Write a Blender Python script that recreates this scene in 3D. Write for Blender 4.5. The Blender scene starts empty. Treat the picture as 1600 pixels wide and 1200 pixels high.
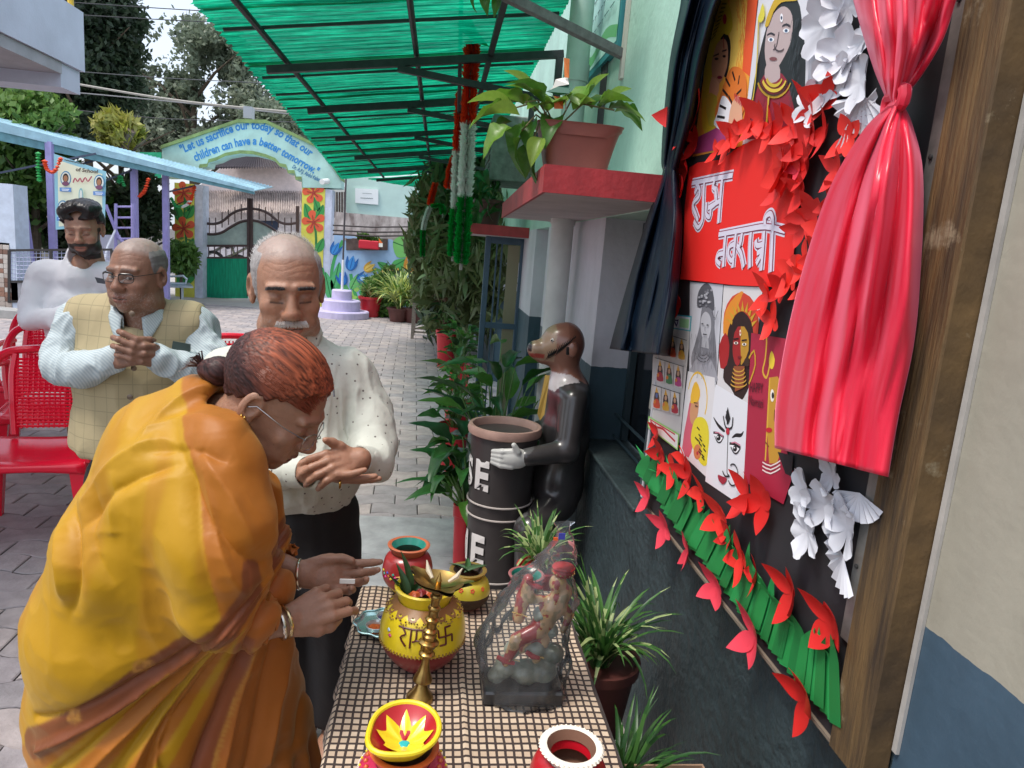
import bpy, math, random
import numpy as np
from mathutils import Vector, Matrix
random.seed(7); rng = np.random.default_rng(7)
S = bpy.context.scene
C = S.collection
R_ = math.radians
# ------------------------------------------------------------------ camera
FPX = 1110.0; CAMZ = 1.6
_d = np.array([316-800., 6515-600., FPX]); _d /= np.linalg.norm(_d)
_wy = 600-((688-800)*_d[0]+FPX*_d[2])/_d[1]
_f = np.array([688-800., _wy-600., FPX]); _f /= np.linalg.norm(_f)
CR = np.array([np.cross(_f, -_d), _f, -_d])          # rows: world axes in camera axes
cam = bpy.data.objects.new('camera', bpy.data.cameras.new('camera')); C.objects.link(cam)
cam.data.sensor_width = 36; cam.data.lens = FPX/1600*36; cam.data.clip_start = .05; cam.data.clip_end = 500
m = np.eye(4); m[:3, 0] = CR@[1, 0, 0]; m[:3, 1] = CR@[0, -1, 0]; m[:3, 2] = CR@[0, 0, -1]; m[2, 3] = CAMZ
cam.matrix_world = Matrix(m.tolist()); S.camera = cam
# ------------------------------------------------------------------ light
SUN_AZ, SUN_EL = 205., 33.      # azimuth the light comes from, clockwise from +Y
w = bpy.data.worlds.new('World'); S.world = w; w.use_nodes = True
nt = w.node_tree; sky = nt.nodes.new('ShaderNodeTexSky'); sky.sky_type = 'NISHITA'; sky.sun_disc = False
sky.sun_elevation = R_(64); sky.sun_rotation = R_(245); sky.air_density = 1.0; sky.dust_density = 4.0; sky.ozone_density = 1.0
bg = nt.nodes['Background']; bg.inputs[1].default_value = .15
mixw = nt.nodes.new('ShaderNodeMix'); mixw.data_type = 'RGBA'; mixw.inputs[0].default_value = .6
mixw.inputs[7].default_value = (3.8, 4.1, 4.6, 1)     # thin even cloud in front of the blue
nt.links.new(sky.outputs[0], mixw.inputs[6]); nt.links.new(mixw.outputs[2], bg.inputs[0])
sd = bpy.data.lights.new('sun', 'SUN'); sd.energy = 2.0; sd.angle = R_(6); sd.color = (1, .95, .88)
sun = bpy.data.objects.new('sun', sd); C.objects.link(sun)
sd.energy = 1.3; sd.angle = R_(14)
_az, _el = R_(245), R_(64)
_dir = Vector((math.sin(_az)*math.cos(_el), math.cos(_az)*math.cos(_el), math.sin(_el)))
sun.rotation_euler = _dir.to_track_quat('Z', 'Y').to_euler()
S.view_settings.view_transform = 'Standard'; S.view_settings.look = 'None'
S.view_settings.exposure = 1.0; S.view_settings.gamma = 1; S.view_settings.use_curve_mapping = False

# ------------------------------------------------------------------ helpers
def ray(px, py): return CR@np.array([px-800., py-600., FPX])
def P(px, py, X=None, Y=None, Z=None):
    r = ray(px, py)
    t = X/r[0] if X is not None else Y/r[1] if Y is not None else (Z-CAMZ)/r[2]
    return Vector((r*t+np.array([0, 0, CAMZ])).tolist())
_mats = {}
def mat(name, col=(.5, .5, .5), rough=.6, metal=0., var=.0, vscale=8., col2=None, bump=0., bscale=60., spec=.5, attr=False,
        trans=0., sheen=0., coat=0., stretch=None, alpha=1., emit=None, clear=0.):
    if name in _mats: return _mats[name]
    m = bpy.data.materials.new(name); m.use_nodes = True; _mats[name] = m
    n = m.node_tree.nodes; L = m.node_tree.links; b = n['Principled BSDF']
    b.inputs['Roughness'].default_value = rough; b.inputs['Metallic'].default_value = metal
    b.inputs['Specular IOR Level'].default_value = spec
    if sheen: b.inputs['Sheen Weight'].default_value = sheen
    if coat: b.inputs['Coat Weight'].default_value = coat; b.inputs['Coat Roughness'].default_value = .15
    if clear: b.inputs['Transmission Weight'].default_value = clear
    if alpha < 1: b.inputs['Alpha'].default_value = alpha
    b.inputs['Base Color'].default_value = (*col, 1)
    tc = n.new('ShaderNodeTexCoord'); src = tc.outputs['Object']
    if stretch:
        mp = n.new('ShaderNodeMapping'); mp.inputs['Scale'].default_value = stretch; L.new(src, mp.inputs[0]); src = mp.outputs[0]
    base = None
    if attr:
        a = n.new('ShaderNodeAttribute'); a.attribute_name = 'Col'; base = a.outputs['Color']
    if var or col2:
        no = n.new('ShaderNodeTexNoise'); no.inputs['Scale'].default_value = vscale; no.inputs['Detail'].default_value = 6; no.inputs['Roughness'].default_value = .6
        L.new(src, no.inputs[0])
        rp = n.new('ShaderNodeMapRange'); rp.inputs[1].default_value = .3; rp.inputs[2].default_value = .7
        L.new(no.outputs[0], rp.inputs[0])
        mx = n.new('ShaderNodeMix'); mx.data_type = 'RGBA'
        if col2 is not None:
            mx.inputs[6].default_value = (*col, 1); mx.inputs[7].default_value = (*col2, 1); L.new(rp.outputs[0], mx.inputs[0])
        else:
            mx.blend_type = 'MULTIPLY'; mx.inputs[0].default_value = 1
            if base is not None: L.new(base, mx.inputs[6])
            else: mx.inputs[6].default_value = (*col, 1)
            rp.inputs[3].default_value = 1-var; rp.inputs[4].default_value = 1+var*.5
            cc = n.new('ShaderNodeCombineColor'); [L.new(rp.outputs[0], cc.inputs[i]) for i in range(3)]; L.new(cc.outputs[0], mx.inputs[7])
        base = mx.outputs[2]
    if base is not None: L.new(base, b.inputs['Base Color'])
    if bump:
        nb = n.new('ShaderNodeTexNoise'); nb.inputs['Scale'].default_value = bscale; nb.inputs['Detail'].default_value = 4; L.new(src, nb.inputs[0])
        bp = n.new('ShaderNodeBump'); bp.inputs['Strength'].default_value = bump; bp.inputs['Distance'].default_value = .01
        L.new(nb.outputs[0], bp.inputs['Height']); L.new(bp.outputs[0], b.inputs['Normal'])
    if trans:
        o = n['Material Output']; t = n.new('ShaderNodeBsdfTranslucent'); ms = n.new('ShaderNodeMixShader'); ms.inputs[0].default_value = trans
        if base is not None: L.new(base, t.inputs[0])
        else: t.inputs[0].default_value = (*col, 1)
        L.new(b.outputs[0], ms.inputs[1]); L.new(t.outputs[0], ms.inputs[2]); L.new(ms.outputs[0], o.inputs[0])
    return m
def srgb(h):
    h = h.lstrip('#'); v = [int(h[i:i+2], 16)/255 for i in (0, 2, 4)]
    return tuple(x/12.92 if x < .04045 else ((x+.055)/1.055)**2.4 for x in v)
def paint(h, rough=.55, **k): return mat('paint_'+h+('_%d' % int(rough*100)), srgb(h), rough, **k)
def tag(o, label=None, cat=None, group=None, kind=None):
    if label: o['label'] = label
    if cat: o['category'] = cat
    if group: o['group'] = group
    if kind: o['kind'] = kind
    return o
def empty(name, loc, label, cat, group=None, rz=0):
    o = bpy.data.objects.new(name, None); C.objects.link(o); o.location = loc; o.rotation_euler.z = rz; o.empty_display_size = .1
    bpy.context.view_layer.update() if False else None
    return tag(o, label, cat, group)
def mesh(name, V, F, mt=None, parent=None, smooth=False, mi=None, col=None, world=True):
    me = bpy.data.meshes.new(name)
    V = np.asarray(V, dtype=np.float64).reshape(-1, 3)
    if parent is not None and world:                   # points given in world space
        M = Matrix.Identity(4); p = parent
        while p is not None:
            M = (Matrix.Translation(p.location) @ p.rotation_euler.to_matrix().to_4x4() @ Matrix.Diagonal((*p.scale, 1))) @ M; p = p.parent
        Mi = np.array(M.inverted()); V = V@Mi[:3, :3].T+Mi[:3, 3]
    if isinstance(F, np.ndarray):
        k = F.shape[1]; me.vertices.add(len(V)); me.vertices.foreach_set('co', V.ravel()); me.loops.add(F.size)
        me.loops.foreach_set('vertex_index', F.ravel().astype(np.int32)); me.polygons.add(len(F))
        me.polygons.foreach_set('loop_start', np.arange(0, F.size, k, dtype=np.int32)); me.polygons.foreach_set('loop_total', np.full(len(F), k, dtype=np.int32))
        me.update(calc_edges=True); me.validate()
    else:
        me.from_pydata(V.tolist(), [], F); me.update()
    for x in (mt if isinstance(mt, (list, tuple)) else [mt] if mt else []): me.materials.append(x)
    if mi is not None: me.polygons.foreach_set('material_index', np.asarray(mi, dtype=np.int32))
    if smooth: me.polygons.foreach_set('use_smooth', [True]*len(me.polygons))
    if col is not None:
        a = me.color_attributes.new('Col', 'FLOAT_COLOR', 'POINT')
        cc = np.ones((len(V), 4)); cc[:, :3] = col; a.data.foreach_set('color', cc.ravel())
    o = bpy.data.objects.new(name, me); C.objects.link(o)
    if parent is not None: o.parent = parent
    return o
class MB:
    def __init__(s): s.v = []; s.f = []; s.m = []; s.ms = []; s.cur = 0
    def use(s, mt):
        if mt not in s.ms: s.ms.append(mt)
        s.cur = s.ms.index(mt); return s
    def add(s, V, F):
        b = len(s.v); s.v += [tuple(map(float, v)) for v in V]; s.f += [[b+int(i) for i in f] for f in F]; s.m += [s.cur]*len(F); return s
    def box(s, a, b, bev=0.):
        x0, y0, z0 = [min(a[i], b[i]) for i in range(3)]; x1, y1, z1 = [max(a[i], b[i]) for i in range(3)]
        if bev <= 0:
            V = [(x0, y0, z0), (x1, y0, z0), (x1, y1, z0), (x0, y1, z0), (x0, y0, z1), (x1, y0, z1), (x1, y1, z1), (x0, y1, z1)]
            return s.add(V, [(0, 3, 2, 1), (4, 5, 6, 7), (0, 1, 5, 4), (1, 2, 6, 5), (2, 3, 7, 6), (3, 0, 4, 7)])
        e = min(bev, (x1-x0)/2.1, (y1-y0)/2.1, (z1-z0)/2.1)
        def ring(z, i): return [(x0+i, y0, z), (x1-i, y0, z), (x1, y0+i, z), (x1, y1-i, z), (x1-i, y1, z), (x0+i, y1, z), (x0, y1-i, z), (x0, y0+i, z)]
        def ringi(z): return [(x0+e, y0+e, z)]*1
        V = ring(z0+e, e)+ring(z1-e, e)
        T = [(x0+e, y0+e), (x1-e, y0+e), (x1-e, y1-e), (x0+e, y1-e)]
        V += [(x, y, z0) for x, y in T]+[(x, y, z1) for x, y in T]
        F = [(i, (i+1) % 8, 8+(i+1) % 8, 8+i) for i in range(8)]
        F += [(16, 19, 18, 17), (20, 21, 22, 23)]
        mp = [0, 1, 1, 2, 2, 3, 3, 0]
        for i in range(8):
            j = (i+1) % 8; a_, b_ = mp[i], mp[j]
            if a_ == b_: F += [(16+a_, j, i), (20+a_, 8+i, 8+j)]
            else: F += [(16+a_, 16+b_, j, i), (8+i, 8+j, 20+b_, 20+a_)]
        return s.add(V, F)
    def tube(s, pts, r, n=8, cap=True, closed=False):
        pts = [Vector(p) for p in pts]; N = len(pts); rr = r if isinstance(r, (list, tuple)) else [r]*N
        V = []; up = None
        for i, p in enumerate(pts):
            t = (pts[(i+1) % N]-pts[i-1]) if closed else (pts[min(i+1, N-1)]-pts[max(i-1, 0)])
            if t.length < 1e-9: t = Vector((0, 0, 1))
            t.normalize()
            if up is None: up = Vector((0, 0, 1)) if abs(t.z) < .9 else Vector((1, 0, 0))
            a = up-t*up.dot(t)
            if a.length < 1e-5: a = t.orthogonal()
            a.normalize(); up = a; b = t.cross(a)
            for k in range(n):
                th = 2*math.pi*k/n; V.append(p+(a*math.cos(th)+b*math.sin(th))*rr[i])
        F = []
        for i in range(N if closed else N-1):
            j = (i+1) % N
            for k in range(n): F.append((i*n+k, i*n+(k+1) % n, j*n+(k+1) % n, j*n+k))
        if cap and not closed: F += [tuple(range(n-1, -1, -1)), tuple(range((N-1)*n, N*n))]
        return s.add(V, F)
    def bar(s, a, b, w, h=None):     # square bar
        h = h or w; a = Vector(a); b = Vector(b); t = (b-a).normalized(); up = Vector((0, 0, 1)) if abs(t.z) < .95 else Vector((0, 1, 0))
        u = t.cross(up).normalized(); v = u.cross(t)
        V = [p+u*x*w/2+v*y*h/2 for p in (a, b) for x, y in ((-1, -1), (1, -1), (1, 1), (-1, 1))]
        return s.add(V, [(0, 1, 2, 3)[::-1], (4, 5, 6, 7), (0, 1, 5, 4), (1, 2, 6, 5), (2, 3, 7, 6), (3, 0, 4, 7)])
    def lathe(s, prof, c=(0, 0, 0), n=32, sx=1, sy=1, wob=0, M=None, cap=True):
        V = []
        for i, (r, z) in enumerate(prof):
            for k in range(n):
                th = 2*math.pi*k/n; q = r*(1+wob*math.sin(3*th+i*.4))
                v = Vector((q*math.cos(th)*sx, q*math.sin(th)*sy, z))
                v = (M@v) if M is not None else v+Vector(c); V.append(v)
        F = []
        for i in range(len(prof)-1):
            for k in range(n): F.append((i*n+k, i*n+(k+1) % n, (i+1)*n+(k+1) % n, (i+1)*n+k))
        if cap and prof[0][0] > 1e-4: F.append(tuple(range(n-1, -1, -1)))
        if cap and prof[-1][0] > 1e-4: F.append(tuple(range((len(prof)-1)*n, len(prof)*n)))
        return s.add(V, F)
    def grid(s, fn, nu, nv):
        V = [fn(i/nu, j/nv) for i in range(nu+1) for j in range(nv+1)]
        return s.add(V, [(i*(nv+1)+j, (i+1)*(nv+1)+j, (i+1)*(nv+1)+j+1, i*(nv+1)+j+1) for i in range(nu) for j in range(nv)])
    def prism(s, pts, off):          # planar polygon extruded by vector
        off = Vector(off); n = len(pts); pts = [Vector(p) for p in pts]
        return s.add(pts+[p+off for p in pts], [tuple(range(n)), tuple(range(2*n-1, n-1, -1))]+[(i, i+n, (i+1) % n+n, (i+1) % n) for i in range(n)])
    def build(s, name, mt=None, parent=None, smooth=False, fix=True, **k):
        o = mesh(name, s.v, s.f, (mt if mt is not None else s.ms), parent, smooth, None if mt is not None else s.m, **k)
        if fix:
            import bmesh
            bm = bmesh.new(); bm.from_mesh(o.data); bmesh.ops.recalc_face_normals(bm, faces=bm.faces); bm.to_mesh(o.data); bm.free()
        if smooth:
            try: o.data.set_sharp_from_angle(angle=R_(42))
            except Exception: pass
        return o
def dup(o, loc=None, rz=None, parent=None):
    c = o.copy(); C.objects.link(c)
    if parent is not None: c.parent = parent
    if loc is not None: c.location = loc
    if rz is not None: c.rotation_euler.z = rz
    return c
def dup_tree(o, loc=None, rz=None, parent=None):
    c = dup(o, loc, rz, parent)
    for ch in list(o.children): dup_tree(ch, parent=c)
    return c
def smooth_poly(pts, k=4, closed=True):
    n = len(pts); out = []
    rngi = range(n) if closed else range(n-1)
    for i in rngi:
        p = [pts[(i+j-1) % n] if closed else pts[min(max(i+j-1, 0), n-1)] for j in range(4)]
        for q in range(k):
            t = q/k
            out.append(tuple(.5*((2*p[1][c])+(-p[0][c]+p[2][c])*t+(2*p[0][c]-5*p[1][c]+4*p[2][c]-p[3][c])*t*t+(-p[0][c]+3*p[1][c]-3*p[2][c]+p[3][c])*t**3) for c in range(len(pts[0]))))
    if not closed: out.append(tuple(pts[-1]))
    return out
class Art:
    """flat artwork on a plane; fn(px,py)->point on the plane, nrm = outward normal"""
    def __init__(s, fn, nrm, step=.0006, base=0): s.fn = fn; s.n = Vector(nrm); s.st = step; s.mb = MB(); s.l = base
    def poly(s, col, pts, smooth=0, layer=None, rough=.6):
        if layer is None: s.l += 1
        L = s.l if layer is None else layer
        if smooth: pts = smooth_poly(pts, smooth)
        v = [Vector(s.fn(*p))+s.n*s.st*L for p in pts]
        s.mb.use(paint(col, rough)).add(v, [tuple(range(len(v)))]); return s
    def ell(s, col, cx, cy, rx, ry, a=0, n=14, **k):
        ca, sa = math.cos(R_(a)), math.sin(R_(a))
        return s.poly(col, [(cx+rx*math.cos(t)*ca-ry*math.sin(t)*sa, cy+rx*math.cos(t)*sa+ry*math.sin(t)*ca) for t in [2*math.pi*i/n for i in range(n)]], **k)
    def line(s, col, pts, w, smooth=0, layer=None, closed=False, taper=False):
        if layer is None: s.l += 1
        L = s.l if layer is None else layer
        if smooth: pts = smooth_poly(pts, smooth, closed)
        if closed: pts = list(pts)+[pts[0]]
        q = [Vector(s.fn(*p))+s.n*s.st*L for p in pts]; V = []
        for i, p in enumerate(q):
            t = q[min(i+1, len(q)-1)]-q[max(i-1, 0)]
            if t.length < 1e-9: t = Vector((0, 0, 1))
            u = t.cross(s.n).normalized()*w/2
            if taper: u *= .25+.75*math.sin(math.pi*min(1, max(0, i/(len(q)-1))))
            V += [p-u, p+u]
        s.mb.use(paint(col)).add(V, [(2*i, 2*i+2, 2*i+3, 2*i+1) for i in range(len(q)-1)])
        return s
    def build(s, name, parent=None):
        return s.mb.build(name, None, parent, fix=False)
_font = {}
def text_polys(txt, size=1., bold=0., shear=0.):
    """returns verts (n,2) and faces of a flat text, origin bottom left"""
    cu = bpy.data.curves.new('t', 'FONT'); cu.body = txt; cu.size = size; cu.offset = bold; cu.shear = shear; cu.resolution_u = 3
    o = bpy.data.objects.new('t', cu); C.objects.link(o); bpy.context.view_layer.update()
    me = bpy.data.meshes.new_from_object(o.evaluated_get(bpy.context.evaluated_depsgraph_get()))
    V = [(v.co.x, v.co.y) for v in me.vertices]; F = [tuple(p.vertices) for p in me.polygons]
    bpy.data.objects.remove(o); bpy.data.curves.remove(cu); bpy.data.meshes.remove(me)
    return V, F

# ------------------------------------------------------------------ noise + implicit surfaces
def _hash(ix, iy, iz, seed):
    h = (ix*374761393+iy*668265263+iz*2147483647+seed*1274126177) & 0xffffffff
    h = ((h ^ (h >> 13))*1274126177) & 0xffffffff
    return ((h ^ (h >> 16)) & 0xffff)/65535.
def vnoise(p, seed=0):
    p = np.asarray(p, dtype=np.float64); i = np.floor(p).astype(np.int64); f = p-i; f = f*f*(3-2*f); r = 0
    for dx in (0, 1):
        for dy in (0, 1):
            for dz in (0, 1):
                wt = (f[..., 0] if dx else 1-f[..., 0])*(f[..., 1] if dy else 1-f[..., 1])*(f[..., 2] if dz else 1-f[..., 2])
                r = r+wt*_hash(i[..., 0]+dx, i[..., 1]+dy, i[..., 2]+dz, seed)
    return r*2-1
def fbm(p, seed=0, o=3):
    r = 0; a = 1; p = np.asarray(p)
    for k in range(o): r = r+a*vnoise(p*2**k, seed+k); a *= .5
    return r
class SDF:
    def __init__(s, lo, hi, h):
        s.lo = np.array(lo, float); s.h = h; s.n = np.ceil((np.array(hi)-s.lo)/h).astype(int)+1
        s.F = np.full(s.n, 9., dtype=np.float32); s.ax = [s.lo[i]+h*np.arange(s.n[i]) for i in range(3)]
    def _sl(s, lo, hi):
        a = np.clip(np.floor((lo-s.lo)/s.h).astype(int), 0, s.n); b = np.clip(np.ceil((hi-s.lo)/s.h).astype(int)+1, 0, s.n)
        sl = tuple(slice(a[i], b[i]) for i in range(3))
        g = [s.ax[i][sl[i]].astype(np.float32) for i in range(3)]
        return sl, g[0][:, None, None], g[1][None, :, None], g[2][None, None, :]
    def _apply(s, sl, d, k, op):
        A = s.F[sl]
        if A.size == 0: return
        if op == 'u':
            if k > 0: h = np.maximum(k-np.abs(A-d), 0)/k; s.F[sl] = np.minimum(A, d)-h*h*k*.25
            else: s.F[sl] = np.minimum(A, d)
        else:
            d = -d
            if k > 0: h = np.maximum(k-np.abs(A-d), 0)/k; s.F[sl] = np.maximum(A, d)+h*h*k*.25
            else: s.F[sl] = np.maximum(A, d)
    def cap(s, a, b, ra, rb=None, k=.01, op='u', flat=None):
        rb = ra if rb is None else rb; a = np.array(a, float); b = np.array(b, float); R = max(ra, rb)+k*1.5+.004+2*s.h
        sl, x, y, z = s._sl(np.minimum(a, b)-R, np.maximum(a, b)+R)
        ba = b-a; L = float(ba@ba)+1e-12
        px, py, pz = x-a[0], y-a[1], z-a[2]
        t = np.clip((px*ba[0]+py*ba[1]+pz*ba[2])/L, 0, 1)
        d = np.sqrt((px-t*ba[0])**2+(py-t*ba[1])**2+(pz-t*ba[2])**2)-(ra+(rb-ra)*t)
        s._apply(sl, d.astype(np.float32), k, op); return s
    def chain(s, pts, rs, k=.01):
        for i in range(len(pts)-1): s.cap(pts[i], pts[i+1], rs[i], rs[i+1], k)
        return s
    def ell(s, c, r, k=.01, op='u', rot=None):
        c = np.array(c, float); r = np.array(r, float); R = (r if rot is None else np.full(3, r.max()))+k*1.5+.004+2*s.h
        sl, x, y, z = s._sl(c-R, c+R); x, y, z = x-c[0], y-c[1], z-c[2]
        if rot is not None:
            M = np.array(rot)  # rows = local axes
            x, y, z = M[0, 0]*x+M[0, 1]*y+M[0, 2]*z, M[1, 0]*x+M[1, 1]*y+M[1, 2]*z, M[2, 0]*x+M[2, 1]*y+M[2, 2]*z
        k0 = np.sqrt((x/r[0])**2+(y/r[1])**2+(z/r[2])**2); k1 = np.sqrt((x/r[0]**2)**2+(y/r[1]**2)**2+(z/r[2]**2)**2)
        d = k0*(k0-1)/np.maximum(k1, 1e-6); s._apply(sl, d.astype(np.float32), k, op); return s
    def cut(s, p, n, k=0.):          # keep the side against n
        n = np.array(n, float); n /= np.linalg.norm(n); x, y, z = s.ax
        d = ((x-p[0])*n[0])[:, None, None]+((y-p[1])*n[1])[None, :, None]+((z-p[2])*n[2])[None, None, :]
        s.F = np.maximum(s.F, d.astype(np.float32)) if k == 0 else s.F
        if k > 0:
            h = np.maximum(k-np.abs(s.F-d), 0)/k; s.F = (np.maximum(s.F, d)+h*h*k*.25).astype(np.float32)
        return s
    def nets(s):
        F = s.F; F[0], F[-1], F[:, 0], F[:, -1], F[:, :, 0], F[:, :, -1] = [np.maximum(q, 1e-3) for q in (F[0], F[-1], F[:, 0], F[:, -1], F[:, :, 0], F[:, :, -1])]
        ins = F < 0; n = np.array(F.shape)-1
        cnt = np.zeros(n, np.int8)
        for dx in (0, 1):
            for dy in (0, 1):
                for dz in (0, 1): cnt += ins[dx:dx+n[0], dy:dy+n[1], dz:dz+n[2]]
        ci = np.argwhere((cnt > 0) & (cnt < 8)); idx = np.full(n, -1, np.int64); idx[tuple(ci.T)] = np.arange(len(ci))
        acc = np.zeros((len(ci), 3)); num = np.zeros(len(ci))
        for ax in range(3):
            o1, o2 = [q for q in range(3) if q != ax]
            for a in (0, 1):
                for b in (0, 1):
                    off = np.zeros(3, int); off[o1] = a; off[o2] = b; off2 = off.copy(); off2[ax] = 1
                    f0 = F[tuple((ci+off).T)]; f1 = F[tuple((ci+off2).T)]; mk = (f0 < 0) != (f1 < 0)
                    t = np.where(mk, f0/np.where(mk, f0-f1, 1), 0); p = np.repeat(off[None].astype(float), len(ci), 0); p[:, ax] = t
                    acc += p*mk[:, None]; num += mk
        V = s.lo+(ci+acc/num[:, None])*s.h; Q = []
        for ax in range(3):
            o1, o2 = [q for q in range(3) if q != ax]
            sa = [slice(None)]*3; sb = [slice(None)]*3; sa[ax] = slice(0, -1); sb[ax] = slice(1, None)
            A, B = ins[tuple(sa)], ins[tuple(sb)]; e = np.argwhere(A != B)
            e = e[(e[:, o1] > 0) & (e[:, o2] > 0) & (e[:, o1] < n[o1]) & (e[:, o2] < n[o2])]
            fl = A[tuple(e.T)]
            q = []
            for a, b in ((0, 0), (1, 0), (1, 1), (0, 1)):
                c = e.copy(); c[:, o1] -= a; c[:, o2] -= b; q.append(idx[tuple(c.T)])
            q = np.stack(q, 1)
            if ax == 1: fl = ~fl
            q[fl] = q[fl][:, ::-1]; Q.append(q)
        Q = np.concatenate(Q)[:, ::-1]
        return V, Q
def vnormals(V, Q):
    a = V[Q[:, 2]]-V[Q[:, 0]]; b = V[Q[:, 3]]-V[Q[:, 1]]; n = np.cross(a, b); N = np.zeros_like(V)
    for i in range(4): np.add.at(N, Q[:, i], n)
    return N/np.maximum(np.linalg.norm(N, axis=1, keepdims=True), 1e-12)
def relax(V, Q, it=1):
    for _ in range(it):
        A = np.zeros_like(V); c = np.zeros(len(V))
        for i in range(4):
            for j in (1, 3): np.add.at(A, Q[:, i], V[Q[:, (i+j) % 4]]); np.add.at(c, Q[:, i], 1)
        V = V*.5+.5*A/np.maximum(c, 1)[:, None]
    return V
def subdiv(V, Q):
    E = np.sort(np.concatenate([Q[:, [i, (i+1) % 4]] for i in range(4)]), 1); u, inv = np.unique(E, axis=0, return_inverse=True); inv = inv.reshape(4, -1); n = len(V)
    W = np.concatenate([V, V[u].mean(1), V[Q].mean(1)]); c = n+len(u)+np.arange(len(Q)); e = [n+inv[i] for i in range(4)]
    return W, np.concatenate([np.stack([Q[:, i], e[i], c, e[i-1]], 1) for i in range(4)])
def join_vq(parts):
    V = []; Q = []; K = []; b = 0
    for v, q, c in parts: V.append(v); Q.append(q+b); K.append(c); b += len(v)
    return np.concatenate(V), np.concatenate(Q), np.concatenate(K)
def sstep(a, b, x): t = np.clip((x-a)/(b-a), 0, 1); return t*t*(3-2*t)
# ================================================================== SETTING
def structure(o, label=None): o['kind'] = 'structure'; return o
WX = .735                                   # face of the near wall
# ---- paving: waved interlocking blocks
pm = [mat('paver_%d' % i, c, .82, var=.28, vscale=9, bump=.35, bscale=70) for i, c in enumerate([(.36, .32, .315), (.31, .285, .29), (.42, .365, .35), (.345, .31, .315)])]
joint = mat('paving_joint', (.11, .10, .095), .95, var=.4, vscale=20, bump=.5, bscale=40)
gb = MB(); gb.add([(-120, -40, -.012), (120, -40, -.012), (120, 200, -.012), (-120, 200, -.012)], [(0, 1, 2, 3)])
ground = structure(gb.build('ground', joint))
def wave(x, k): return .021*math.sin(2*math.pi*(x/.28)+k)
PW, PH = .28, .165
def paver_mesh(W, par):
    top = []; bot = []; N = 10; g = .0028
    for i in range(N+1):
        x = -W/2+g+(W-2*g)*i/N
        bot.append((x, -PH/2+wave(x+par*.14, 0)+g)); top.append((x, PH/2+wave(x+par*.14, 0)-g))
    ol = bot+top[::-1]; n = len(ol)
    V = [(x, y, -.03) for x, y in ol]+[(x, y, -.004) for x, y in ol]+[(x*.965, y-(y)*.05, 0) for x, y in ol]
    F = [(i, (i+1) % n, n+(i+1) % n, n+i) for i in range(n)]+[(n+i, n+(i+1) % n, 2*n+(i+1) % n, 2*n+i) for i in range(n)]
    top_i = [2*n+i for i in range(n)]
    for i in range(N): F.append((top_i[i], top_i[i+1], top_i[n-2-i], top_i[n-1-i]))
    return V, F
pv, pf = paver_mesh(PW, 0); pv2, pf2 = paver_mesh(PW, 1)
protos = []
for k in range(8):
    me = bpy.data.meshes.new('paver'); me.from_pydata(pv if k < 4 else pv2, [], pf); me.update(); me.materials.append(pm[k % 4]); protos.append(me)
slots = []
ANG = .035
for r in range(-2, 100):
    for c in range(-50, 8):
        x = (c+.5*(r % 2))*PW; y = .7+r*PH; X = x*math.cos(ANG)-(y-3)*math.sin(ANG); Y = y*math.cos(ANG)+x*math.sin(ANG)
        if X > WX+.12 or Y > 15.4 or Y < .4: continue
        if -.48 < X < .40 and 3.12 < Y < 3.88: continue           # concrete slab with lifting hooks
        slots.append((X, Y, r % 2))
def shown(X, Y):
    v = CR.T@np.array([X, Y, -CAMZ]); 
    if v[2] < .2: return 0
    u, t = v[0]/v[2]*FPX+800, v[1]/v[2]*FPX+600
    if not (-20 < u < 1000 and 300 < t < 1220): return 0
    if 470 < u and t > 905: return 0
    if t > 800 and 60 < u < 430: return 0
    return 1e3/v[2]**2
sc = sorted(range(len(slots)), key=lambda i: -shown(*slots[i][:2]))
near = set(sc[:300]); rest = MB()
for i, (X, Y, par) in enumerate(slots):
    dz = (random.random()-.5)*.003; rz = ANG+(random.random()-.5)*.012
    if i in near:
        o = bpy.data.objects.new('paver', protos[random.randrange(4)+4*par]); C.objects.link(o); o.parent = ground; o.location = (X, Y, dz)
        o.rotation_euler = ((random.random()-.5)*.008, (random.random()-.5)*.008, rz)
    else:
        if X < -13: continue
        c_, s_ = math.cos(rz), math.sin(rz); rest.use(pm[random.randrange(4)])
        n = 22; rest.add([(X+x*c_-y*s_, Y+x*s_+y*c_, z+dz) for x, y, z in (pv2 if par else pv)[n:]], [tuple(q-n for q in f) for f in pf if min(f) >= n])
o = rest.build('paving_blocks', None, ground, fix=False); o['kind'] = 'stuff'
sb = MB(); sb.box((-.62, 2.99, -.03), (.54, 3.49, .006), .004); sb.box((-.62, 3.495, -.03), (.54, 4.02, .005), .004)
slab = structure(sb.build('drain_cover_slab', mat('old_concrete', (.36, .37, .38), .85, var=.3, vscale=6, bump=.4, bscale=30)))
hk = MB()
for x, y in ((-.38, 3.35), (-.12, 3.36), (-.12, 3.27)):
    hk.tube([(x, y-.025, .003), (x, y-.025, .02), (x, y+.025, .02), (x, y+.025, .003)], .004, 6)
structure(hk.build('slab_hook', mat('rusty_iron', (.05, .04, .035), .8), slab))
# far road behind the gate and pale yard concrete
yd = MB(); yd.box((-14, 15.4, -.05), (8, 40, .0)); structure(yd.build('yard_concrete', mat('yard', (.42, .40, .38), .9, var=.2, vscale=2)))
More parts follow.
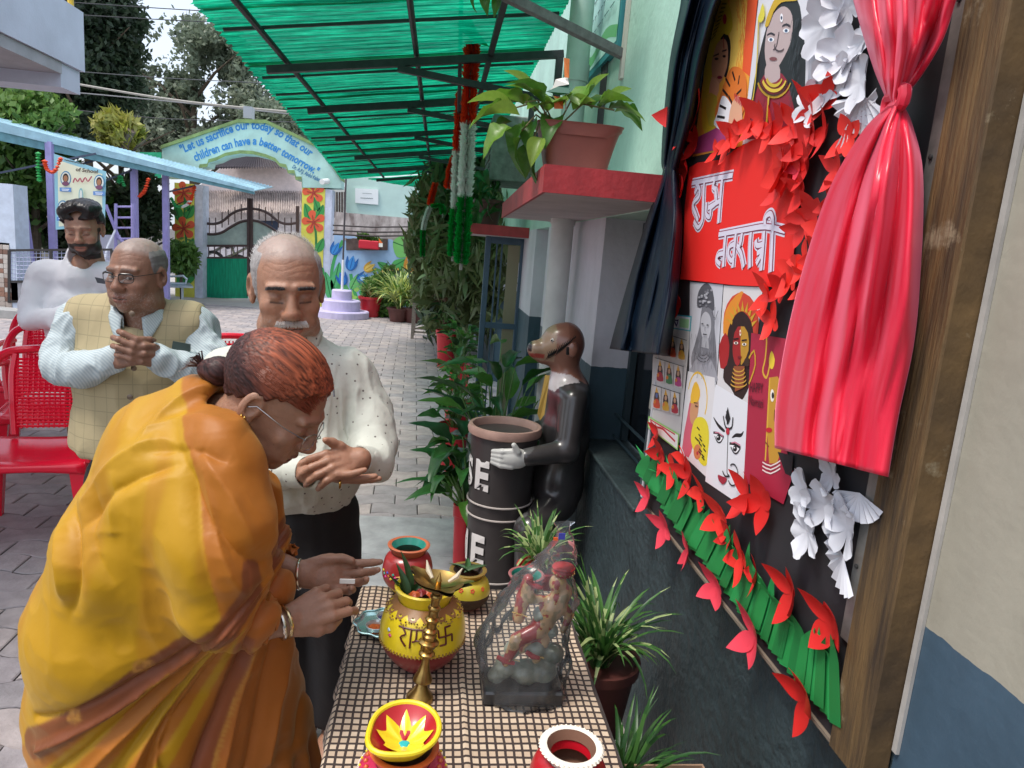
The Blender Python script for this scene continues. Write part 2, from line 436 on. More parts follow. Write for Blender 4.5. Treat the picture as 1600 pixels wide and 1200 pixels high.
# ---- near wall (cream above, slate blue dado) -------------------------------------------------
def wallmat(name, up, low, zb, tex=.3, low2=None, stain=(0.5, .5, .5)):
    m = mat(name, up, .62); n = m.node_tree.nodes; L = m.node_tree.links; b = n['Principled BSDF']
    g = n.new('ShaderNodeNewGeometry'); sp = n.new('ShaderNodeSeparateXYZ'); L.new(g.outputs[0], sp.inputs[0])
    n1 = n.new('ShaderNodeTexNoise'); n1.inputs['Scale'].default_value = 18; n1.inputs['Detail'].default_value = 3; L.new(g.outputs[0], n1.inputs[0])
    ad = n.new('ShaderNodeMath'); ad.operation = 'MULTIPLY_ADD'; ad.inputs[1].default_value = .012; L.new(n1.outputs[0], ad.inputs[0]); L.new(sp.outputs[2], ad.inputs[2])
    gt = n.new('ShaderNodeMath'); gt.operation = 'GREATER_THAN'; gt.inputs[1].default_value = zb+.006; L.new(ad.outputs[0], gt.inputs[0])
    n2 = n.new('ShaderNodeTexNoise'); n2.inputs['Scale'].default_value = 2.2; n2.inputs['Detail'].default_value = 8; n2.inputs['Roughness'].default_value = .65
    mp = n.new('ShaderNodeMapping'); mp.inputs['Scale'].default_value = (1, 1, .6); L.new(g.outputs[0], mp.inputs[0]); L.new(mp.outputs[0], n2.inputs[0])
    r2 = n.new('ShaderNodeMapRange'); r2.inputs[1].default_value = .35; r2.inputs[2].default_value = .72; L.new(n2.outputs[0], r2.inputs[0])
    def mix(a, bb, f):
        x = n.new('ShaderNodeMix'); x.data_type = 'RGBA'; x.inputs[6].default_value = (*a, 1); x.inputs[7].default_value = (*bb, 1); L.new(f, x.inputs[0]); return x
    a = mix(up, tuple(c*.70 for c in up), r2.outputs[0]); l = mix(low, low2 or tuple(c*.55 for c in low), r2.outputs[0])
    f = n.new('ShaderNodeMix'); f.data_type = 'RGBA'; L.new(gt.outputs[0], f.inputs[0]); L.new(l.outputs[2], f.inputs[6]); L.new(a.outputs[2], f.inputs[7])
    L.new(f.outputs[2], b.inputs['Base Color'])
    n3 = n.new('ShaderNodeTexNoise'); n3.inputs['Scale'].default_value = 34; n3.inputs['Detail'].default_value = 5; L.new(g.outputs[0], n3.inputs[0])
    n4 = n.new('ShaderNodeTexNoise'); n4.inputs['Scale'].default_value = 5; n4.inputs['Detail'].default_value = 3; L.new(g.outputs[0], n4.inputs[0])
    s4 = n.new('ShaderNodeMath'); s4.operation = 'MULTIPLY_ADD'; s4.inputs[1].default_value = 2.5; L.new(n4.outputs[0], s4.inputs[0]); L.new(n3.outputs[0], s4.inputs[2])
    bp = n.new('ShaderNodeBump'); bp.inputs['Strength'].default_value = tex; bp.inputs['Distance'].default_value = .012; L.new(s4.outputs[0], bp.inputs['Height']); L.new(bp.outputs[0], b.inputs['Normal'])
    b.inputs['Roughness'].default_value = .5
    return m
cream = wallmat('wall_cream', (.36, .34, .275), (.055, .10, .145), 1.112, .13)
teal = wallmat('wall_teal', (.56, .54, .46), (.046, .070, .078), 1.112, .9, (.020, .031, .035))
mint = wallmat('wall_mint', (.47, .72, .60), (.05, .10, .13), 1.09, .25)
white = wallmat('wall_white', (.68, .67, .72), (.05, .10, .13), 1.10, .25)
def wall(name, a, b, mt, label, cat='wall'):
    o = MB().box(a, b).build(name, mt); tag(o, label, cat); return o
W1 = MB().box((WX, -3, -.02), (WX+.25, .895, 3.4)).build('painted_wall', cream); tag(W1, 'cream plastered wall with slate blue dado right of the display board', 'wall')
W2 = MB(); W2.box((WX+.002, .895, -.02), (WX+.25, 2.30, 3.4)); W2.box((WX+.002, 2.30, -.02), (WX+.25, 3.23, .735)); o = W2.build('painted_wall', teal)
tag(o, 'dark teal rough plaster wall with window sill below the display board', 'wall'); wall_teal = o
sl = MB().box((WX-.012, 2.30, .735), (WX+.25, 3.229, .752), .004).build('window_sill', mat('sill_cement', (.05, .075, .078), .6, var=.5, vscale=12, bump=.5), wall_teal)
W3 = MB(); W3.box((WX, 2.30, 1.78), (WX+.24, 14.0, 3.6)); o = W3.build('painted_wall', mint); tag(o, 'mint green upper wall above the red shelf', 'wall')
W4 = MB(); W4.box((WX, 3.23, -.02), (WX+.25, 4.95, 1.78)); W4.box((WX, 5.6, -.02), (WX+.25, 6.45, 1.78)); W4.box((WX, 8.6, -.02), (WX+.25, 14, 1.78)); W4.box((WX+.2, 4.95, -.02), (WX+.25, 5.6, 1.78)); W4.box((WX, 6.45, 1.74), (WX+.25, 8.6, 1.78))
o = W4.build('painted_wall', white); tag(o, 'white lower wall with dark blue dado behind the bin figure', 'wall')
# window in the recess: grille
gr = empty('window', (WX+.2, 2.75, .76), 'dark barred window in the recess behind the blue curtain', 'window')
MB().box((WX+.205, 2.31, .76), (WX+.215, 3.22, 1.77)).build('pane', mat('dark_glass', (.012, .014, .018), .12), gr)
fr = MB(); 
for y in (2.33, 2.76, 3.2): fr.box((WX+.17, y-.018, .76), (WX+.2, y+.018, 1.77))
fr.build('frame', mat('window_frame', (.03, .05, .06), .5), gr)
br = MB()
b0 = MB().tube([(WX+.14, 2.31, 0), (WX+.14, 3.22, 0)], .007, 6).build('bar', mat('grille_bar', (.04, .07, .085), .45), gr); b0.location.z += .04
for i in range(1, 9): dup(b0, (b0.location.x, b0.location.y, b0.location.z+i*.105), parent=gr)
# ---- shelves (sunshades) ----
red_fascia = mat('red_oxide_paint', (.40, .035, .04), .5, var=.3, vscale=10, bump=.15)
soff = mat('soffit_white', (.55, .50, .50), .7, var=.2, vscale=5, bump=.2)
def shelf(y0, y1, x0, z0, z1, label, x1=WX, xb=None):
    xb = xb if xb is not None else x0
    t = empty('concrete_shelf', (x1, y0, z0), label, 'shelf', 'red edged concrete shelves on the wall')
    MB().prism([(x0+.012, y0+.012, z0), (x1, y0+.012, z0), (x1, y1-.012, z0), (xb+.012, y1-.012, z0)], (0, 0, z1-z0-.006)).build('slab', soff, t)
    MB().prism([(x0, y0, z0-.002), (x1-.002, y0, z0-.002), (x1-.002, y0+.010, z0-.002), (x0+.010, y0+.010, z0-.002)], (0, 0, z1-z0)).build('fascia', red_fascia, t)
    MB().prism([(x0, y0+.001, z0-.002), (x0+.0105, y0+.0105, z0-.002), (xb+.0105, y1-.0105, z0-.002), (xb, y1, z0-.002)], (0, 0, z1-z0)).build('fascia', red_fascia, t)
    return t
shelf(2.22, 4.25, .30, 1.785, 1.868, 'red edged concrete shelf carrying the large terracotta planter', xb=.345)
shelf(6.05, 7.2, .22, 1.715, 1.80, 'red edged concrete shelf farther along holding a dark hanging plant')
# ---- pipes ----
pvc = mat('pvc_pipe', (.62, .63, .60), .4, var=.15, vscale=6)
p = MB(); p.tube([(.635, 3.8, 0), (.635, 3.8, 1.76)], .06, 20); p.tube([(.635, 3.8, 1.755), (.635, 3.8, 1.785)], .067, 20)
tag(p.build('drain_pipe', pvc, smooth=True), 'fat white drain pipe running down behind the bin figure', 'pipe')
p = MB(); p.tube([(.60, 3.6, 1.87), (.60, 3.6, 3.5)], .057, 20); p.tube([(.60, 3.6, 2.42), (.60, 3.6, 2.50)], .063, 20)
tag(p.build('drain_pipe', mat('pipe_mint', (.42, .58, .50), .45, var=.15), smooth=True), 'pale green upright drain pipe above the terracotta planter', 'pipe')
# sign on mint wall
sg = empty('notice_board', (WX, 3.7, 2.4), 'teal edged notice board with green lettering high on the mint wall', 'sign')
MB().box((WX-.03, 3.22, 2.50), (WX-.002, 4.12, 3.2)).build('panel', paint('2a7f86'), sg)
a = Art(lambda y, z: (WX-.031, y, z), (-1, 0, 0)); a.poly('a9d8cc', [(3.25, 2.53), (4.09, 2.53), (4.09, 3.17), (3.25, 3.17)])
a.line('5fae6e', [(3.25, 2.57), (3.5, 2.62), (3.8, 2.57), (4.09, 2.66)], .05, smooth=4)
for r in range(11):
    y = 4.03
    while y > 3.36:
        l = random.uniform(.03, .09); z = 2.70+r*.043; a.line('1d5c56', [(y, z), (y-l, z)], .006); a.line('1d5c56', [(y-l*.4, z), (y-l*.4, z-.018)], .006); a.line('1d5c56', [(y-l*.8, z), (y-l*.75, z-.02)], .006); y -= l+.03
a.build('print', sg)
# ---- door (open blue steel frame) and niche sticker ----
dr = empty('steel_door', (WX, 6.4, 0), 'open blue steel framed door leaf standing out from the wall', 'door')
bl = mat('blue_steel', (.06, .11, .16), .4, var=.2)
d = MB()
for x in (.735, .42): d.box((x-.025, 6.38, .02), (x+.025, 6.42, 1.71), .004)
d.box((.445, 6.38, 1.65), (.71, 6.42, 1.71)); d.box((.445, 6.38, .9), (.71, 6.42, .95)); d.box((.445, 6.38, .02), (.71, 6.42, .08)); d.build('frame', bl, dr)
MB().box((.60, 6.395, .09), (.705, 6.405, 1.645)).build('panel', mat('khaki_panel', (.25, .23, .14), .6), dr)
for x in (.50, .545): MB().box((x-.007, 6.393, .08), (x+.007, 6.407, 1.65)).build('bar', bl, dr)
st = Art(lambda y, z: (WX-.002, y, z), (-1, 0, 0)); st.poly('d9cfd2', [(4.5, 1.35), (4.78, 1.35), (4.78, 1.72), (4.5, 1.72)])
for i in range(5): st.line('b8323c', [(4.55, 1.68-i*.07), (4.74, 1.68-i*.07)], .018)
tag(st.build('paper_notice'), 'narrow white paper notice with red lettering stuck beside the pipe', 'notice')
# AC / box
ac = empty('air_cooler', (.5, 6.6, 2.2), 'weathered metal box unit fixed high on the wall behind the planter', 'cooler')
MB().box((.38, 6.3, 2.18), (WX, 7.0, 2.72), .01).build('casing', mat('old_zinc', (.20, .23, .21), .7, .2, var=.4, vscale=14), ac)
s0 = None
for i in range(7): MB().box((.37, 6.36, 2.22+i*.068), (.379, 6.94, 2.26+i*.068)).build('louvre', mat('old_zinc2', (.12, .14, .13), .7, .2), ac)
# wall cables
cb = MB()
for k in range(5): cb.tube([(WX-.01-.006*k, 3.5+.05*k, 3.0), (WX-.015, 3.46+.03*k, 2.4+.02*k), (WX-.012, 3.44+.03*k, 1.9)], .004, 5)
tag(cb.build('cable_bundle', paint('2b2b2b')), 'thin dark cables running up the mint wall beside the pipe', 'cable')

# ---- green canopy ----------------------------------------------------------------------
can = empty('canopy', (WX, 5, 2.85), 'translucent green corrugated canopy on a dark steel frame', 'canopy')
gm = mat('green_sheet', (.0, .40, .17), .35, spec=.3)
n = gm.node_tree.nodes; L = gm.node_tree.links; bb = n['Principled BSDF']
tc = n.new('ShaderNodeTexCoord'); mp = n.new('ShaderNodeMapping'); mp.inputs['Scale'].default_value = (1.2, 30, 1); L.new(tc.outputs['Object'], mp.inputs[0])
no = n.new('ShaderNodeTexNoise'); no.inputs['Scale'].default_value = 3; no.inputs['Detail'].default_value = 8; no.inputs['Roughness'].default_value = .75; L.new(mp.outputs[0], no.inputs[0])
rp = n.new('ShaderNodeValToRGB'); e = rp.color_ramp.elements; e[0].position = .33; e[0].color = (.0, .035, .022, 1); e[1].position = .66; e[1].color = (.01, .66, .34, 1)
x = rp.color_ramp.elements.new(.5); x.color = (.0, .24, .13, 1)
L.new(no.outputs[0], rp.inputs[0])
n5 = n.new('ShaderNodeTexNoise'); n5.inputs['Scale'].default_value = 1.6; n5.inputs['Detail'].default_value = 4; L.new(tc.outputs['Object'], n5.inputs[0])
r5 = n.new('ShaderNodeMapRange'); r5.inputs[1].default_value = .3; r5.inputs[2].default_value = .7; r5.inputs[3].default_value = .55; r5.inputs[4].default_value = 1.1; L.new(n5.outputs[0], r5.inputs[0])
mm = n.new('ShaderNodeMix'); mm.data_type = 'RGBA'; mm.blend_type = 'MULTIPLY'; mm.inputs[0].default_value = 1; L.new(rp.outputs[0], mm.inputs[6])
cc = n.new('ShaderNodeCombineColor'); [L.new(r5.outputs[0], cc.inputs[i]) for i in range(3)]; L.new(cc.outputs[0], mm.inputs[7])
tr = n.new('ShaderNodeBsdfTranslucent'); L.new(mm.outputs[2], tr.inputs[0]); L.new(mm.outputs[2], bb.inputs['Base Color'])
tp = n.new('ShaderNodeBsdfTransparent'); tp.inputs[0].default_value = (.25, .75, .5, 1)
m1 = n.new('ShaderNodeMixShader'); m1.inputs[0].default_value = .72; L.new(bb.outputs[0], m1.inputs[1]); L.new(tr.outputs[0], m1.inputs[2])
m2 = n.new('ShaderNodeMixShader'); m2.inputs[0].default_value = .10; L.new(m1.outputs[0], m2.inputs[1]); L.new(tp.outputs[0], m2.inputs[2])
L.new(m2.outputs[0], n['Material Output'].inputs[0])
def roofz(x): return 2.535+.155*(x+1.15)
def sheet(y0, y1, xe0, xe1, dz=0, xr=.55):
    ny = int((y1-y0)/.0125); V = []; F = []
    for i in range(ny+1):
        y = y0+(y1-y0)*i/ny; xe = xe0+(xe1-xe0)*i/ny+.012*math.sin(i*1.7)
        for j in range(6):
            x = xe+(xr-xe)*j/5
            V.append((x, y, roofz(x)+dz+.009*math.sin(2*math.pi*y/.075)+(.004*math.sin(x*9+y))))
    F = np.array([(i*6+j, (i+1)*6+j, (i+1)*6+j+1, i*6+j+1) for i in range(ny) for j in range(5)])
    return mesh('corrugated_sheet', V, F, gm, can, True)
ys = [2.7, 3.5, 4.5, 5.5, 6.5, 7.5, 8.5, 9.5, 10.5, 11.4]
fe = lambda y: -1.10-.055*(y-3.3) if y > 3.3 else -1.10
for i in range(len(ys)-1): sheet(ys[i], ys[i+1]+.06, fe(ys[i])-random.random()*.02, fe(ys[i+1])-random.random()*.02, .012*(i % 2))
for y0, y1 in ((11.5, 12.5), (12.44, 13.5), (13.44, 14.6)): sheet(y0, y1, -1.17+(y0-11.5)*.31, -1.17+(y1-11.5)*.31, -.03)
stl = mat('frame_steel', (.035, .038, .042), .55, var=.4, vscale=20)
for x, y0, y1 in ((-.92, 2.7, 11.4), (-.2, 2.7, 11.4)): MB().tube([(x, y0, roofz(x)-.03), (x, y1, roofz(x)-.03)], .016, 8).build('purlin', stl, can)
MB().bar((.22, 2.7, roofz(.22)-.055), (.22, 11.4, roofz(.22)-.055), .03).build('purlin', stl, can)
for y in (4.35, 5.6, 7.0, 8.5, 10.0, 11.3):
    b = MB(); z = lambda x: roofz(x)-.075
    b.bar((-1.02, y, z(-1.02)), (.64, y, z(.64)), .04); b.build('rafter', stl, can)
    b = MB(); b.bar((.62, y, z(.62)-.021), (.62, y, 2.47), .04); b.build('post', stl, can)
    b = MB(); b.bar((-.3, y-.002, z(-.3)-.03), (.70, y-.002, 2.47), .035); b.build('strut', stl, can)
for i in range(8, 26):
    y = -1.2+i*.5
    if any(abs(y-q) < .12 for q in (4.35, 5.6, 7.0, 8.5, 10.0, 11.3)): continue
    MB().bar((fe(y)+.03, y, roofz(fe(y)+.03)-.012), (.52, y, roofz(.52)-.012), .014).build('batten', stl, can)
# near bracket reaching the wall plate
grey = mat('bracket_paint', (.16, .16, .16), .6, var=.4, vscale=30)
b = MB(); b.bar((-.02, 2.9, 2.61), (.735, 3.2, 2.46), .035); b.build('strut', grey, can)
MB().box((.72, 3.17, 2.36), (.734, 3.21, 2.95)).build('wall_plate', mat('plate_cream', (.5, .48, .42), .6), can)
# string pole holding the garlands
tag(MB().tube([P(722, -60, Y=4.6), P(720, 30, Y=4.6), P(716, 250, Y=5.2), P(718, 330, Y=5.4)], .013, 8).build('hanging_rod', stl), 'thin dark rod hanging from the canopy beside the garlands', 'rod')
# ================================================================== BACKGROUND
# ---- foliage ----
def leafmats(name, cols, rough=.5, trans=.35): return [mat('%s_%d' % (name, i), c, rough, var=.25, vscale=3, trans=trans) for i, c in enumerate(cols)]
def crown(name, clumps, nleaf, size, mats, parent, aspect=1.9, shell=.55, droop=0., gap=.0):
    """clumps: (x,y,z,rx,ry,rz); leaves are small quads spread through each clump's volume"""
    vol = np.array([c[3]*c[4]*c[5] for c in clumps])**.75; cnt = np.maximum((vol/vol.sum()*nleaf).astype(int), 4)
    V = []; mi = []
    for c, k in zip(clumps, cnt):
        d = rng.normal(size=(k, 3)); d /= np.linalg.norm(d, axis=1)[:, None]; r = shell+(1-shell)*rng.random(k)**.7
        sub = rng.normal(size=(max(3, k//60), 3)); sub /= np.linalg.norm(sub, axis=1)[:, None]
        j = rng.integers(0, len(sub), k); d = d*.55+sub[j]*.75
        p = np.array(c[:3])+d*r[:, None]*np.array(c[3:6])
        if gap: p = p[fbm(p*(1.3/np.mean(c[3:6])), 11, 2) > -gap]; k = len(p)
        t = rng.normal(size=(k, 3)); t[:, 2] -= droop; t /= np.linalg.norm(t, axis=1)[:, None]
        q = rng.normal(size=(k, 3)); u = np.cross(t, q); u /= np.linalg.norm(u, axis=1)[:, None]
        s = size*(.6+.8*rng.random((k, 1)))
        V.append(np.stack([p-t*s*aspect/2, p+u*s/2, p+t*s*aspect/2, p-u*s/2], 1).reshape(-1, 3)); mi.append(np.full(k, rng.integers(0, len(mats)))*(rng.random(k) < .6)+rng.integers(0, len(mats), k)*0)
    V = np.concatenate(V); F = np.arange(len(V)).reshape(-1, 4)
    return mesh(name, V, F, mats, parent, mi=np.clip(np.concatenate(mi), 0, len(mats)-1))
bark = mat('bark', (.10, .075, .05), .9, var=.4, vscale=10, bump=.5)
def limbs(parent, base, top, r, n=6, spread=1.):
    mb = MB(); b = Vector(base); t = Vector(top)
    mb.tube([b, b.lerp(t, .35)+Vector((.1*r, 0, 0)), b.lerp(t, .7), t], [r, r*.8, r*.5, r*.15], 8)
    for i in range(n):
        f = .35+.55*i/n; s0 = b.lerp(t, f); a = 2.4*i; L = (t-b).length*spread*(.45-.2*f)
        e = s0+Vector((math.cos(a)*L, math.sin(a)*L, L*.7)); mb.tube([s0, s0.lerp(e, .5)+Vector((0, 0, L*.08)), e], [r*.4, r*.25, r*.06], 6)
    return mb.build('trunk', bark, parent, smooth=True)
def tree(px, py_base_z, Y, clumps_px, n, size, mats, label, group='trees behind the school gate', **k):
    """clumps given as (px, py, radius in px)"""
    base = P(px, 300, Y=Y); base.z = 0
    t = empty('tree', base, label, 'tree', group)
    cl = []; s = Y/FPX
    for x, y, r in clumps_px:
        p = P(x, y, Y=Y+random.uniform(-1, 1)*r*s*.5); cl.append((p.x, p.y, p.z, r*s, r*s, r*s*.8))
    crown('crown', cl, n, size, mats, t, **k)
    top = max(cl, key=lambda c: c[2]); limbs(t, base, (np.mean([c[0] for c in cl]), Y, top[2]), Y*.007, 7, .9)
    return t
random.seed(3)
gd = leafmats('leaf_dark', [(.03, .058, .03), (.045, .08, .04), (.06, .095, .045)])
gh = leafmats('leaf_washed_out', [(.20, .25, .17), (.26, .30, .21), (.15, .19, .13)])  # haze and glare over the far trees put into the pale leaf colour
gb_ = leafmats('leaf_bright', [(.13, .26, .05), (.09, .20, .04), (.18, .30, .07)])
gy = leafmats('leaf_yellow', [(.35, .36, .05), (.24, .30, .05), (.42, .40, .10)])
tree(140, 0, 24, [(150, 20, 55), (165, 75, 45), (130, 110, 60), (170, 150, 45), (110, 180, 50), (60, 60, 60), (40, 160, 60), (185, 30, 30), (150, 200, 40)], 60000, .10, gd, 'tall dark dense tree just right of the white balcony', gap=.0)
tree(300, 0, 34, [(230, 90, 50), (290, 70, 50), (340, 95, 55), (260, 150, 55), (330, 160, 55), (385, 130, 45), (410, 180, 50), (215, 160, 40), (370, 190, 50), (300, 200, 60), (240, 205, 50)], 80000, .12, gh, 'wide washed out green tree rising behind the painted arch', gap=-.12)
tree(452, 0, 30, [(430, 200, 45), (470, 230, 45), (420, 235, 40)], 16000, .11, gh, 'lower washed out green tree at the canopy edge behind the arch top')
tree(50, 0, 15, [(20, 190, 45), (60, 175, 38), (30, 240, 50), (80, 225, 30), (60, 275, 45), (110, 300, 36), (30, 300, 40), (20, 340, 40), (120, 340, 30)], 20000, .09, gb_, 'bright green leafy tree beyond the blue tin roof at far left')
tree(225, 0, 16., [(215, 300, 35), (190, 330, 36), (235, 330, 28), (215, 360, 30), (165, 300, 25), (165, 350, 30), (110, 370, 40)], 11000, .09, [gd[2], gb_[1], gd[1]], 'dark green bushy tree behind the ladder frame')
ym = tree(200, 0, 16, [(185, 200, 26), (180, 225, 24), (170, 190, 15), (203, 205, 15)], 2600, .07, gy, 'small clipped yellow green tree with a cut grey stump', aspect=4, droop=1.)
MB().tube([P(195, 262, Y=15.8), P(195, 225, Y=15.8), P(204, 203, Y=15.7)], [.07, .08, .10], 9).build('branch', mat('stump', (.16, .12, .09), .9, bump=.5), ym, smooth=True)
# ---- distant filler: houses behind the trees -------------------------------------------------
hb = empty('house', P(120, 260, Y=26), 'pale cream house half hidden behind the dark tree', 'house')
MB().box((-20, 26, 0), (-14.5, 30, 4.3)).build('wall', mat('cream_house', (.55, .48, .36), .8, var=.3), hb)
MB().box((-20.2, 25.8, 4.3), (-14.3, 30.2, 4.45)).build('roof', mat('grey_roof', (.25, .25, .24), .8), hb)
# ---- gate arch -------------------------------------------------------------------------------
YA = 16.6
ar = empty('gate_arch', P(380, 480, Y=YA), 'painted arched school gateway with blue lettering and flower pillars', 'arch')
am = mat('arch_paint', (.44, .68, .62), .7, var=.25, vscale=2.2, bump=.2)
A_ = lambda x, y: P(x, y, Y=YA)
outl = [(253, 228), (372, 188), (416, 189), (500, 229), (534, 279), (533, 294), (472, 293), (471, 281), (462, 281), (460, 271), (450, 271), (447, 262), (437, 260), (430, 252), (415, 246), (395, 241), (375, 240), (352, 244), (338, 251), (326, 254), (324, 261), (312, 262), (310, 269), (300, 270), (298, 277), (254, 277)]
MB().prism([A_(*p) for p in outl], (0, .5, 0)).build('arch_panel', am, ar)
gtrim = mat('arch_trim', (.22, .33, .12), .75, var=.4, vscale=6)
tb = MB()
top = [(252, 229), (372, 188), (416, 189), (500, 229), (534, 279)]
for a, b in zip(top[:-1], top[1:]):
    p, q = A_(*a), A_(*b); tb.prism([p+Vector((0, -.04, .02)), q+Vector((0, -.04, .02)), q+Vector((0, -.04, -.05)), p+Vector((0, -.04, -.05))], (0, .58, 0))
tb.build('coping', gtrim, ar)
stp = MB(); inn = outl[6:25]
for a, b in zip(inn[:-1], inn[1:]):
    p, q = A_(*a), A_(*b); d = Vector((0, -.012, .0)); up = Vector((0, 0, .07)); 
    stp.prism([p+d, q+d, q+d+up, p+d+up], (0, .009, 0))
stp.build('stepped_edge', gtrim, ar)
# pillars
yl = srgb('e8e05a')
def pillar(x0, x1, yt, yb, side, label=None):
    b = MB(); p0 = A_(x0, yt); p1 = A_(x1, yt)
    b.use(mat('pillar_yellow', (.72, .68, .10), .7, var=.12)).box((p0.x, YA+.02, -.02), (p1.x, YA+.45, p0.z))
    b.build('pillar', None, ar)
    q = A_(side, yt); s = MB().box((min(q.x, p1.x)+.002, YA+.03, -.02), (max(q.x, p1.x), YA+.46, p0.z-.002)).build('pillar_side', mat('pillar_white', (.62, .66, .78), .7, var=.2), ar)
pillar(272, 303, 285, 460, 316); pillar(472, 508, 292, 492, 519)
fl = Art(lambda x, y: P(x, y, Y=YA+.018), (0, -1, 0), step=.002)
def hibiscus(cx, cy, s, c='e2603c', c2='a33a2a'):
    for k in range(5):
        a = -100+72*k; pts = []
        for t, w in ((0, .0), (.3, .16), (.7, .33), (.95, .24), (1.05, 0), (.95, -.24), (.7, -.33), (.3, -.16)):
            ca, sa = math.cos(R_(a)), math.sin(R_(a)); pts.append((cx+s*(t*ca-w*sa), cy+s*(t*sa+w*ca)))
        fl.poly(c, pts, smooth=2, layer=2+k % 2); fl.line(c2, [(cx, cy), (cx+s*.6*math.cos(R_(a)), cy+s*.6*math.sin(R_(a)))], .02, layer=5)
    fl.ell(c2, cx, cy, s*.15, s*.15, layer=6)
def leafp(x0, y0, x1, y1, w, c='3c9a4c', layer=1):
    dx, dy = x1-x0, y1-y0; nx, ny = -dy*w, dx*w
    fl.poly(c, [(x0, y0), (x0+dx*.35+nx, y0+dy*.35+ny), (x0+dx*.75+nx*.7, y0+dy*.75+ny*.7), (x1, y1), (x0+dx*.6-nx*.6, y0+dy*.6-ny*.6), (x0+dx*.25-nx*.7, y0+dy*.25-ny*.7)], smooth=3, layer=layer)
    fl.line('1f6b38', [(x0, y0), (x1, y1)], .02, layer=layer+.5)
for ox, xx in ((0, 289), (203, 492)):
    fl = Art(lambda x, y: P(x, y, Y=YA+.018), (0, -1, 0), step=.002)
    hibiscus(xx-2, 301, 17); hibiscus(xx-2, 357+ox*0-(10 if ox else 0), 18)
    leafp(xx-8, 345, xx-16, 318, .3); leafp(xx+2, 342, xx+13, 320, .3); leafp(xx+6, 330, xx-2, 308, .25)
    leafp(xx+2, 395, xx+13, 372, .3); leafp(xx-8, 425, xx-14, 390, .25); leafp(xx+2, 445, xx+12, 418, .3); leafp(xx-4, 452, xx-12, 428, .3)
    fl.line('2f7a3c', [(xx, 318), (xx-1, 345), (xx+2, 375), (xx-1, 420), (xx, 450)], .05, smooth=3, layer=.5)
    fl.build('flower_painting', ar)
# lettering
def lettering(txt, pts, size_px, col, parent, Yp, name='lettering', bold=.03):
    """glyphs set along a polyline given in picture points on the plane Y=Yp"""
    V, F = text_polys(txt, 1.0, bold, .12); V = np.array(V); Lx = V[:, 0].max()
    pts = [P(x, y, Y=Yp) for x, y in smooth_poly(pts, 6, False)]; seg = [0]
    for a, b in zip(pts[:-1], pts[1:]): seg.append(seg[-1]+(b-a).length)
    T = seg[-1]; h = size_px*Yp/FPX; out = []
    for x, y in V:
        s = x/Lx*T; i = min(max(np.searchsorted(seg, s)-1, 0), len(pts)-2); a, b = pts[i], pts[i+1]; t = (b-a).normalized()
        nrm = Vector((-t.z, 0, t.x)); p = a+t*(s-seg[i])+nrm*(y*h); out.append((p.x, Yp, p.z))
    return mesh(name, out, F, paint(col), parent)
lettering('"Let us sacrifice our today so that our', [(284, 240), (330, 220), (380, 202), (420, 206), (455, 225), (485, 245)], 16, '2f86c8', ar, YA-.004)
lettering('children can have a better tomorrow."', [(305, 252), (340, 238), (380, 227), (410, 228), (450, 248), (495, 274)], 16, '2f86c8', ar, YA-.005)
lettering('Dr. A.P.J. Abdul Kalam', [(456, 262), (478, 274), (500, 284)], 8, '2f6fa0', ar, YA-.006, bold=.02)
# lamp on top & camera
lb = MB(); lb.tube([P(392, 190, Y=YA+.2), P(392, 182, Y=YA+.2)], .04, 6); lb.box(P(380, 184, Y=YA+.1), P(398, 170, Y=YA+.35))
tag(lb.build('flood_light', mat('lamp_grey', (.35, .37, .4), .4, .4)), 'small grey flood light on top of the arch', 'light')
cm = MB().tube([P(512, 283, Y=YA-.05), P(503, 284, Y=YA-.35)], .06, 10).build('security_camera', paint('e8e8e4')); tag(cm, 'white bullet security camera on the right end of the arch', 'camera')
# ---- gate leaves -----------------------------------------------------------------------------
YG = 16.95
G_ = lambda x, y: P(x, y, Y=YG)
brown = mat('gate_brown', (.09, .05, .045), .5, var=.3)
def gate(mx, label):
    X = lambda x: mx(x)
    t = empty('gate_leaf', G_(X(316), 462), label, 'gate', 'leaves of the school gate')
    f = MB()
    for x, y0 in ((317, 322), (389, 310)): f.bar(G_(X(x), y0), G_(X(x), 463), .07)
    for y in (384, 403, 461): f.bar(G_(X(318), y), G_(X(388), y), .05)
    for cv in ([(317, 365), (333, 366), (347, 363), (360, 355), (375, 347), (389, 344)], [(317, 348), (333, 350), (347, 346), (362, 334), (376, 328), (389, 326)]):
        f.tube([G_(X(a), b) for a, b in smooth_poly(cv, 4, False)], .03, 6)
    f.build('frame', brown, t)
    pn = [(318, 366), (333, 367), (347, 364), (360, 356), (375, 348), (388, 345), (388, 383), (318, 383)]
    MB().prism([G_(X(a), b)+Vector((0, .01, 0)) for a, b in pn], (0, .015, 0)).build('panel', mat('gate_panel', (.42, .52, .46), .6, var=.2), t)
    r = None
    for i in range(7):
        x = 326+i*9; p, q = G_(X(x), 384), G_(X(x), 461)
        MB().tube([p, q], .012, 6).build('bar', brown, t)
    for i in range(6):
        x = 327+i*10; yy = 350-(i*4.2 if i > 1 else 0); MB().tube([G_(X(x), yy+14), G_(X(x), yy-10)], [.012, .012], 5).build('spike', brown, t)
    MB().prism([G_(X(a), b)+Vector((0, -.03, 0)) for a, b in ((318, 404), (388, 404), (388, 466), (318, 466))], (0, .008, 0)).build('green_sheet', mat('gate_green', (.02, .50, .30), .5, var=.35, vscale=5, trans=.5, stretch=(6, 1, .6)), t)
    return t
gate(lambda x: x, 'left iron gate leaf with curved top rail and green sheet below')
gate(lambda x: 782-x, 'right iron gate leaf mostly behind the white shirted man')
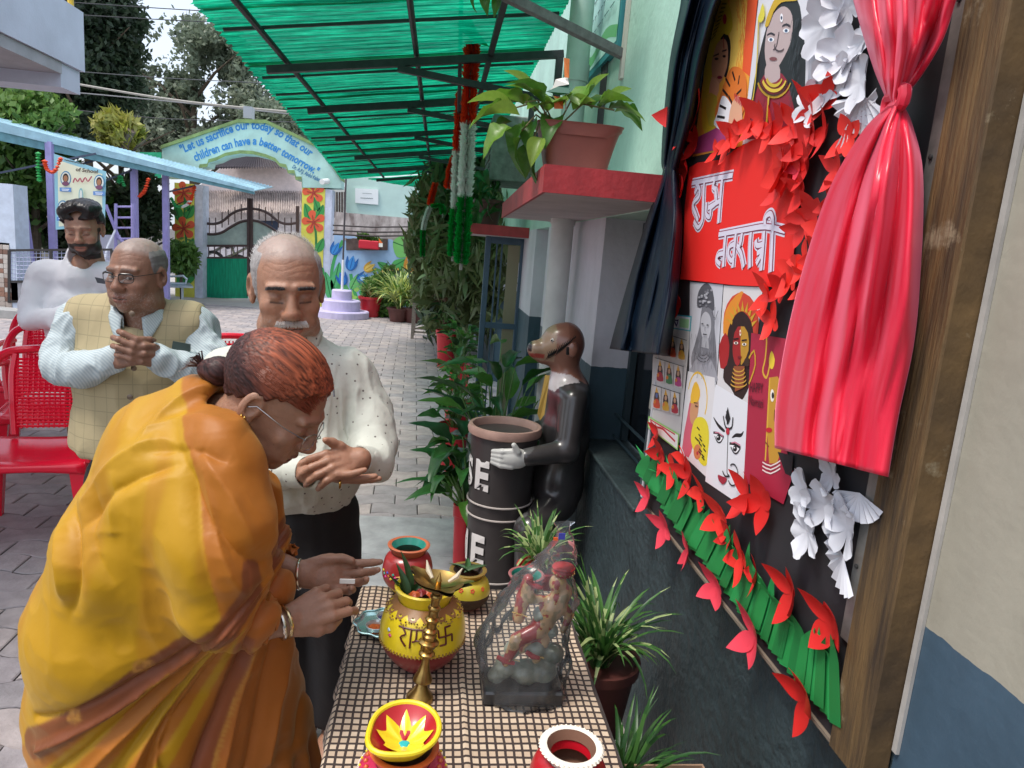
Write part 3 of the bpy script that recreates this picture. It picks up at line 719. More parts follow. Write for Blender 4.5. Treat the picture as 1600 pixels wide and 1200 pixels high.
# ---- house beyond gate -----------------------------------------------------------------------
hs = empty('house', P(400, 400, Y=25), 'whitewashed house with corrugated roof seen through the gateway', 'house')
B_ = lambda x, y, d=0: P(x, y, Y=25+d)
dirty = mat('dirty_white', (.62, .58, .58), .85, var=.35, vscale=3, col2=(.30, .24, .22), bump=.2)
MB().prism([B_(*p) for p in ((300, 300), (345, 262), (400, 246), (520, 290), (520, 305), (300, 305))], (0, .2, 0)).build('gable', mat('gable', (.78, .66, .64), .8, var=.15), hs)
MB().prism([B_(*p, -.3) for p in ((290, 455), (520, 455), (520, 325), (290, 322))], (0, .2, 0)).build('wall', mat('house_wall', (.74, .68, .70), .8, var=.3), hs)
def corr(name, a, b, c, d, n, mt, parent, amp=.03):
    a, b, c, d = map(Vector, (a, b, c, d)); nn = (b-a).cross(c-a).normalized(); V = []; 
    for i in range(n*4+1):
        t = i/(n*4); o = nn*amp*math.cos(2*math.pi*n*t)
        V += [a.lerp(b, t)+o, d.lerp(c, t)+o]
    return mesh(name, V, [(2*i, 2*i+2, 2*i+3, 2*i+1) for i in range(n*4)], mt, parent, True)
tin = mat('old_tin', (.46, .39, .36), .75, var=.5, vscale=5, bump=.2)
corr('roof', B_(300, 330, -1.2), B_(520, 333, -1.2), B_(520, 300, 0), B_(300, 298, 0), 60, tin, hs, .05)
corr('upper_roof', B_(330, 262, -.8), B_(470, 262, -.8), B_(440, 243, 0), B_(365, 243, 0), 34, mat('tin_dark', (.08, .07, .08), .8), hs, .05)
MB().prism([B_(*p, -.32) for p in ((399, 374), (434, 374), (434, 345), (399, 345))], (0, .05, 0)).build('window', mat('blue_shutter', (.03, .045, .09), .6), hs)
MB().prism([B_(*p, -.36) for p in ((396, 377), (437, 377), (437, 374), (396, 374))], (0, .05, 0)).build('sill', paint('b8b0b0'), hs)
# motorbikes parked inside the gate (small)
for i, (bx, lab) in enumerate(((332, 'dark motorbike parked behind the left gate leaf, nearer the hinge'), (372, 'grey motorbike parked behind the left gate leaf, nearer the opening'))):
    Yb = 19; k = Yb/FPX; base = P(bx, 432, Y=Yb); t = empty('motorbike', base, lab, 'motorbike', 'motorbikes parked behind the gate')
    dk = mat('bike_black', (.03, .03, .035), .35, .3)
    for dx in (-.62, .62):
        c = base+Vector((dx, 0, .30)); MB().tube([c+Vector((.27*math.cos(a), 0, .27*math.sin(a))) for a in [j*math.pi/8 for j in range(16)]], .045, 6, closed=True).build('wheel', dk, t)
    z = base.z; b = MB()
    b.tube([base+Vector((-.6, 0, .32)), base+Vector((-.1, 0, .55)), base+Vector((.3, 0, .8)), base+Vector((.45, 0, .95))], .035, 6); b.tube([base+Vector((.62, 0, .3)), base+Vector((.42, 0, 1.0))], .03, 6)
    b.build('frame', mat('bike_metal', (.3, .3, .32), .3, .7), t)
    MB().grid(lambda u, v: base+Vector((-.35+u*.75, (v-.5)*.3, .72+.16*math.sin(math.pi*u))), 8, 4).build('tank', mat('bike_red%d' % i, [(.02, .03, .10), (.2, .2, .22)][i], .3), t, smooth=True)
    MB().tube([base+Vector((-.7, 0, .86)), base+Vector((-.1, 0, .8))], [.09, .12], 8).build('seat', dk, t)
    MB().tube([base+Vector((.4, -.33, 1.05)), base+Vector((.42, 0, 1.0)), base+Vector((.4, .33, 1.05))], .02, 6).build('handlebar', dk, t)
# ---- mural wall -------------------------------------------------------------------------------
YM = 16.1
mw = empty('boundary_wall', P(600, 480, Y=YM), 'boundary wall painted sky blue with giant blue and yellow tulips', 'wall')
M_ = lambda x, y: P(x, y, Y=YM)
pl, pr = M_(518, 480), M_(800, 480)
MB().box((pl.x, YM, -.02), (pr.x, YM+.2, M_(560, 370).z)).build('painted_face', mat('mural_blue', (.36, .55, .80), .75, var=.18, vscale=2.5), mw)
MB().box((pl.x, YM+.012, M_(560, 370).z), (pr.x, YM+.2, M_(560, 334).z)).build('bare_top', mat('stained_plaster', (.68, .62, .60), .9, vscale=3.5, col2=(.16, .12, .11), bump=.5, bscale=12, stretch=(1.6, 1, .7)), mw)
mo = MB()
for i in range(26):
    x = random.uniform(522, 700); mo.prism([M_(x, 372)+Vector((0, -.004, 0)), M_(x+random.uniform(3, 9), 372)+Vector((0, -.004, 0)), M_(x+4, 376+random.uniform(0, 10))+Vector((0, -.004, 0))], (0, -.004, 0))
mo.build('peeling_edge', mat('stain', (.35, .32, .30), .9), mw)
for y in (352, 360, 366):
    tag(MB().tube([P(520, y, Y=YM-.3), P(580, y+3, Y=YM-.3), P(680, y+2, Y=YM-.3)], .018, 5).build('wire', paint('3a3434')), {352: 'upper', 360: 'middle', 366: 'lowest'}[y]+' of the three black wires along the top of the painted wall', 'wire')
fl = Art(lambda x, y: P(x, y, Y=YM-.002), (0, -1, 0), step=.0015)
def tulip(cx, cy, s, a, c, c2):
    ca, sa = math.cos(R_(a)), math.sin(R_(a)); r = lambda pts: [(cx+s*(x*ca-y*sa), cy+s*(x*sa+y*ca)) for x, y in pts]
    fl.poly(c2, r([(-.8, -1), (-.4, -.3), (0, -1.2), (.4, -.3), (.8, -1), (.85, .1), (.5, .8), (0, 1), (-.5, .8), (-.85, .1)]), smooth=3)
    fl.poly(c, r([(0, -1.1), (.45, -.2), (.35, .6), (0, .9), (-.35, .6), (-.45, -.2)]), smooth=3)
    fl.line(c2, r([(0, -.8), (.02, .7)]), .02)
for i in range(70):                                  # painted bushes along the foot
    x = random.uniform(520, 690); y = random.uniform(440, 485); fl.ell(random.choice(['5fb56a', '3f9a58', '86c66a', '2f8a5e', '9ccf62']), x, y, random.uniform(4, 9), random.uniform(3, 5), random.uniform(-70, 70), layer=1+(i % 8)*.3)
gs = '3fa05a'
for pts in ([(522, 470), (518, 430), (524, 400), (536, 376)], [(562, 478), (552, 450), (548, 428)], [(556, 470), (572, 455), (574, 440)], [(598, 470), (600, 430), (585, 420)], [(610, 475), (620, 445), (622, 432)], [(520, 460), (534, 440)]):
    fl.line(gs, pts, .07, smooth=4)
leafp(520, 455, 530, 410, .2, '4fb070', 5); leafp(518, 470, 508, 425, .2, '4fb070', 5); leafp(548, 452, 560, 428, .3, '6cc070', 5); leafp(572, 460, 566, 430, .2, '5fb868', 5)
leafp(612, 418, 636, 404, .35, '57b05e', 5); leafp(610, 425, 590, 410, .3, '57b05e', 5); leafp(614, 378, 650, 392, .5, '7cc46c', 5); leafp(627, 470, 640, 436, .25, '57b05e', 5)
tulip(524, 389, 10, 30, '3b8fd8', '1f66b0'); tulip(549, 412, 11, 15, '3b8fd8', '1f66b0'); tulip(535, 436, 10, -20, '2f7fd0', '1d5fae'); tulip(566, 434, 9, 60, '3b8fd8', '2563a8'); fl.ell('bfe0f5', 567, 435, 4, 3)
tulip(577, 418, 9, 60, 'f2cf6a', 'd9a63a'); tulip(596, 436, 13, 5, 'f6d070', 'd89a3c'); tulip(622, 430, 10, 0, 'f2c75c', 'd89a3c'); tulip(641, 414, 12, 20, 'f0c050', 'cc8a34')
fl.build('mural', mw)
# opening with red planter
MB().prism([M_(*p)+Vector((0, -.02, 0)) for p in ((541, 373), (606, 373), (606, 391), (541, 391))], (0, .018, 0)).build('niche', mat('niche_dark', (.12, .09, .08), .9, var=.5), mw)
wp = empty('planter_box', P(577, 388, Y=YM-.2), 'red planter box with small flag hanging on the painted wall', 'planter')
MB().box(P(560, 388, Y=YM-.32), P(594, 377, Y=YM-.05), .02).build('box', paint('c81f34'), wp)
c_ = P(577, 374, Y=YM-.18); crown('foliage', [(c_.x-.05, c_.y, c_.z, .26, .1, .09)], 260, .06, gb_, wp, aspect=2.5)
fa = Art(lambda x, y: P(x, y, Y=YM-.34), (0, -1, 0)); fa.poly('e8702a', [(592, 372), (598, 380), (592, 380)]); fa.poly('e9e9e0', [(592, 380), (598, 380), (598, 386), (592, 386)]); fa.build('flag', wp)
# pale green sign building above
sb_ = empty('signboard', P(600, 320, Y=17.5), 'long pale green hoarding with a white name plate above the mural', 'sign')
MB().prism([P(*p, Y=17.5) for p in ((540, 272), (760, 296), (760, 356), (541, 332))], (0, .25, 0)).build('panel', mat('hoarding', (.50, .68, .62), .6, var=.12, vscale=2), sb_)
MB().prism([P(*p, Y=17.42) for p in ((553, 333), (760, 357), (760, 364), (553, 341))], (0, .2, 0)).build('beam', mat('beam_grey', (.25, .25, .26), .8), sb_)
MB().prism([P(*p, Y=17.45) for p in ((555, 294), (591, 296), (591, 320), (555, 317))], (0, .04, 0)).build('name_plate', paint('e8ecec'), sb_)
lettering('~~~~~~', [(563, 311), (583, 312)], 6, '6a7a80', sb_, 17.44); lettering('~~~~~~', [(566, 303), (581, 304)], 4, '6a7a80', sb_, 17.439)
lettering('~~~~~', [(638, 330), (668, 333)], 9, 'e8f0ec', sb_, 17.49)
lv = empty('louvre_panel', P(525, 330, Y=17.2), 'brown slatted panel between the arch and the green hoarding', 'panel')
for i in range(6): MB().prism([P(*p, Y=17.2) for p in ((517+i*4, 300), (519.6+i*4, 300), (519.6+i*4, 340), (517+i*4, 340))], (0, .05, 0)).build('slat', mat('slat_brown', (.16, .11, .09), .8, var=.3), lv)
hb2 = MB().prism([P(*p, Y=19) for p in ((505, 292), (545, 292), (545, 370), (505, 370))], (0, .1, 0)).build('back_wall', mat('back_plaster', (.6, .58, .56), .85, var=.3)); tag(hb2, 'plain pale wall strip behind the slatted panel', 'wall')
# ---- flag pole with stepped base ---------------------------------------------------------------
fp = empty('flag_pole', (-1.92, 14.75, 0), 'thin flag pole on a round three stepped lilac plinth', 'flagpole')
lil = mat('lilac_paint', (.55, .50, .72), .7, var=.15, vscale=6)
for r, z0, z1 in ((.56, 0, .14), (.38, .14, .35), (.2, .35, .55)): MB().lathe([(r, z0), (r, z1-.02), (r-.02, z1)], (-1.92, 14.75, 0), 32).build('step', lil, fp)
MB().tube([(-1.92, 14.75, .55), (-1.92, 14.75, 1.15)], .025, 8).build('lower_pole', paint('e4e4ea'), fp); MB().tube([(-1.92, 14.75, 1.15), (-1.92, 14.75, 3.6)], .018, 8).build('pole', paint('4a4448'), fp)
# ---- overhead wires ---------------------------------------------------------------------------
for i, (a, b, c, r, cl) in enumerate((((100, 3), (300, 16), (460, 24), .012, '3a3c40'), ((100, 22), (300, 33), (500, 40), .012, '3a3c40'), ((100, 128), (300, 160), (560, 184), .03, 'a8a49c'), ((100, 143), (280, 160), (560, 190), .015, '8a8c90'), ((30, 160), (250, 185), (560, 192), .012, '44464a'), ((100, 110), (260, 122), (420, 130), .012, '55585c'))):
    tag(MB().tube([P(*q, Y=20+i*.4) for q in smooth_poly([a, b, c], 5, False)], r, 5, cap=False).build('overhead_wire', paint(cl)), ['topmost thin overhead wire crossing the sky', 'second thin overhead wire from the top', 'thick pale overhead cable sloping past the arch', 'thin overhead wire just under the thick pale cable', 'lowest overhead wire reaching to the dark tree', 'faint overhead wire in front of the pale tree'][i], 'wire')
# ---- balcony at upper left ----------------------------------------------------------------------
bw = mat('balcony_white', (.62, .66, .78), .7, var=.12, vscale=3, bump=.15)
XB = -2.75
q0 = P(134, 150, X=XB); q1 = P(134, 118, X=XB); q2 = P(134, 22, X=XB); yb = q0.y
bb_ = empty('building', (XB-2, yb, 0), 'white building corner with overhanging balcony at upper left', 'building')
MB().prism([(XB, yb, q1.z+.02), (XB, 1.2, q1.z+.02), (XB, 1.2, q2.z), (XB, yb, q2.z)], (-.12, 0, 0)).build('parapet', bw, bb_)
MB().box((XB-4.5, yb-.12, q1.z+.02), (XB-.121, yb-.002, q2.z)).build('parapet', bw, bb_)
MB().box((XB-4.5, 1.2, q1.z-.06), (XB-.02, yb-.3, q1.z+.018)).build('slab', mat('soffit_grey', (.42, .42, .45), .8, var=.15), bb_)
MB().box((XB-4.5, yb-.3, q0.z), (XB-.03, yb-.02, q1.z+.018)).build('beam', bw, bb_)
rl = mat('rail_yellow', (.65, .42, .03), .4); r0 = Vector((XB-.06, yb-.06, q2.z))
MB().tube([r0, r0+Vector((0, 0, .9))], .022, 8).build('rail_post', rl, bb_); 
for i in range(12): MB().tube([(XB-.06, yb-.2-i*.13, q2.z), (XB-.06, yb-.2-i*.13, q2.z+.9)], .008, 6).build('rail_bar', mat('rail_dark', (.06, .07, .1), .4), bb_)
c0 = P(20, 290, Y=12.2); c1 = P(22, 475, Y=12.2)
MB().box((c0.x-3, 12.2, 0), (c0.x, 12.6, c0.z+.02)).build('wall', mat('blueish_wall', (.58, .66, .78), .75, var=.15), bb_)
tc0 = P(14, 380, Y=12.19)
tl = MB(); pal = [mat('mosaic_%d' % i, c, .5) for i, c in enumerate([(.30, .16, .11), (.45, .38, .33), (.20, .11, .08), (.55, .50, .45)])]
tt = empty('mosaic_pillar', (c1.x, 12.2, 0), 'brown and cream mosaic tiled pillar at the far left edge', 'pillar')
MB().box((tc0.x-.8, 12.2, 0), (tc0.x, 12.5, tc0.z)).build('core', paint('6a625c'), tt)
tw, th = .10, .075
tp_ = [bpy.data.meshes.new('tile') for _ in pal]
for i, me in enumerate(tp_): b = MB().box((0, -.008, 0), (tw-.004, 0, th-.004), .003); me.from_pydata(b.v, [], b.f); me.materials.append(pal[i])
for r in range(int(tc0.z/th)):
    for c in range(5):
        o = bpy.data.objects.new('tile', random.choice(tp_)); C.objects.link(o); o.parent = tt
        o.location = (tc0.x-(c+1)*tw-tt.location.x, 12.199-tt.location.y, r*th)
# ---- low fence ----
lf = empty('fence', P(50, 470, Y=12.2), 'low dark framed mesh fence beside the mosaic pillar', 'fence')
f = MB(); F_ = lambda x, y: P(x, y, Y=12.2)
for x in (15, 80, 175): f.bar(F_(x, 391), F_(x, 473), .04)
for y in (391, 440, 471): f.bar(F_(15, y), F_(175, y-1), .035)
f.build('frame', paint('33302f'), lf)
f = MB()
for i in range(24): f.tube([F_(17+i*6.6, 392), F_(17+i*6.6, 440)], .005, 4, cap=False)
for i in range(7): f.tube([F_(15, 396+i*6.3), F_(175, 395.5+i*6.3)], .005, 4, cap=False)
f.build('wire_mesh', paint('aab0cc'), lf)['kind'] = 'stuff'
MB().prism([F_(15, 442), F_(175, 440), F_(175, 470), F_(15, 471)], (0, .02, 0)).build('kick_panel', paint('9a9aa0'), lf)
kb = structure(MB().box((-12.5, 11.3, -.02), (-5.5, 11.7, .12)).build('kerb', mat('kerb_grey', (.36, .36, .35), .85, var=.2)))
# ---- blue tin roof shelter at left -----------------------------------------------------------------
sh = empty('shelter', (-5.2, 10, 0), 'pale blue tin roofed shelter on lilac posts at left', 'shelter')
bt = mat('blue_tin', (.42, .66, .76), .5, var=.3, vscale=4, bump=.2)
e0 = P(0, 203, Y=12.7); e1 = P(398, 299, Y=15.3)
d_ = (e1-e0); e00 = e0-d_*.3
g0, g1 = e00+Vector((.0, 0, .0)), e1
corr('roof_sheet', g0, g1, g1+Vector((-.1, 2.2, .24)), g0+Vector((-.1, 2.2, .24)), 70, bt, sh, .018)
MB().prism([g0+Vector((.0, -.02, -.0)), g1+Vector((.0, -.02, .0)), g1+Vector((.0, -.02, -.06)), g0+Vector((.0, -.02, -.2))], (0, .03, 0)).build('fascia', mat('blue_tin2', (.16, .36, .42), .5, var=.3), sh)
MB().prism([g0+Vector((0, -.06, .14)), g1+Vector((0, -.06, .05)), g1+Vector((0, -.06, -.01)), g0+Vector((0, -.06, -.03))], (0, .03, 0)).build('gutter', bt, sh)
lp = mat('lilac_post', (.38, .34, .66), .5, var=.15)
for x, yb_, Yp in ((80, 395, 13.1), (210, 390, 14.2), (259, 400, 14.6)):
    p = P(x, 300, Y=Yp); _t = (p.x-e0.x)/(e1.x-e0.x); MB().bar((p.x, Yp, 0), (p.x, Yp, e0.z+(e1.z-e0.z)*_t), .10).build('post', lp, sh)
for x0, y0, Y0, x1, y1, Y1 in ((0, 270, 13, 150, 240, 13.3), (85, 268, 13.3, 150, 250, 14), (165, 282, 14, 215, 262, 14.2), (262, 300, 14.7, 305, 290, 15)):
    MB().bar(P(x0, y0, Y=Y0), P(x1, y1, Y=Y1), .03).build('truss', paint('4d5468'), sh)
# swing frame and ladder
sw = empty('play_frame', P(45, 430, Y=13), 'lilac steel play frame leg at far left behind the mesh fence', 'play frame')
for a, b in (((38, 322), (38, 425)), ((40, 322), (55, 430)), ((20, 325), (40, 322))): MB().tube([P(*a, Y=13.), P(*b, Y=13.)], .03, 8).build('leg', lp, sw)
ld = empty('ladder', P(195, 430, Y=13.6), 'lilac climbing ladder with slide beside the young man', 'ladder')
for x in (181, 207): MB().tube([P(x, 318, Y=13.6), P(x, 420, Y=13.6)], .028, 8).build('rail', lp, ld)
for y in (323, 340, 356, 373): MB().tube([P(182, y, Y=13.6), P(206, y, Y=13.6)], .018, 6).build('rung', lp, ld)
MB().tube([P(181, 358, Y=13.6), P(168, 385, Y=13.4), P(160, 420, Y=13.2)], .02, 6).build('handrail', paint('dfe2ee'), ld)
MB().tube([P(165, 320, Y=13.6), P(185, 370, Y=13.6), P(232, 420, Y=13.6)], .03, 6).build('slide_edge', lp, ld)
tag(MB().prism([P(*p, Y=14) for p in ((150, 367), (181, 367), (181, 420), (150, 420))], (0, .2, 0)).build('white_box', paint('d4d2de')), 'pale painted block behind the ladder frame', 'block')
# ---- banner ----
bn = empty('banner', P(120, 360, Y=12.6), 'tall pale banner with oval portraits hung from the shelter', 'banner')
ba = Art(lambda x, y: P(x, y, Y=12.6), (0, -1, 0), step=.002)
ba.poly('8fc4d4', [(84, 240), (166, 268), (164, 352), (87, 359)]); ba.poly('e2e6cc', [(90, 250), (160, 272), (160, 348), (92, 354)], smooth=0)
for cx, cy in ((103, 279), (156, 285), (100, 325)):
    ba.ell('4f8fb4', cx, cy, 8.5, 12); ba.ell('dfe4dc', cx, cy, 7, 10); ba.ell('22201f', cx, cy-1, 4.6, 7); ba.ell('a87858', cx, cy, 3.4, 5); ba.ell('7a4a68', cx, cy+8, 5.5, 3.4)
    ba.poly('5f8fcc', [(cx-9, cy+14), (cx+9, cy+14.5), (cx+9, cy+21), (cx-9, cy+20)]); ba.line('dfe8f4', [(cx-6, cy+16.5), (cx+6, cy+17)], .012); ba.line('dfe8f4', [(cx-5, cy+18.5), (cx+5, cy+19)], .012)
ba.ell('7fb8bc', 129, 306, 3.6, 12); ba.ell('dfe4dc', 129, 306, 2.2, 9)
ba.line('a8485c', [(117, 286), (120, 279), (124, 284), (128, 279), (131, 285), (136, 278), (140, 284), (146, 276)], .02, smooth=3)
lettering('of School', [(118, 267), (153, 271)], 7, '5b5048', bn, 12.585); lettering('~~~~~~~', [(100, 252), (132, 259)], 8, '4a4440', bn, 12.584)
ba.build('print', bn)
# garland scraps on the shelter
def scrap(pts, Y, col, lab, r=.045):
    b = MB()
    for i, p in enumerate(smooth_poly(pts, 5, False)): q = P(*p, Y=Y); b.lathe([(0.001, -.03), (r*(.8+.4*random.random()), 0), (.001, .03)], q, 7)
    return tag(b.build('tinsel', paint(col)), lab, 'tinsel', 'tinsel scraps on the blue shelter')
scrap([(70, 252), (74, 265), (85, 268), (95, 248)], 12.4, 'd8481f', 'orange tinsel loop at the top corner of the banner')
scrap([(60, 240), (60, 262), (62, 282)], 12.4, '1f9a4a', 'green tinsel strand left of the banner')
scrap([(232, 280), (226, 298), (218, 307)], 14, 'd8481f', 'orange tinsel between the two right shelter posts')
scrap([(186, 285), (188, 276), (194, 290)], 13.8, '1f8a4a', 'green tinsel tuft left of the ladder post')
scrap([(268, 310), (275, 322), (285, 322)], 14.8, '2fa05a', 'green tinsel on the left flower pillar')
scrap([(304, 292), (300, 308), (295, 318)], 14.8, 'd8481f', 'orange tinsel on the left flower pillar'); scrap([(285, 323), (292, 320), (297, 314)], 14.8, 'e4e8e4', 'white tinsel on the left flower pillar')
# steel bench
sbn = empty('steel_bench', P(265, 465, Y=13), 'perforated steel waiting bench by the left flower pillar', 'bench')
stm = mat('bench_steel', (.5, .58, .62), .35, .5)
def B3(x, y, d=0): return P(x, y, Y=15+d)
MB().prism([B3(240, 449), B3(302, 450), B3(296, 444, .5), B3(240, 442, .5)], (0, 0, .03)).build('seat', stm, sbn)
MB().prism([B3(240, 442, .5), B3(262, 444, .5), B3(254, 405, .7), B3(240, 403, .7)], (0, .03, 0)).build('backrest', stm, sbn)
MB().tube([B3(x, y, .2) for x, y in ((264, 448), (264, 432), (286, 431), (292, 436), (290, 443), (268, 443))], .025, 7).build('armrest', stm, sbn)
for x in (250, 285): q = B3(x, 450, .2); MB().tube([q, (q.x, q.y, 0)], .025, 7).build('leg', stm, sbn)
# shrub in front of left pillar
ps = empty('shrub', P(282, 440, Y=15.6), 'feathery green shrub in front of the left flower pillar', 'shrub'); q = P(283, 402, Y=15.6)
crown('foliage', [(q.x, q.y, q.z, .33, .25, .36), (q.x-.1, q.y, q.z-.1, .25, .2, .25)], 2600, .06, [gb_[1], gd[2], gb_[0]], ps, aspect=2.6); MB().tube([(q.x, q.y, 0), (q.x, q.y, q.z)], .03, 6).build('stem', bark, ps)
gm_ = mat('green_net', (.02, .42, .22), .6, var=.3)
tag(MB().prism([P(*p, Y=18) for p in ((205, 238), (252, 238), (252, 285), (230, 270), (210, 262))], (0, .02, 0)).build('shade_net', gm_), 'green shade net stretched left of the arch', 'net')
# ================================================================== DISPLAY BOARD
XF = .70
bd = empty('display_board', (XF, .87, .85), 'tall black school display board covered with paper flowers and goddess drawings', 'board')
def W(px, py, off=0): return P(px, py, X=XF-off)
def WY(px, py): p = W(px, py); return p.y, p.z
zt = 2.75
MB().box((XF, 1.0, .845), (WX-.001, 2.135, zt)).build('black_panel', mat('black_chart', (.022, .022, .026), .65, var=.3), bd)
wood = mat('weathered_wood', (.17, .10, .035), .8, vscale=4, col2=(.035, .022, .012), bump=.6, bscale=18, stretch=(1, 9, .9))
n = wood.node_tree.nodes; L = wood.node_tree.links
no = n.new('ShaderNodeTexNoise'); no.inputs['Scale'].default_value = 7; no.inputs['Detail'].default_value = 7; no.inputs['Roughness'].default_value = .7
tcn = n.new('ShaderNodeTexCoord'); L.new(tcn.outputs['Object'], no.inputs[0])
rp = n.new('ShaderNodeMapRange'); rp.inputs[1].default_value = .58; rp.inputs[2].default_value = .66; L.new(no.outputs[0], rp.inputs[0])
mx = n.new('ShaderNodeMix'); mx.data_type = 'RGBA'; mx.inputs[7].default_value = (.26, .21, .13, 1); old = n['Principled BSDF'].inputs['Base Color'].links[0].from_socket
L.new(rp.outputs[0], mx.inputs[0]); L.new(old, mx.inputs[6]); L.new(mx.outputs[2], n['Principled BSDF'].inputs['Base Color'])
MB().box((XF-.012, .897, .838), (WX-.001, .9855, zt), .003).build('frame_post', wood, bd)
alu = mat('aluminium_strip', (.22, .215, .20), .5, .35, var=.35, vscale=25)
MB().box((XF-.008, .9865, 1.02), (XF+.02, 1.012, zt), .002).build('edge_strip', alu, bd)
MB().box((XF-.006, .987, .838), (WX-.001, 2.14, .8445)).build('edge_strip', mat('strip_wood', (.20, .16, .12), .7), bd)
MB().box((XF-.004, 2.136, .85), (WX-.001, 2.15, zt)).build('edge_strip', paint('c4c4c8'), bd)
sc0 = MB().lathe([(.004, 0), (.004, .002), (.001, .003)], (0, 0, 0), 8); 
me = bpy.data.meshes.new('screw'); me.from_pydata([(-z, x, y) for x, y, z in sc0.v], [], sc0.f); me.materials.append(paint('333333'))
for i in range(7):
    o = bpy.data.objects.new('screw', me); C.objects.link(o); o.parent = bd; o.location = Vector((XF-.009, .999, 1.15+i*.21))-bd.location
MB().box((WX-.006, .884, .9), (WX-.0005, .8945, zt)).build('gap_filler', mat('putty', (.45, .43, .40), .7, var=.3), bd)
# --- grey white chart border at left of the lower drawings
ab = Art(lambda x, y: W(x, y), (-1, 0, 0), step=.0009)
def sheetart(name, pts, col='e6e4e2', parent=bd, base=0, **k):
    a = Art(lambda x, y: W(x, y, .0012*base), (-1, 0, 0), step=.00009, base=0); a.poly(col, pts, **k); return a
white_paper = 'd9dae0'
# red chart
rc = [(1077, 262), (1090, 254), (1128, 249), (1152, 231), (1190, 212), (1245, 190), (1258, 250), (1247, 330), (1240, 400), (1230, 449), (1150, 446), (1063, 436), (1068, 380), (1070, 320)]
a = sheetart('red_chart', rc, 'e8251f', base=4); a.build('red_chart', bd)
a = Art(lambda x, y: W(x, y, .0048), (-1, 0, 0), step=.0006, base=0)
# sub helper: picture coordinates taken from an enlarged view of the lettering (origin 1040,190, scale .225)
z = lambda pts: [(1040+x*.225, 190+y*.225) for x, y in pts]
word1 = [ [(185,428),(300,405),(470,372)],
          [(272,420),(268,500),(262,680)], [(215,430),(240,470),(235,520),(200,560),(196,600),(212,640),(228,690)],
          [(228,455),(205,500)], [(200,690),(228,735),(255,700),(262,662)],
          [(398,390),(385,540),(372,705)], [(345,405),(335,455),(360,470)], [(350,470),(355,560),(320,600),(312,660),(285,640),(290,560)],[(300,600),(390,545)] ]
word2 = [ [(372,785),(560,750),(700,730),(835,760)],
          [(420,790),(412,880),(404,1010)], [(412,915),(370,925),(360,965),(385,990)],
          [(492,778),(480,900),(470,1015)], [(485,850),(448,870),(440,930),(462,965),(482,930)],
          [(535,775),(525,840),(512,880),(530,920),(548,1010)], [(512,885),(500,860)],
          [(598,768),(590,880),(590,1015)],
          [(690,760),(680,900),(668,1035)], [(685,850),(640,860),(632,820)],[(680,905),(635,990)], [(678,890),(640,915)],
          [(748,760),(742,900),(735,1045)], [(748,760),(752,690),(735,640),(700,665),(695,720)] ]
for wd, lw in ((word1, .017), (word2, .016)):
    for w_, c_, l_ in ((lw*1.6, 'd8d4e4', .5), (lw*1.02, '8a2548', 1.6), (lw*.72, 'd8d4e4', 2.7)):
        for i, stn in enumerate(wd): a.line(c_, z(stn), w_, smooth=4 if len(stn) > 2 else 0, layer=l_+.08*i)
a.build('paper_lettering', bd)
# ---- posters (simple goddess pictures drawn by pupils) ------------------------------------------
def ringp(cx, cy, rx, ry, n=16, a0=0, a1=360): return [(cx+rx*math.cos(R_(a0+(a1-a0)*i/n)), cy+ry*math.sin(R_(a0+(a1-a0)*i/n))) for i in range(n+1)]
# A: woman with yellow veil and tiger
a = sheetart('p', [(1125, -60), (1190, -60), (1160, 228), (1082, 245)], 'e8a23c', base=1)
a.poly('f0c65a', [(1140, -40), (1160, -40), (1152, 120), (1140, 130)]); a.poly('e2582c', [(1172, -50), (1190, -60), (1172, 120), (1160, 110)])
a.poly('d8b92c', [(1128, -10), (1140, 10), (1145, 40), (1138, 55), (1122, 70), (1113, 110), (1110, 160), (1118, 200), (1112, 214), (1098, 200), (1097, 150), (1103, 90), (1110, 40)], smooth=3)
a.poly('1d1a1c', [(1126, 60), (1138, 55), (1142, 75), (1138, 110), (1132, 120)], smooth=2)
a.poly('c98d6b', [(1124, 64), (1134, 62), (1138, 80), (1136, 105), (1130, 122), (1122, 132), (1114, 122), (1112, 100), (1117, 78)], smooth=3)
a.poly('d8a07c', [(1112, 120), (1124, 130), (1120, 152), (1108, 152)], smooth=2); a.poly('c2ad3a', [(1103, 150), (1120, 150), (1122, 190), (1108, 196)], smooth=2)
a.ell('2a1416', 1120, 92, 3.2, 2); a.ell('2a1416', 1132, 88, 2.6, 2); a.line('2a1416', [(1115, 88), (1124, 84)], .004); a.line('2a1416', [(1129, 80), (1136, 78)], .004)
a.ell('8a1c34', 1125, 121, 4, 2.6); a.ell('c2203a', 1133, 30, 3, 8); a.line('b01a2c', [(1131, 58), (1132, 76)], .004)
for i in range(9): a.line('8c7a1a', [(1112+i*2.2, 62-i*7), (1119+i*2.2, 54-i*6)], .004)
a.poly('a03a72', [(1090, 215), (1120, 200), (1150, 190), (1150, 228), (1082, 242)], smooth=1)
a.poly('d8752c', [(1140, 112), (1150, 104), (1162, 110), (1168, 130), (1165, 170), (1150, 190), (1128, 196), (1118, 178), (1126, 150)], smooth=3)
a.poly('e6e6ea', [(1130, 150), (1142, 160), (1150, 185), (1135, 205), (1117, 195), (1122, 178)], smooth=3)
for pts in ([(1135, 122), (1142, 135)], [(1146, 112), (1150, 126)], [(1157, 118), (1155, 132)], [(1160, 140), (1152, 148)], [(1126, 165), (1136, 170)], [(1122, 182), (1134, 184)], [(1140, 150), (1146, 162)], [(1131, 140), (1139, 150)]): a.line('1a1416', pts, .006)
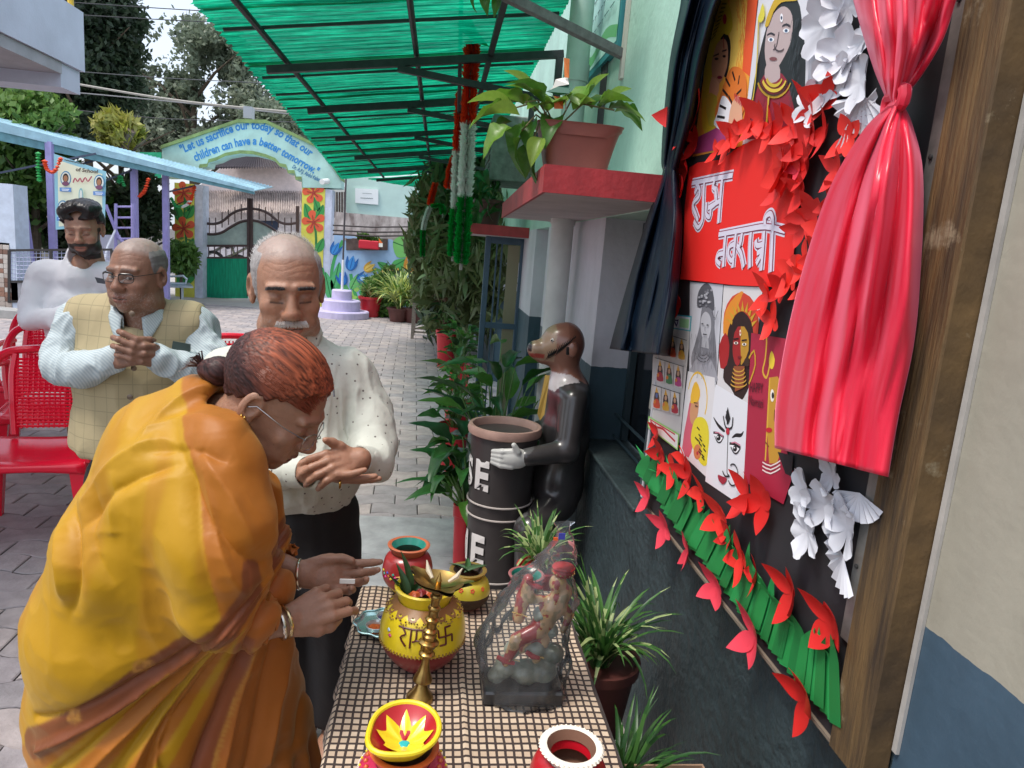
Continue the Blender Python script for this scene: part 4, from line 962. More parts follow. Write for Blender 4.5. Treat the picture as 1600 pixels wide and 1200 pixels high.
a.poly('dba888', [(1146, 160), (1158, 150), (1162, 185), (1156, 215), (1140, 225), (1140, 190)], smooth=2); 
for i in range(5): a.line('b51f3a', [(1150+i*2.5, 146+i*2), (1151+i*2.5, 158+i*2)], .005)
for i in range(12): a.ell('b51f3a', 1142+random.random()*14, 190+random.random()*26, 1.5, 1.5)
for i in range(60): a.line(random.choice(['f2b84a', 'e07a30', 'edc860']), [(1150+random.random()*22, -50+random.random()*150), (1150+random.random()*22, -40+random.random()*150)], .003, layer=2+random.random()*.4)
a.build('poster', bd)
# B: woman with long black hair
a = sheetart('p', [(1192, -60), (1268, -60), (1262, 170), (1236, 200), (1160, 226)], 'd7d8de', base=1)
a.poly('23272b', [(1206, 20), (1222, -4), (1246, 0), (1254, 40), (1259, 100), (1252, 185), (1225, 160), (1205, 130), (1175, 190), (1168, 205), (1176, 140), (1190, 70)], smooth=3)
a.poly('8a2236', [(1186, 130), (1202, 112), (1222, 115), (1234, 140), (1238, 200), (1168, 218), (1172, 180)], smooth=2)
a.poly('b9a7a6', [(1200, 40), (1212, 18), (1226, 10), (1238, 24), (1237, 60), (1226, 88), (1210, 112), (1200, 108), (1195, 80)], smooth=3)
a.poly('b9a7a6', [(1199, 98), (1216, 98), (1219, 122), (1205, 130), (1195, 120)], smooth=2)
for cx, cy in ((1205, 62), (1229, 48)): a.ell('eeeeee', cx, cy, 5, 3.6); a.ell('6a86a8', cx, cy, 2.6, 2.8); a.ell('1c1c22', cx, cy, 1.2, 1.4); a.line('33303a', [(cx-6, cy-7), (cx, cy-10), (cx+6, cy-7)], .004, smooth=2)
a.ell('ececf0', 1222, 28, 2.4, 7); a.ell('33405a', 1222, 28, 1.4, 3); a.ell('7d4a4e', 1209, 92, 6, 3); a.line('4a4046', [(1218, 50), (1214, 72), (1209, 78)], .003, smooth=2); a.line('4a4046', ringp(1219, 72, 8, 8, 10, 30, 210), .003)
a.poly('c9a62e', [(1196, 40), (1204, 14), (1216, -6), (1236, -10), (1248, 0), (1236, 2), (1222, 4), (1210, 18), (1202, 40)], smooth=2)
for k, (rr, cc) in enumerate(((16, 'c9b13a'), (24, 'd6bf45'), (34, 'b89a2a'))): a.line(cc, ringp(1211, 118, rr*.8, rr, 10, 20, 160), .007 if k < 2 else .005)
for k in range(26): t = R_(15+150*k/25); a.ell('2f2a20', 1211+22*math.cos(t), 118+31*math.sin(t), 1.2, 1.5)
a.line('c9b13a', [(1204, 150), (1200, 200)], .008); a.line('c9b13a', [(1188, 30), (1186, 90), (1180, 150), (1166, 215)], .006, smooth=3)
a.poly('d8cf4a', [(1190, 20), (1195, 5), (1198, 24), (1192, 36), (1187, 30)], smooth=2)
for i in range(40): x = 1240+random.random()*14; y = 20+random.random()*140; a.line('3a3f45', [(x, y), (x-3, y+14)], .002)
for i in range(30): x = 1176+random.random()*50; y = 150+random.random()*50; a.line(random.choice(['6e1428', 'a03048']), [(x, y), (x-3, y+12)], .003, layer=4.5+random.random()*.3)
a.build('poster', bd)
# C: pencil drawing
a = sheetart('p', [(1078, 440), (1130, 445), (1119, 600), (1077, 590)], 'c4c4cc', base=1)
g1, g2, g3 = '77777e', '55555c', '9c9ca4'
a.poly(g1, [(1093, 510), (1097, 480), (1105, 470), (1114, 482), (1117, 520), (1120, 560), (1118, 592), (1102, 575), (1085, 583), (1080, 560), (1088, 530)], smooth=3)
a.poly(g3, [(1085, 565), (1098, 555), (1110, 560), (1120, 585), (1118, 598), (1078, 588)], smooth=2)
a.poly('b4b4ba', [(1095, 500), (1102, 487), (1110, 495), (1111, 515), (1105, 532), (1097, 525)], smooth=3); a.poly('a8a8ae', [(1098, 525), (1107, 528), (1108, 545), (1096, 542)], smooth=1)
a.poly(g2, [(1090, 480), (1092, 455), (1104, 442), (1114, 455), (1116, 485), (1104, 478)], smooth=3)
for i in range(24): a.ell(random.choice([g3, 'b8b8be', g1]), 1093+random.random()*21, 450+random.random()*30, 1.8, 1.8)
for x, y in ((1099, 506), (1107, 508)): a.ell('2c2c30', x, y, 1.8, 1.1)
a.line('6a6a70', [(1103, 508), (1103, 517)], .002); a.line('4a4a50', [(1100, 522), (1106, 523)], .003)
for rr in (8, 13, 18): a.line(g2, ringp(1101, 548, rr*.7, rr, 8, 10, 170), .003)
for i in range(50): x = 1084+random.random()*34; y = 520+random.random()*66; a.line(random.choice([g2, g3]), [(x, y), (x-1.5, y+9)], .0018)
a.line(g2, [(1122, 480), (1119, 560)], .003); a.line(g2, [(1117, 488), (1122, 500), (1127, 486)], .003)
a.build('poster', bd)
# D: half red half yellow face
a = sheetart('p', [(1131, 446), (1192, 449), (1172, 632), (1119, 618)], 'd4d1d2', base=1)
a.poly('c8402a', ringp(1158, 505, 28, 48, 18)[:-1]); a.poly('dc8a2a', [(1130, 520), (1134, 485), (1150, 462), (1162, 456), (1145, 500), (1140, 540)], smooth=2)
a.poly('2a1512', [(1136, 550), (1138, 515), (1150, 492), (1163, 488), (1176, 510), (1178, 560), (1172, 600), (1156, 628), (1142, 606), (1130, 590)], smooth=3)
a.poly('a31f22', [(1126, 575), (1124, 540), (1134, 520), (1140, 540), (1136, 570)], smooth=2)
a.poly('9c2022', [(1145, 545), (1148, 520), (1158, 510), (1158, 560), (1152, 572), (1147, 562)], smooth=2); a.poly('b98a2c', [(1158, 510), (1169, 520), (1170, 548), (1162, 566), (1158, 570), (1158, 560)], smooth=2)
for i in range(9): t = R_(185+20*i); a.poly('c99a2c', [(1160+16*math.cos(t), 510+24*math.sin(t)), (1160+25*math.cos(t+.12), 505+36*math.sin(t+.12)), (1160+16*math.cos(t+.3), 510+24*math.sin(t+.3))])
for x, y in ((1151, 536), (1164, 538)): a.ell('eee6da', x, y, 3.4, 2.2); a.ell('16100e', x, y, 1.5, 1.8); a.line('16100e', [(x-4, y-6), (x+4, y-7)], .003)
a.ell('eee0cc', 1158, 520, 1.4, 5); a.ell('c01c28', 1158, 520, .9, 2); a.ell('7c1420', 1157, 558, 3.2, 2.2)
a.poly('8c4a2a', [(1148, 572), (1165, 572), (1163, 606), (1150, 612)], smooth=1)
for k in range(5): a.line('c99a3c', ringp(1156, 574+k*6, 9+k, 7, 8, 15, 165), .003)
a.line('c99a2c', [(1172, 560), (1180, 548), (1182, 570), (1176, 590), (1172, 600)], .006, smooth=2); a.ell('3a2416', 1169, 566, 4.5, 7)
a.build('poster', bd)
# E: grid of small goddess cards
a = sheetart('p', [(1030, 490), (1078, 500), (1076, 545), (1062, 692), (1016, 668), (1020, 560)], 'c9c5c2', base=1)
a.poly('3fa8b8', [(1030, 488), (1081, 494), (1079, 518), (1028, 510)]); a.poly('d8dce2', [(1031, 490), (1079, 496), (1077.5, 516), (1029, 508)])
a.line('2c2a6a', [(1033, 505), (1036, 496), (1040, 506), (1044, 496), (1048, 508), (1052, 498), (1057, 509), (1060, 499)], .007, smooth=2); a.line('2c2a6a', [(1032, 497), (1060, 501)], .004); a.poly('a6d8a0', [(1062, 497), (1077, 499), (1076, 513), (1062, 511)])
for r_ in range(3):
    for c_ in range(3):
        cx = 1034+c_*14.5-r_*4.5+3; cy = 538+c_*4+r_*42
        a.poly(['cfc8c4', 'c4bcb8', 'd2ccc8'][c_], [(cx-6.5, cy-21), (cx+7, cy-17), (cx+6, cy+19), (cx-7, cy+15)])
        hc = ['3a2420', '2c2026', '44302a'][(r_+c_) % 3]; a.poly(hc, [(cx-3, cy-8), (cx, cy-13), (cx+3, cy-7), (cx+4, cy+6), (cx-4, cy+5)], smooth=2)
        a.ell(['c89a7a', '5a6a9a', 'd0a080'][(r_*2+c_) % 3] if (r_, c_) == (2, 0) else 'c89a7a', cx, cy-4, 2, 4); a.poly('d9a02e', [(cx-2.5, cy-9), (cx, cy-18), (cx+2.5, cy-8)])
        a.poly(['b03a78', 'c84a2a', 'c8982a', 'a82a3a', '3f7a4a'][(r_*3+c_) % 5], [(cx-5, cy+14), (cx-4, cy+4), (cx, cy+1), (cx+4, cy+5), (cx+5, cy+16)], smooth=2); a.ell('d8782a', cx-3, cy+6, 2, 3)
for y0 in (518, 559, 601): a.line('2b3a3a', [(1030-(y0-518)*.1, y0), (1076-(y0-518)*.12, y0+14)], .002)
a.poly('8fc46a', [(1016, 650), (1064, 678), (1062, 704), (1015, 668)]); a.poly('e0dcd8', [(1017, 653), (1062.5, 680), (1061, 701), (1016.5, 667)]); a.line('c02838', [(1019, 658), (1028, 667), (1038, 670), (1048, 680), (1058, 690)], .006, smooth=3); a.line('c02838', [(1018, 655), (1058, 679)], .004)
a.build('poster', bd)
# F: woman with tiger (lower)
a = sheetart('p', [(1075, 580), (1117, 590), (1118, 640), (1104, 746), (1062, 706), (1068, 640)], 'd8d6d8', base=1.5)
a.line('e0b62e', ringp(1090, 622, 15, 40, 14, 200, 400), .006)
a.poly('c8596c', [(1074, 650), (1080, 622), (1088, 640), (1084, 690), (1076, 715), (1066, 700)], smooth=2); a.poly('c89068', [(1080, 632), (1086, 620), (1092, 628), (1090, 650), (1083, 664), (1078, 652)], smooth=3)
a.poly('e2b02e', [(1079, 630), (1082, 606), (1088, 596), (1094, 610), (1092, 626)], smooth=2)
a.poly('dccb2e', [(1083, 664), (1090, 652), (1102, 655), (1108, 675), (1106, 720), (1100, 728), (1090, 716), (1080, 690)], smooth=3); a.ell('c87848', 1090, 706, 6, 12); a.ell('b02838', 1090, 708, 1.6, 3)
for i in range(12): x = 1086+random.random()*17; y = 662+random.random()*52; a.line('1e1a14', [(x, y), (x+4, y+5)], .004)
a.line('2a1a16', [(1087, 634), (1091, 635)], .003); a.line('2a1a16', [(1085, 629), (1091, 630)], .002)
a.build('poster', bd)
# G: line face
a = sheetart('p', [(1118, 600), (1172, 632), (1167, 700), (1158, 790), (1102, 752), (1108, 690)], 'dfe0e6', base=2)
K = '17151a'; a.line(K, [(1138, 668), (1137, 700), (1136, 738), (1139, 742)], .004, smooth=2)
for s_, pts in ((1, [(1115, 652), (1122, 664), (1130, 672), (1133, 674)]), (1, [(1144, 684), (1150, 680), (1158, 680), (1162, 674)])): a.line(K, pts, .009, smooth=3, taper=True)
for cx, cy, ww in ((1123, 684, 8), (1149, 701, 8.5)):
    a.poly('f0f0f4', [(cx-ww, cy-6), (cx, cy-6), (cx+ww, cy-1), (cx+2, cy+6), (cx-4, cy+4)], smooth=3); a.line(K, [(cx-ww, cy-8), (cx-1, cy-7), (cx+ww, cy-1)], .006, smooth=3); a.line(K, [(cx-ww+2, cy-3), (cx-2, cy+6), (cx+3, cy+7), (cx+ww, cy-1)], .0035, smooth=3); a.ell(K, cx, cy, 3.4, 4.6); a.ell('f4f4f6', cx-1, cy-1.5, 1, 1.2)
a.line(K, [(1137, 642), (1138, 662)], .012); a.poly(K, [(1138, 636), (1142, 654), (1138, 664), (1134, 652)]); a.line(K, [(1131, 650), (1135, 668), (1144, 668), (1146, 652)], .005, smooth=3); a.ell('b8263a', 1138, 674, 2.8, 5.5)
a.line(K, ringp(1146, 742, 8, 17, 14, -120, 150), .0035); a.line(K, [(1130, 736), (1134, 744), (1141, 744)], .004, smooth=2); a.poly('a0263a', [(1123, 742), (1129, 744), (1137, 748), (1131, 757), (1124, 750)], smooth=3)
a.line('c87a90', [(1118, 676), (1124, 676), (1131, 682)], .003); a.line('c87a90', [(1144, 692), (1150, 691), (1158, 696)], .003)
a.build('poster', bd)
# H: crimson poster with half face
a = sheetart('p', [(1174, 520), (1232, 530), (1228, 700), (1240, 740), (1224, 788), (1162, 752), (1168, 640)], 'a8223e', base=2.5)
a.poly('c39030', [(1204, 590), (1215, 588), (1222, 600), (1222, 700), (1214, 724), (1202, 724), (1198, 660)], smooth=1); a.line('d8ab38', [(1203, 590), (1196, 720)], .006)
a.line('d8ab38', [(1192, 530), (1198, 528), (1196, 560), (1192, 580), (1198, 590), (1203, 570)], .006, smooth=3); a.poly('e8c83a', [(1206, 548), (1211, 562), (1208, 576), (1203, 574), (1202, 560)], smooth=2)
a.ell('efe9e0', 1207, 618, 3, 10); a.ell('1c1c24', 1208, 618, 2, 5); a.ell('c01a2a', 1202, 672, 5, 4); a.line('7a4a1a', [(1211, 640), (1210, 655), (1213, 662)], .003, smooth=2); a.line('7a4a1a', [(1196, 690), (1202, 698)], .003)
for k in range(3): a.line('e8d8d4', [(1192, 722+k*6), (1205, 728+k*6), (1220, 720+k*6)], .003, smooth=2)
a.poly('221c22', [(1216, 706), (1240, 712), (1238, 745), (1228, 740)], smooth=1)
V, F = text_polys('HAPPY', 1, .01); V2, F2 = text_polys('Navratri', 1, .01)
for (V_, F_2, x0, y0, x1, y1, h) in ((V, F, 1171, 612, 1192, 614, 22), (V2, F2, 1170, 632, 1192, 638, 22)):
    mxx = max(v[0] for v in V_); a.l += 1
    a.mb.use(paint('5c0f24')).add([W(x0+(x1-x0)*x/mxx, y0+(y1-y0)*x/mxx-h*y, .00009*a.l+.0036) for x, y in V_], F_2)
a.build('poster', bd)
# scrap sheets
sheetart('p', [(1262, -60), (1290, -60), (1283, 120), (1258, 190)], 'c8cad2', base=.5).build('poster', bd)
# ---- cut paper grass ---------------------------------------------------------------------------
def wavy_out(pts, o): return pts
gm1 = [mat('green_paper_%d' % i, c, .6) for i, c in enumerate([(.015, .27, .06), (.02, .33, .08), (.01, .20, .045)])]
gsp = 0
strip_top = [(1004, 730), (1040, 745), (1080, 790), (1130, 850), (1180, 905), (1225, 960), (1270, 1015), (1308, 1035)]
strip_bot = [(1003, 742), (1025, 775), (1060, 830), (1110, 890), (1160, 960), (1210, 1020), (1262, 1085), (1311, 1140)]
for seg in range(7):
    a0, a1, b0, b1 = strip_top[seg], strip_top[seg+1], strip_bot[seg], strip_bot[seg+1]; mb = MB().use(gm1[seg % 3])
    mb.add([W(*a0, .006), W(*a1, .006), W(*b1, .006), W(*b0, .006)], [(0, 1, 2, 3)]); mb.build('grass_strip', None, bd, fix=False)
    for k in range(6):
        t = (k+random.random()*.8)/6; bx, by = a0[0]+(a1[0]-a0[0])*t, a0[1]+(a1[1]-a0[1])*t; qx, qy = b0[0]+(b1[0]-b0[0])*t, b0[1]+(b1[1]-b0[1])*t
        lean = random.uniform(-26, 18); hgt = random.uniform(8, 44); wd_ = random.uniform(8, 17); zo = random.uniform(0, .012)
        def f(u, v, bx=bx, by=by, qx=qx, qy=qy, lean=lean, hgt=hgt):
            x = qx+(bx-qx)*min(1, u*2)+lean*max(0, u*2-1)**1.5; y = qy+(by-qy)*min(1, u*2)-hgt*max(0, u*2-1); ww = wd_*(1-u**2.5); p = W(x+(v-.5)*ww*1.4, y+(v-.5)*ww*.8, .006+zo*.6+.020*max(0, u-.45)+.0012*math.sin(3*v+k)+.001*(k % 3)); return p
        MB().grid(f, 6, 2).build('grass_blade', gm1[(seg+k) % 3], bd, True, fix=False)
# ---- paper flowers ------------------------------------------------------------------------------
def flower_mesh(kind, seed):
    rr = random.Random(seed); mb = MB()
    if kind == 'butterfly':
        for k, (ang, ln, wd_) in enumerate(((90, 1, .50), (-90, 1.05, .52), (15, .78, .62), (165, .78, .62)) if seed % 2 else ((118, .95, .6), (62, .8, .55), (-62, .85, .6), (-118, 1., .52))):
            ang += rr.uniform(-10, 10); ca, sa = math.cos(R_(ang)), math.sin(R_(ang)); cu = rr.uniform(.12, .55); cv = rr.uniform(.2, .6)
            def f(u, v, ca=ca, sa=sa, ln=ln, wd_=wd_, cu=cu, cv=cv):
                w_ = wd_*math.sin(math.pi*min(1, u**.75))**.8*(1-.0*u)+.06*(1-u); s = (v-.5)*w_; r = ln*u
                return (-(cu*u*u+cv*s*s*2+.03), r*ca-s*sa, r*sa+s*ca)
            mb.grid(f, 8, 4)
    elif kind == 'hibiscus':
        for k in range(5):
            ang = 90+72*k+rr.uniform(-8, 8); ca, sa = math.cos(R_(ang)), math.sin(R_(ang)); cu = rr.uniform(.05, .4)
            def f(u, v, ca=ca, sa=sa, cu=cu):
                w_ = .14+.60*math.sin(math.pi*min(1, u*.60))**1.3; s = (v-.5)*w_; r = (.95-.30*(2*abs(v-.5))**3)*u
                return (-(cu*u*u+.05*math.sin(v*9+seed)*u+.04), r*ca-s*sa, r*sa+s*ca)
            mb.grid(f, 7, 7)
    else:                                             # pleated fan
        n_ = 18; V = [(-.05, 0, 0)]; 
        for i in range(n_+1):
            t = R_(200+150*i/n_); V.append((-.08-.14*(i % 2), 1.05*math.cos(t)*(1+.06*(i % 2)), 1.05*math.sin(t)))
        mb.add(V, [(0, i+1, i+2) for i in range(n_)])
    me = bpy.data.meshes.new('paper_flower'); me.from_pydata([(x, -y, z) for x, y, z in mb.v], [], mb.f); me.polygons.foreach_set('use_smooth', [kind != 'fan']*len(me.polygons)); return me
redp = [mat('red_paper_%d' % i, c, .55, trans=.12) for i, c in enumerate([(.80, .028, .018), (.68, .018, .015)])]; pinkp = mat('pink_paper', (.78, .05, .085), .55, trans=.12); whp = mat('white_paper', (.66, .67, .72), .6, trans=.1)
fm = {}
def flower(px, py, rpx, rot, kind='butterfly', c='red', seed=None, off=.012, sq=1.):
    seed = seed if seed is not None else random.randrange(6); key = (kind, c, seed)
    if key not in fm: fm[key] = flower_mesh(kind, seed); fm[key].materials.append({'red': redp[seed % 2], 'pink': pinkp, 'white': whp}[c])
    p = W(px, py, off); y_ = p.y; o = bpy.data.objects.new('paper_flower', fm[key]); C.objects.link(o); o.parent = bd; o.location = p-bd.location
    p2 = W(px, py-rpx, off); s = abs(p2.z-p.z); o.scale = (s*1.25, s*1.85*sq, s*1.12) if c != 'white' else (s*1.1, s*1.55, s*1.12); o.rotation_euler = (R_(rot), R_(random.uniform(-8, 8)), R_(random.uniform(-10, 10)))
random.seed(11)
for x, y, r, a_ in ((1082, 180, 52, -10), (1086, 222, 26, 30), (1072, 265, 30, 5), (1066, 300, 32, -20), (1064, 335, 28, 40), (1055, 365, 24, -10), (1056, 392, 28, 25), (1050, 420, 26, -35), (1055, 448, 32, 8), (1060, 478, 24, -15),
                    (1148, 212, 28, 0), (1138, 228, 24, 50), (1168, 200, 26, -30), (1188, 186, 36, 10), (1205, 205, 30, 60), (1222, 195, 30, -20), (1120, 238, 20, 10),
                    (1292, 152, 34, -15), (1268, 178, 40, 70), (1245, 200, 34, 20), (1265, 225, 34, -40), (1240, 238, 30, 80), (1222, 262, 36, -70), (1228, 288, 34, -60), (1262, 262, 34, 10), (1290, 210, 30, 85), (1328, 215, 36, 10), (1308, 268, 30, 30),
                    (1252, 300, 30, 25), (1270, 335, 34, -20), (1288, 365, 32, 60), (1252, 358, 26, -10), (1258, 410, 32, 40), (1280, 400, 30, -30), (1238, 430, 32, 70), (1262, 445, 30, 10), (1222, 452, 28, -40), (1200, 462, 34, 12), (1208, 500, 28, 55), (1306, 310, 30, -40),
                    (1028, 680, 24, 10), (1036, 712, 30, -20), (1052, 735, 26, 35), (1078, 745, 34, -5), (1070, 720, 22, 60), (1098, 770, 28, 30), (1128, 808, 38, 5), (1140, 838, 26, -50), (1168, 775, 40, 20), (1192, 788, 44, -30), (1160, 872, 40, 15), (1182, 900, 28, 70),
                    (1238, 928, 50, 6), (1300, 975, 52, 15), (1262, 1095, 56, -12)):
    flower(x, y, r, a_)
for x, y, r, a_ in ((1012, 778, 26, 15), (1040, 825, 30, 5), (1076, 862, 32, -8), (1120, 918, 34, 5), (1180, 995, 48, 0), (1248, 262, 20, 40)): flower(x, y, r, a_, 'butterfly', 'pink')
for x, y, r, a_ in ((1292, 40, 46, 0), (1325, 12, 36, 30), (1322, 88, 42, 15), (1300, 130, 40, -20), (1345, 130, 38, 50), (1270, 165, 34, 20), (1352, 60, 34, 0),
                    (1258, 768, 36, 10), (1292, 790, 42, -10), (1262, 832, 38, 30), (1325, 825, 40, 60), (1300, 745, 30, 10)): flower(x, y, r, a_, 'hibiscus', 'white')
for x, y, r, a_ in ((1352, 150, 46, 20), (1330, 185, 40, -40), (1345, 770, 40, 0), (1320, 868, 44, 30)): flower(x, y, r, a_, 'fan', 'white')
# ---- curtains -----------------------------------------------------------------------------------
def curtain(name, rows, mt, label, folds, amp, off, thick=.03, seed=1, cat='curtain'):
    """rows: (left px, right px, y px, bulge): hung cloth gathered at a tie, pleats follow the cloth"""
    rows = smooth_poly([tuple(map(float, r)) for r in rows], 7, False); nu = 150; V = []
    m_ = len(rows)
    for i, (xl, yl, xr, yr, bl, fw) in enumerate(rows):
        for j in range(nu+1):
            t = j/nu; ph = folds*2*math.pi*(t+.03*math.sin(i*.09+seed)+.05*math.sin(2.3*t*math.pi+seed)); d = math.sin(ph)*.6+.35*math.sin(ph*1.9+seed*2+i*.03)+.25*math.sin(ph*.47+i*.05)
            v = fbm(np.array([[t*5, i*.06, seed]]), seed, 2)[0]
            V.append(W(xl+(xr-xl)*t, yl+(yr-yl)*t, off+bl*math.sin(math.pi*t)**.7+amp*fw*d+.02*v*fw+.004*fw*fbm(np.array([[t*16+i*.05, i*.11, seed]]), seed+5, 2)[0]))
    F = np.array([(i*(nu+1)+j, i*(nu+1)+j+1, (i+1)*(nu+1)+j+1, (i+1)*(nu+1)+j) for i in range(m_-1) for j in range(nu)])
    o = mesh(name, V, F, mt, None, True)
    s = o.modifiers.new('thickness', 'SOLIDIFY'); s.thickness = .002
    return tag(o, label, cat)
satin = mat('red_satin', (.74, .02, .055), .30, sheen=.6, var=.12, vscale=3); satin.node_tree.nodes['Principled BSDF'].inputs['Sheen Tint'].default_value = (1, .3, .45, 1); satin.node_tree.nodes['Principled BSDF'].inputs['Sheen Roughness'].default_value = .35; satin.node_tree.nodes['Principled BSDF'].inputs['Anisotropic'].default_value = .5
curtain('satin_curtain', [(1318, -70, 1515, -70, .05, 1.2), (1335, 0, 1492, 0, .05, 1.1), (1352, 60, 1472, 60, .05, 1.), (1370, 115, 1440, 115, .045, .55), (1384, 148, 1414, 150, .04, .22), (1388, 165, 1412, 167, .04, .2), (1350, 205, 1425, 200, .05, .6), (1300, 290, 1440, 270, .06, 1.), (1262, 400, 1438, 400, .06, 1.1), (1232, 520, 1427, 530, .055, 1.), (1214, 630, 1402, 650, .05, .8), (1212, 700, 1386, 745, .045, .7)], satin, 'shiny red satin curtain gathered and tied in the middle', 2.3, .021, .03, seed=3)
kn = SDF((XF-.14, 1.14, 1.70), (XF+.0, 1.32, 1.9), .003); kp = W(1400, 157, .055)
kn = None
kb_ = MB(); p = W(1399, 158, .06); kb_.tube([p+Vector((.01*math.cos(t), .036*math.cos(t), .012*math.sin(t)+.004*math.sin(3*t))) for t in [k*math.pi/8 for k in range(16)]], .009, 8, closed=True)
o = kb_.build('tie', satin, bpy.data.objects['satin_curtain'], True)
navy = mat('navy_satin', (.003, .009, .020), .40, spec=.22, var=.15); navy.node_tree.nodes['Principled BSDF'].inputs['Sheen Tint'].default_value = (.2, .45, .7, 1)
curtain('navy_curtain', [(1068, -70, 1170, -70, .03, 1.1), (1065, 0, 1128, 0, .04, 1.1), (1048, 90, 1105, 80, .05, 1.), (1038, 180, 1088, 170, .05, .8), (1034, 250, 1062, 255, .04, .35), (1035, 275, 1060, 278, .04, .3), (1012, 340, 1065, 350, .06, .8), (985, 430, 1060, 440, .08, 1.), (965, 500, 1052, 510, .09, 1.), (953, 545, 1046, 557, .09, 1.)], navy, 'dark navy satin curtain tied beside the red edged shelf', 1.7, .024, .02, seed=5)
# ================================================================== OBJECTS
TZ = .75
# ---- table ----
tb_ = empty('table', (.1, 1.0, 0), 'narrow offering table in the foreground holding the pots', 'table')
tw_ = mat('plain_wood', (.24, .16, .10), .7, var=.3, vscale=6, stretch=(1, 6, 1))
MB().box((-.125, .25, TZ-.045), (.345, 1.66, TZ-.006), .004).build('tabletop', tw_, tb_)
MB().box((-.10, .3, TZ-.16), (-.08, 1.62, TZ-.046)).build('apron', tw_, tb_)
MB().box((.30, .3, TZ-.16), (.32, 1.62, TZ-.046)).build('apron', tw_, tb_)
for x in (-.085, .305):
    for y in (.3, 1.6): MB().box((x-.022, y-.022, 0), (x+.022, y+.022, TZ-.046), .004).build('leg', tw_, tb_)
cm_ = mat('check_cloth', (.62, .50, .36), .85, sheen=.1)
n = cm_.node_tree.nodes; L = cm_.node_tree.links
at = n.new('ShaderNodeUVMap'); at.uv_map = 'UV'; mp = n.new('ShaderNodeMapping'); L.new(at.outputs[0], mp.inputs[0])
nz = n.new('ShaderNodeTexNoise'); nz.inputs['Scale'].default_value = 9; L.new(at.outputs[0], nz.inputs[0])
vm = n.new('ShaderNodeVectorMath'); vm.operation = 'MULTIPLY_ADD'; vm.inputs[1].default_value = (.007, .007, 0); L.new(nz.outputs['Color'], vm.inputs[0]); L.new(mp.outputs[0], vm.inputs[2])
sx_ = n.new('ShaderNodeSeparateXYZ'); L.new(vm.outputs[0], sx_.inputs[0])
def stripes(sock, per, duty, lo=0.):
    a = n.new('ShaderNodeMath'); a.operation = 'DIVIDE'; L.new(sock, a.inputs[0]); a.inputs[1].default_value = per
    b = n.new('ShaderNodeMath'); b.operation = 'FRACT'; L.new(a.outputs[0], b.inputs[0])
    c = n.new('ShaderNodeMath'); c.operation = 'LESS_THAN'; L.new(b.outputs[0], c.inputs[0]); c.inputs[1].default_value = duty; return c.outputs[0]
sA = stripes(sx_.outputs[0], .0150, .30); sB = stripes(sx_.outputs[1], .0172, .32); sC = stripes(sx_.outputs[1], .0344, .5)
mx_ = n.new('ShaderNodeMath'); mx_.operation = 'MAXIMUM'; L.new(sA, mx_.inputs[0]); L.new(sB, mx_.inputs[1])
m1_ = n.new('ShaderNodeMix'); m1_.data_type = 'RGBA'; m1_.inputs[6].default_value = (.56, .45, .33, 1); m1_.inputs[7].default_value = (.30, .20, .12, 1)
fz = n.new('ShaderNodeMath'); fz.operation = 'MULTIPLY'; L.new(sC, fz.inputs[0]); fz.inputs[1].default_value = .32; L.new(fz.outputs[0], m1_.inputs[0])
m2_ = n.new('ShaderNodeMix'); m2_.data_type = 'RGBA'; m2_.inputs[7].default_value = (.035, .022, .018, 1); L.new(mx_.outputs[0], m2_.inputs[0]); L.new(m1_.outputs[2], m2_.inputs[6]); L.new(m2_.outputs[2], n['Principled BSDF'].inputs['Base Color'])
wv = n.new('ShaderNodeTexNoise'); wv.inputs['Scale'].default_value = 500; L.new(at.outputs[0], wv.inputs[0]); bp = n.new('ShaderNodeBump'); bp.inputs['Strength'].default_value = .3; bp.inputs['Distance'].default_value = .002; L.new(wv.outputs[0], bp.inputs['Height']); L.new(bp.outputs[0], n['Principled BSDF'].inputs['Normal'])
# cloth: flat on top, dropping over the sides
x0, x1, y0, y1, drop = -.14, .36, .22, 1.675, .055
NU, NV = 150, 260; us = np.linspace(x0-drop, x1+drop+.14, NU+1); vs = np.linspace(y0-.02, y1+drop+.05, NV+1)
U, Vv = np.meshgrid(us, vs, indexing='ij'); nn = fbm(np.stack([U*7, Vv*7, U*0], -1), 3, 3)
ox = np.maximum(0, x0-U)+np.maximum(0, U-x1); oy = np.maximum(0, Vv-y1)
fold = .009*np.sin(Vv*46+3*np.sin(Vv*9))*np.minimum(1, ox/.05)
XX = np.clip(U, x0, x1)+np.where(U < x0, -fold-.004-.12*ox, 0)+np.where(U > x1, fold+.004+.10*ox, 0); YY = np.minimum(Vv, y1)+.006*np.minimum(1, oy/.02)+.008*np.sin(U*60)*np.minimum(1, oy/.05)
ridge = .0022*np.abs(vnoise(np.stack([U*26+.5*Vv, Vv*5, U*0], -1), 8))+.003*np.exp(-((U-.115-.02*np.sin(Vv*4))/.006)**2)+.002*np.exp(-((U-.265+.015*np.sin(Vv*5))/.005)**2)
ZZ = TZ-.0005+.0015*nn+ridge-ox*.98-oy*.98
ZZ = np.where((ox+oy) > 0, ZZ, np.maximum(ZZ, TZ-.003))
Vt = np.stack([XX, YY, ZZ], -1).reshape(-1, 3); Fq = np.array([(i*(NV+1)+j, (i+1)*(NV+1)+j, (i+1)*(NV+1)+j+1, i*(NV+1)+j+1) for i in range(NU) for j in range(NV)])
cl_ = mesh('tablecloth', Vt, Fq, cm_, None, True); tag(cl_, 'cream cloth with brown checks spread over the offering table', 'tablecloth')
uv = cl_.data.uv_layers.new(name='UV'); li = np.zeros(len(cl_.data.loops), np.int32); cl_.data.loops.foreach_get('vertex_index', li)
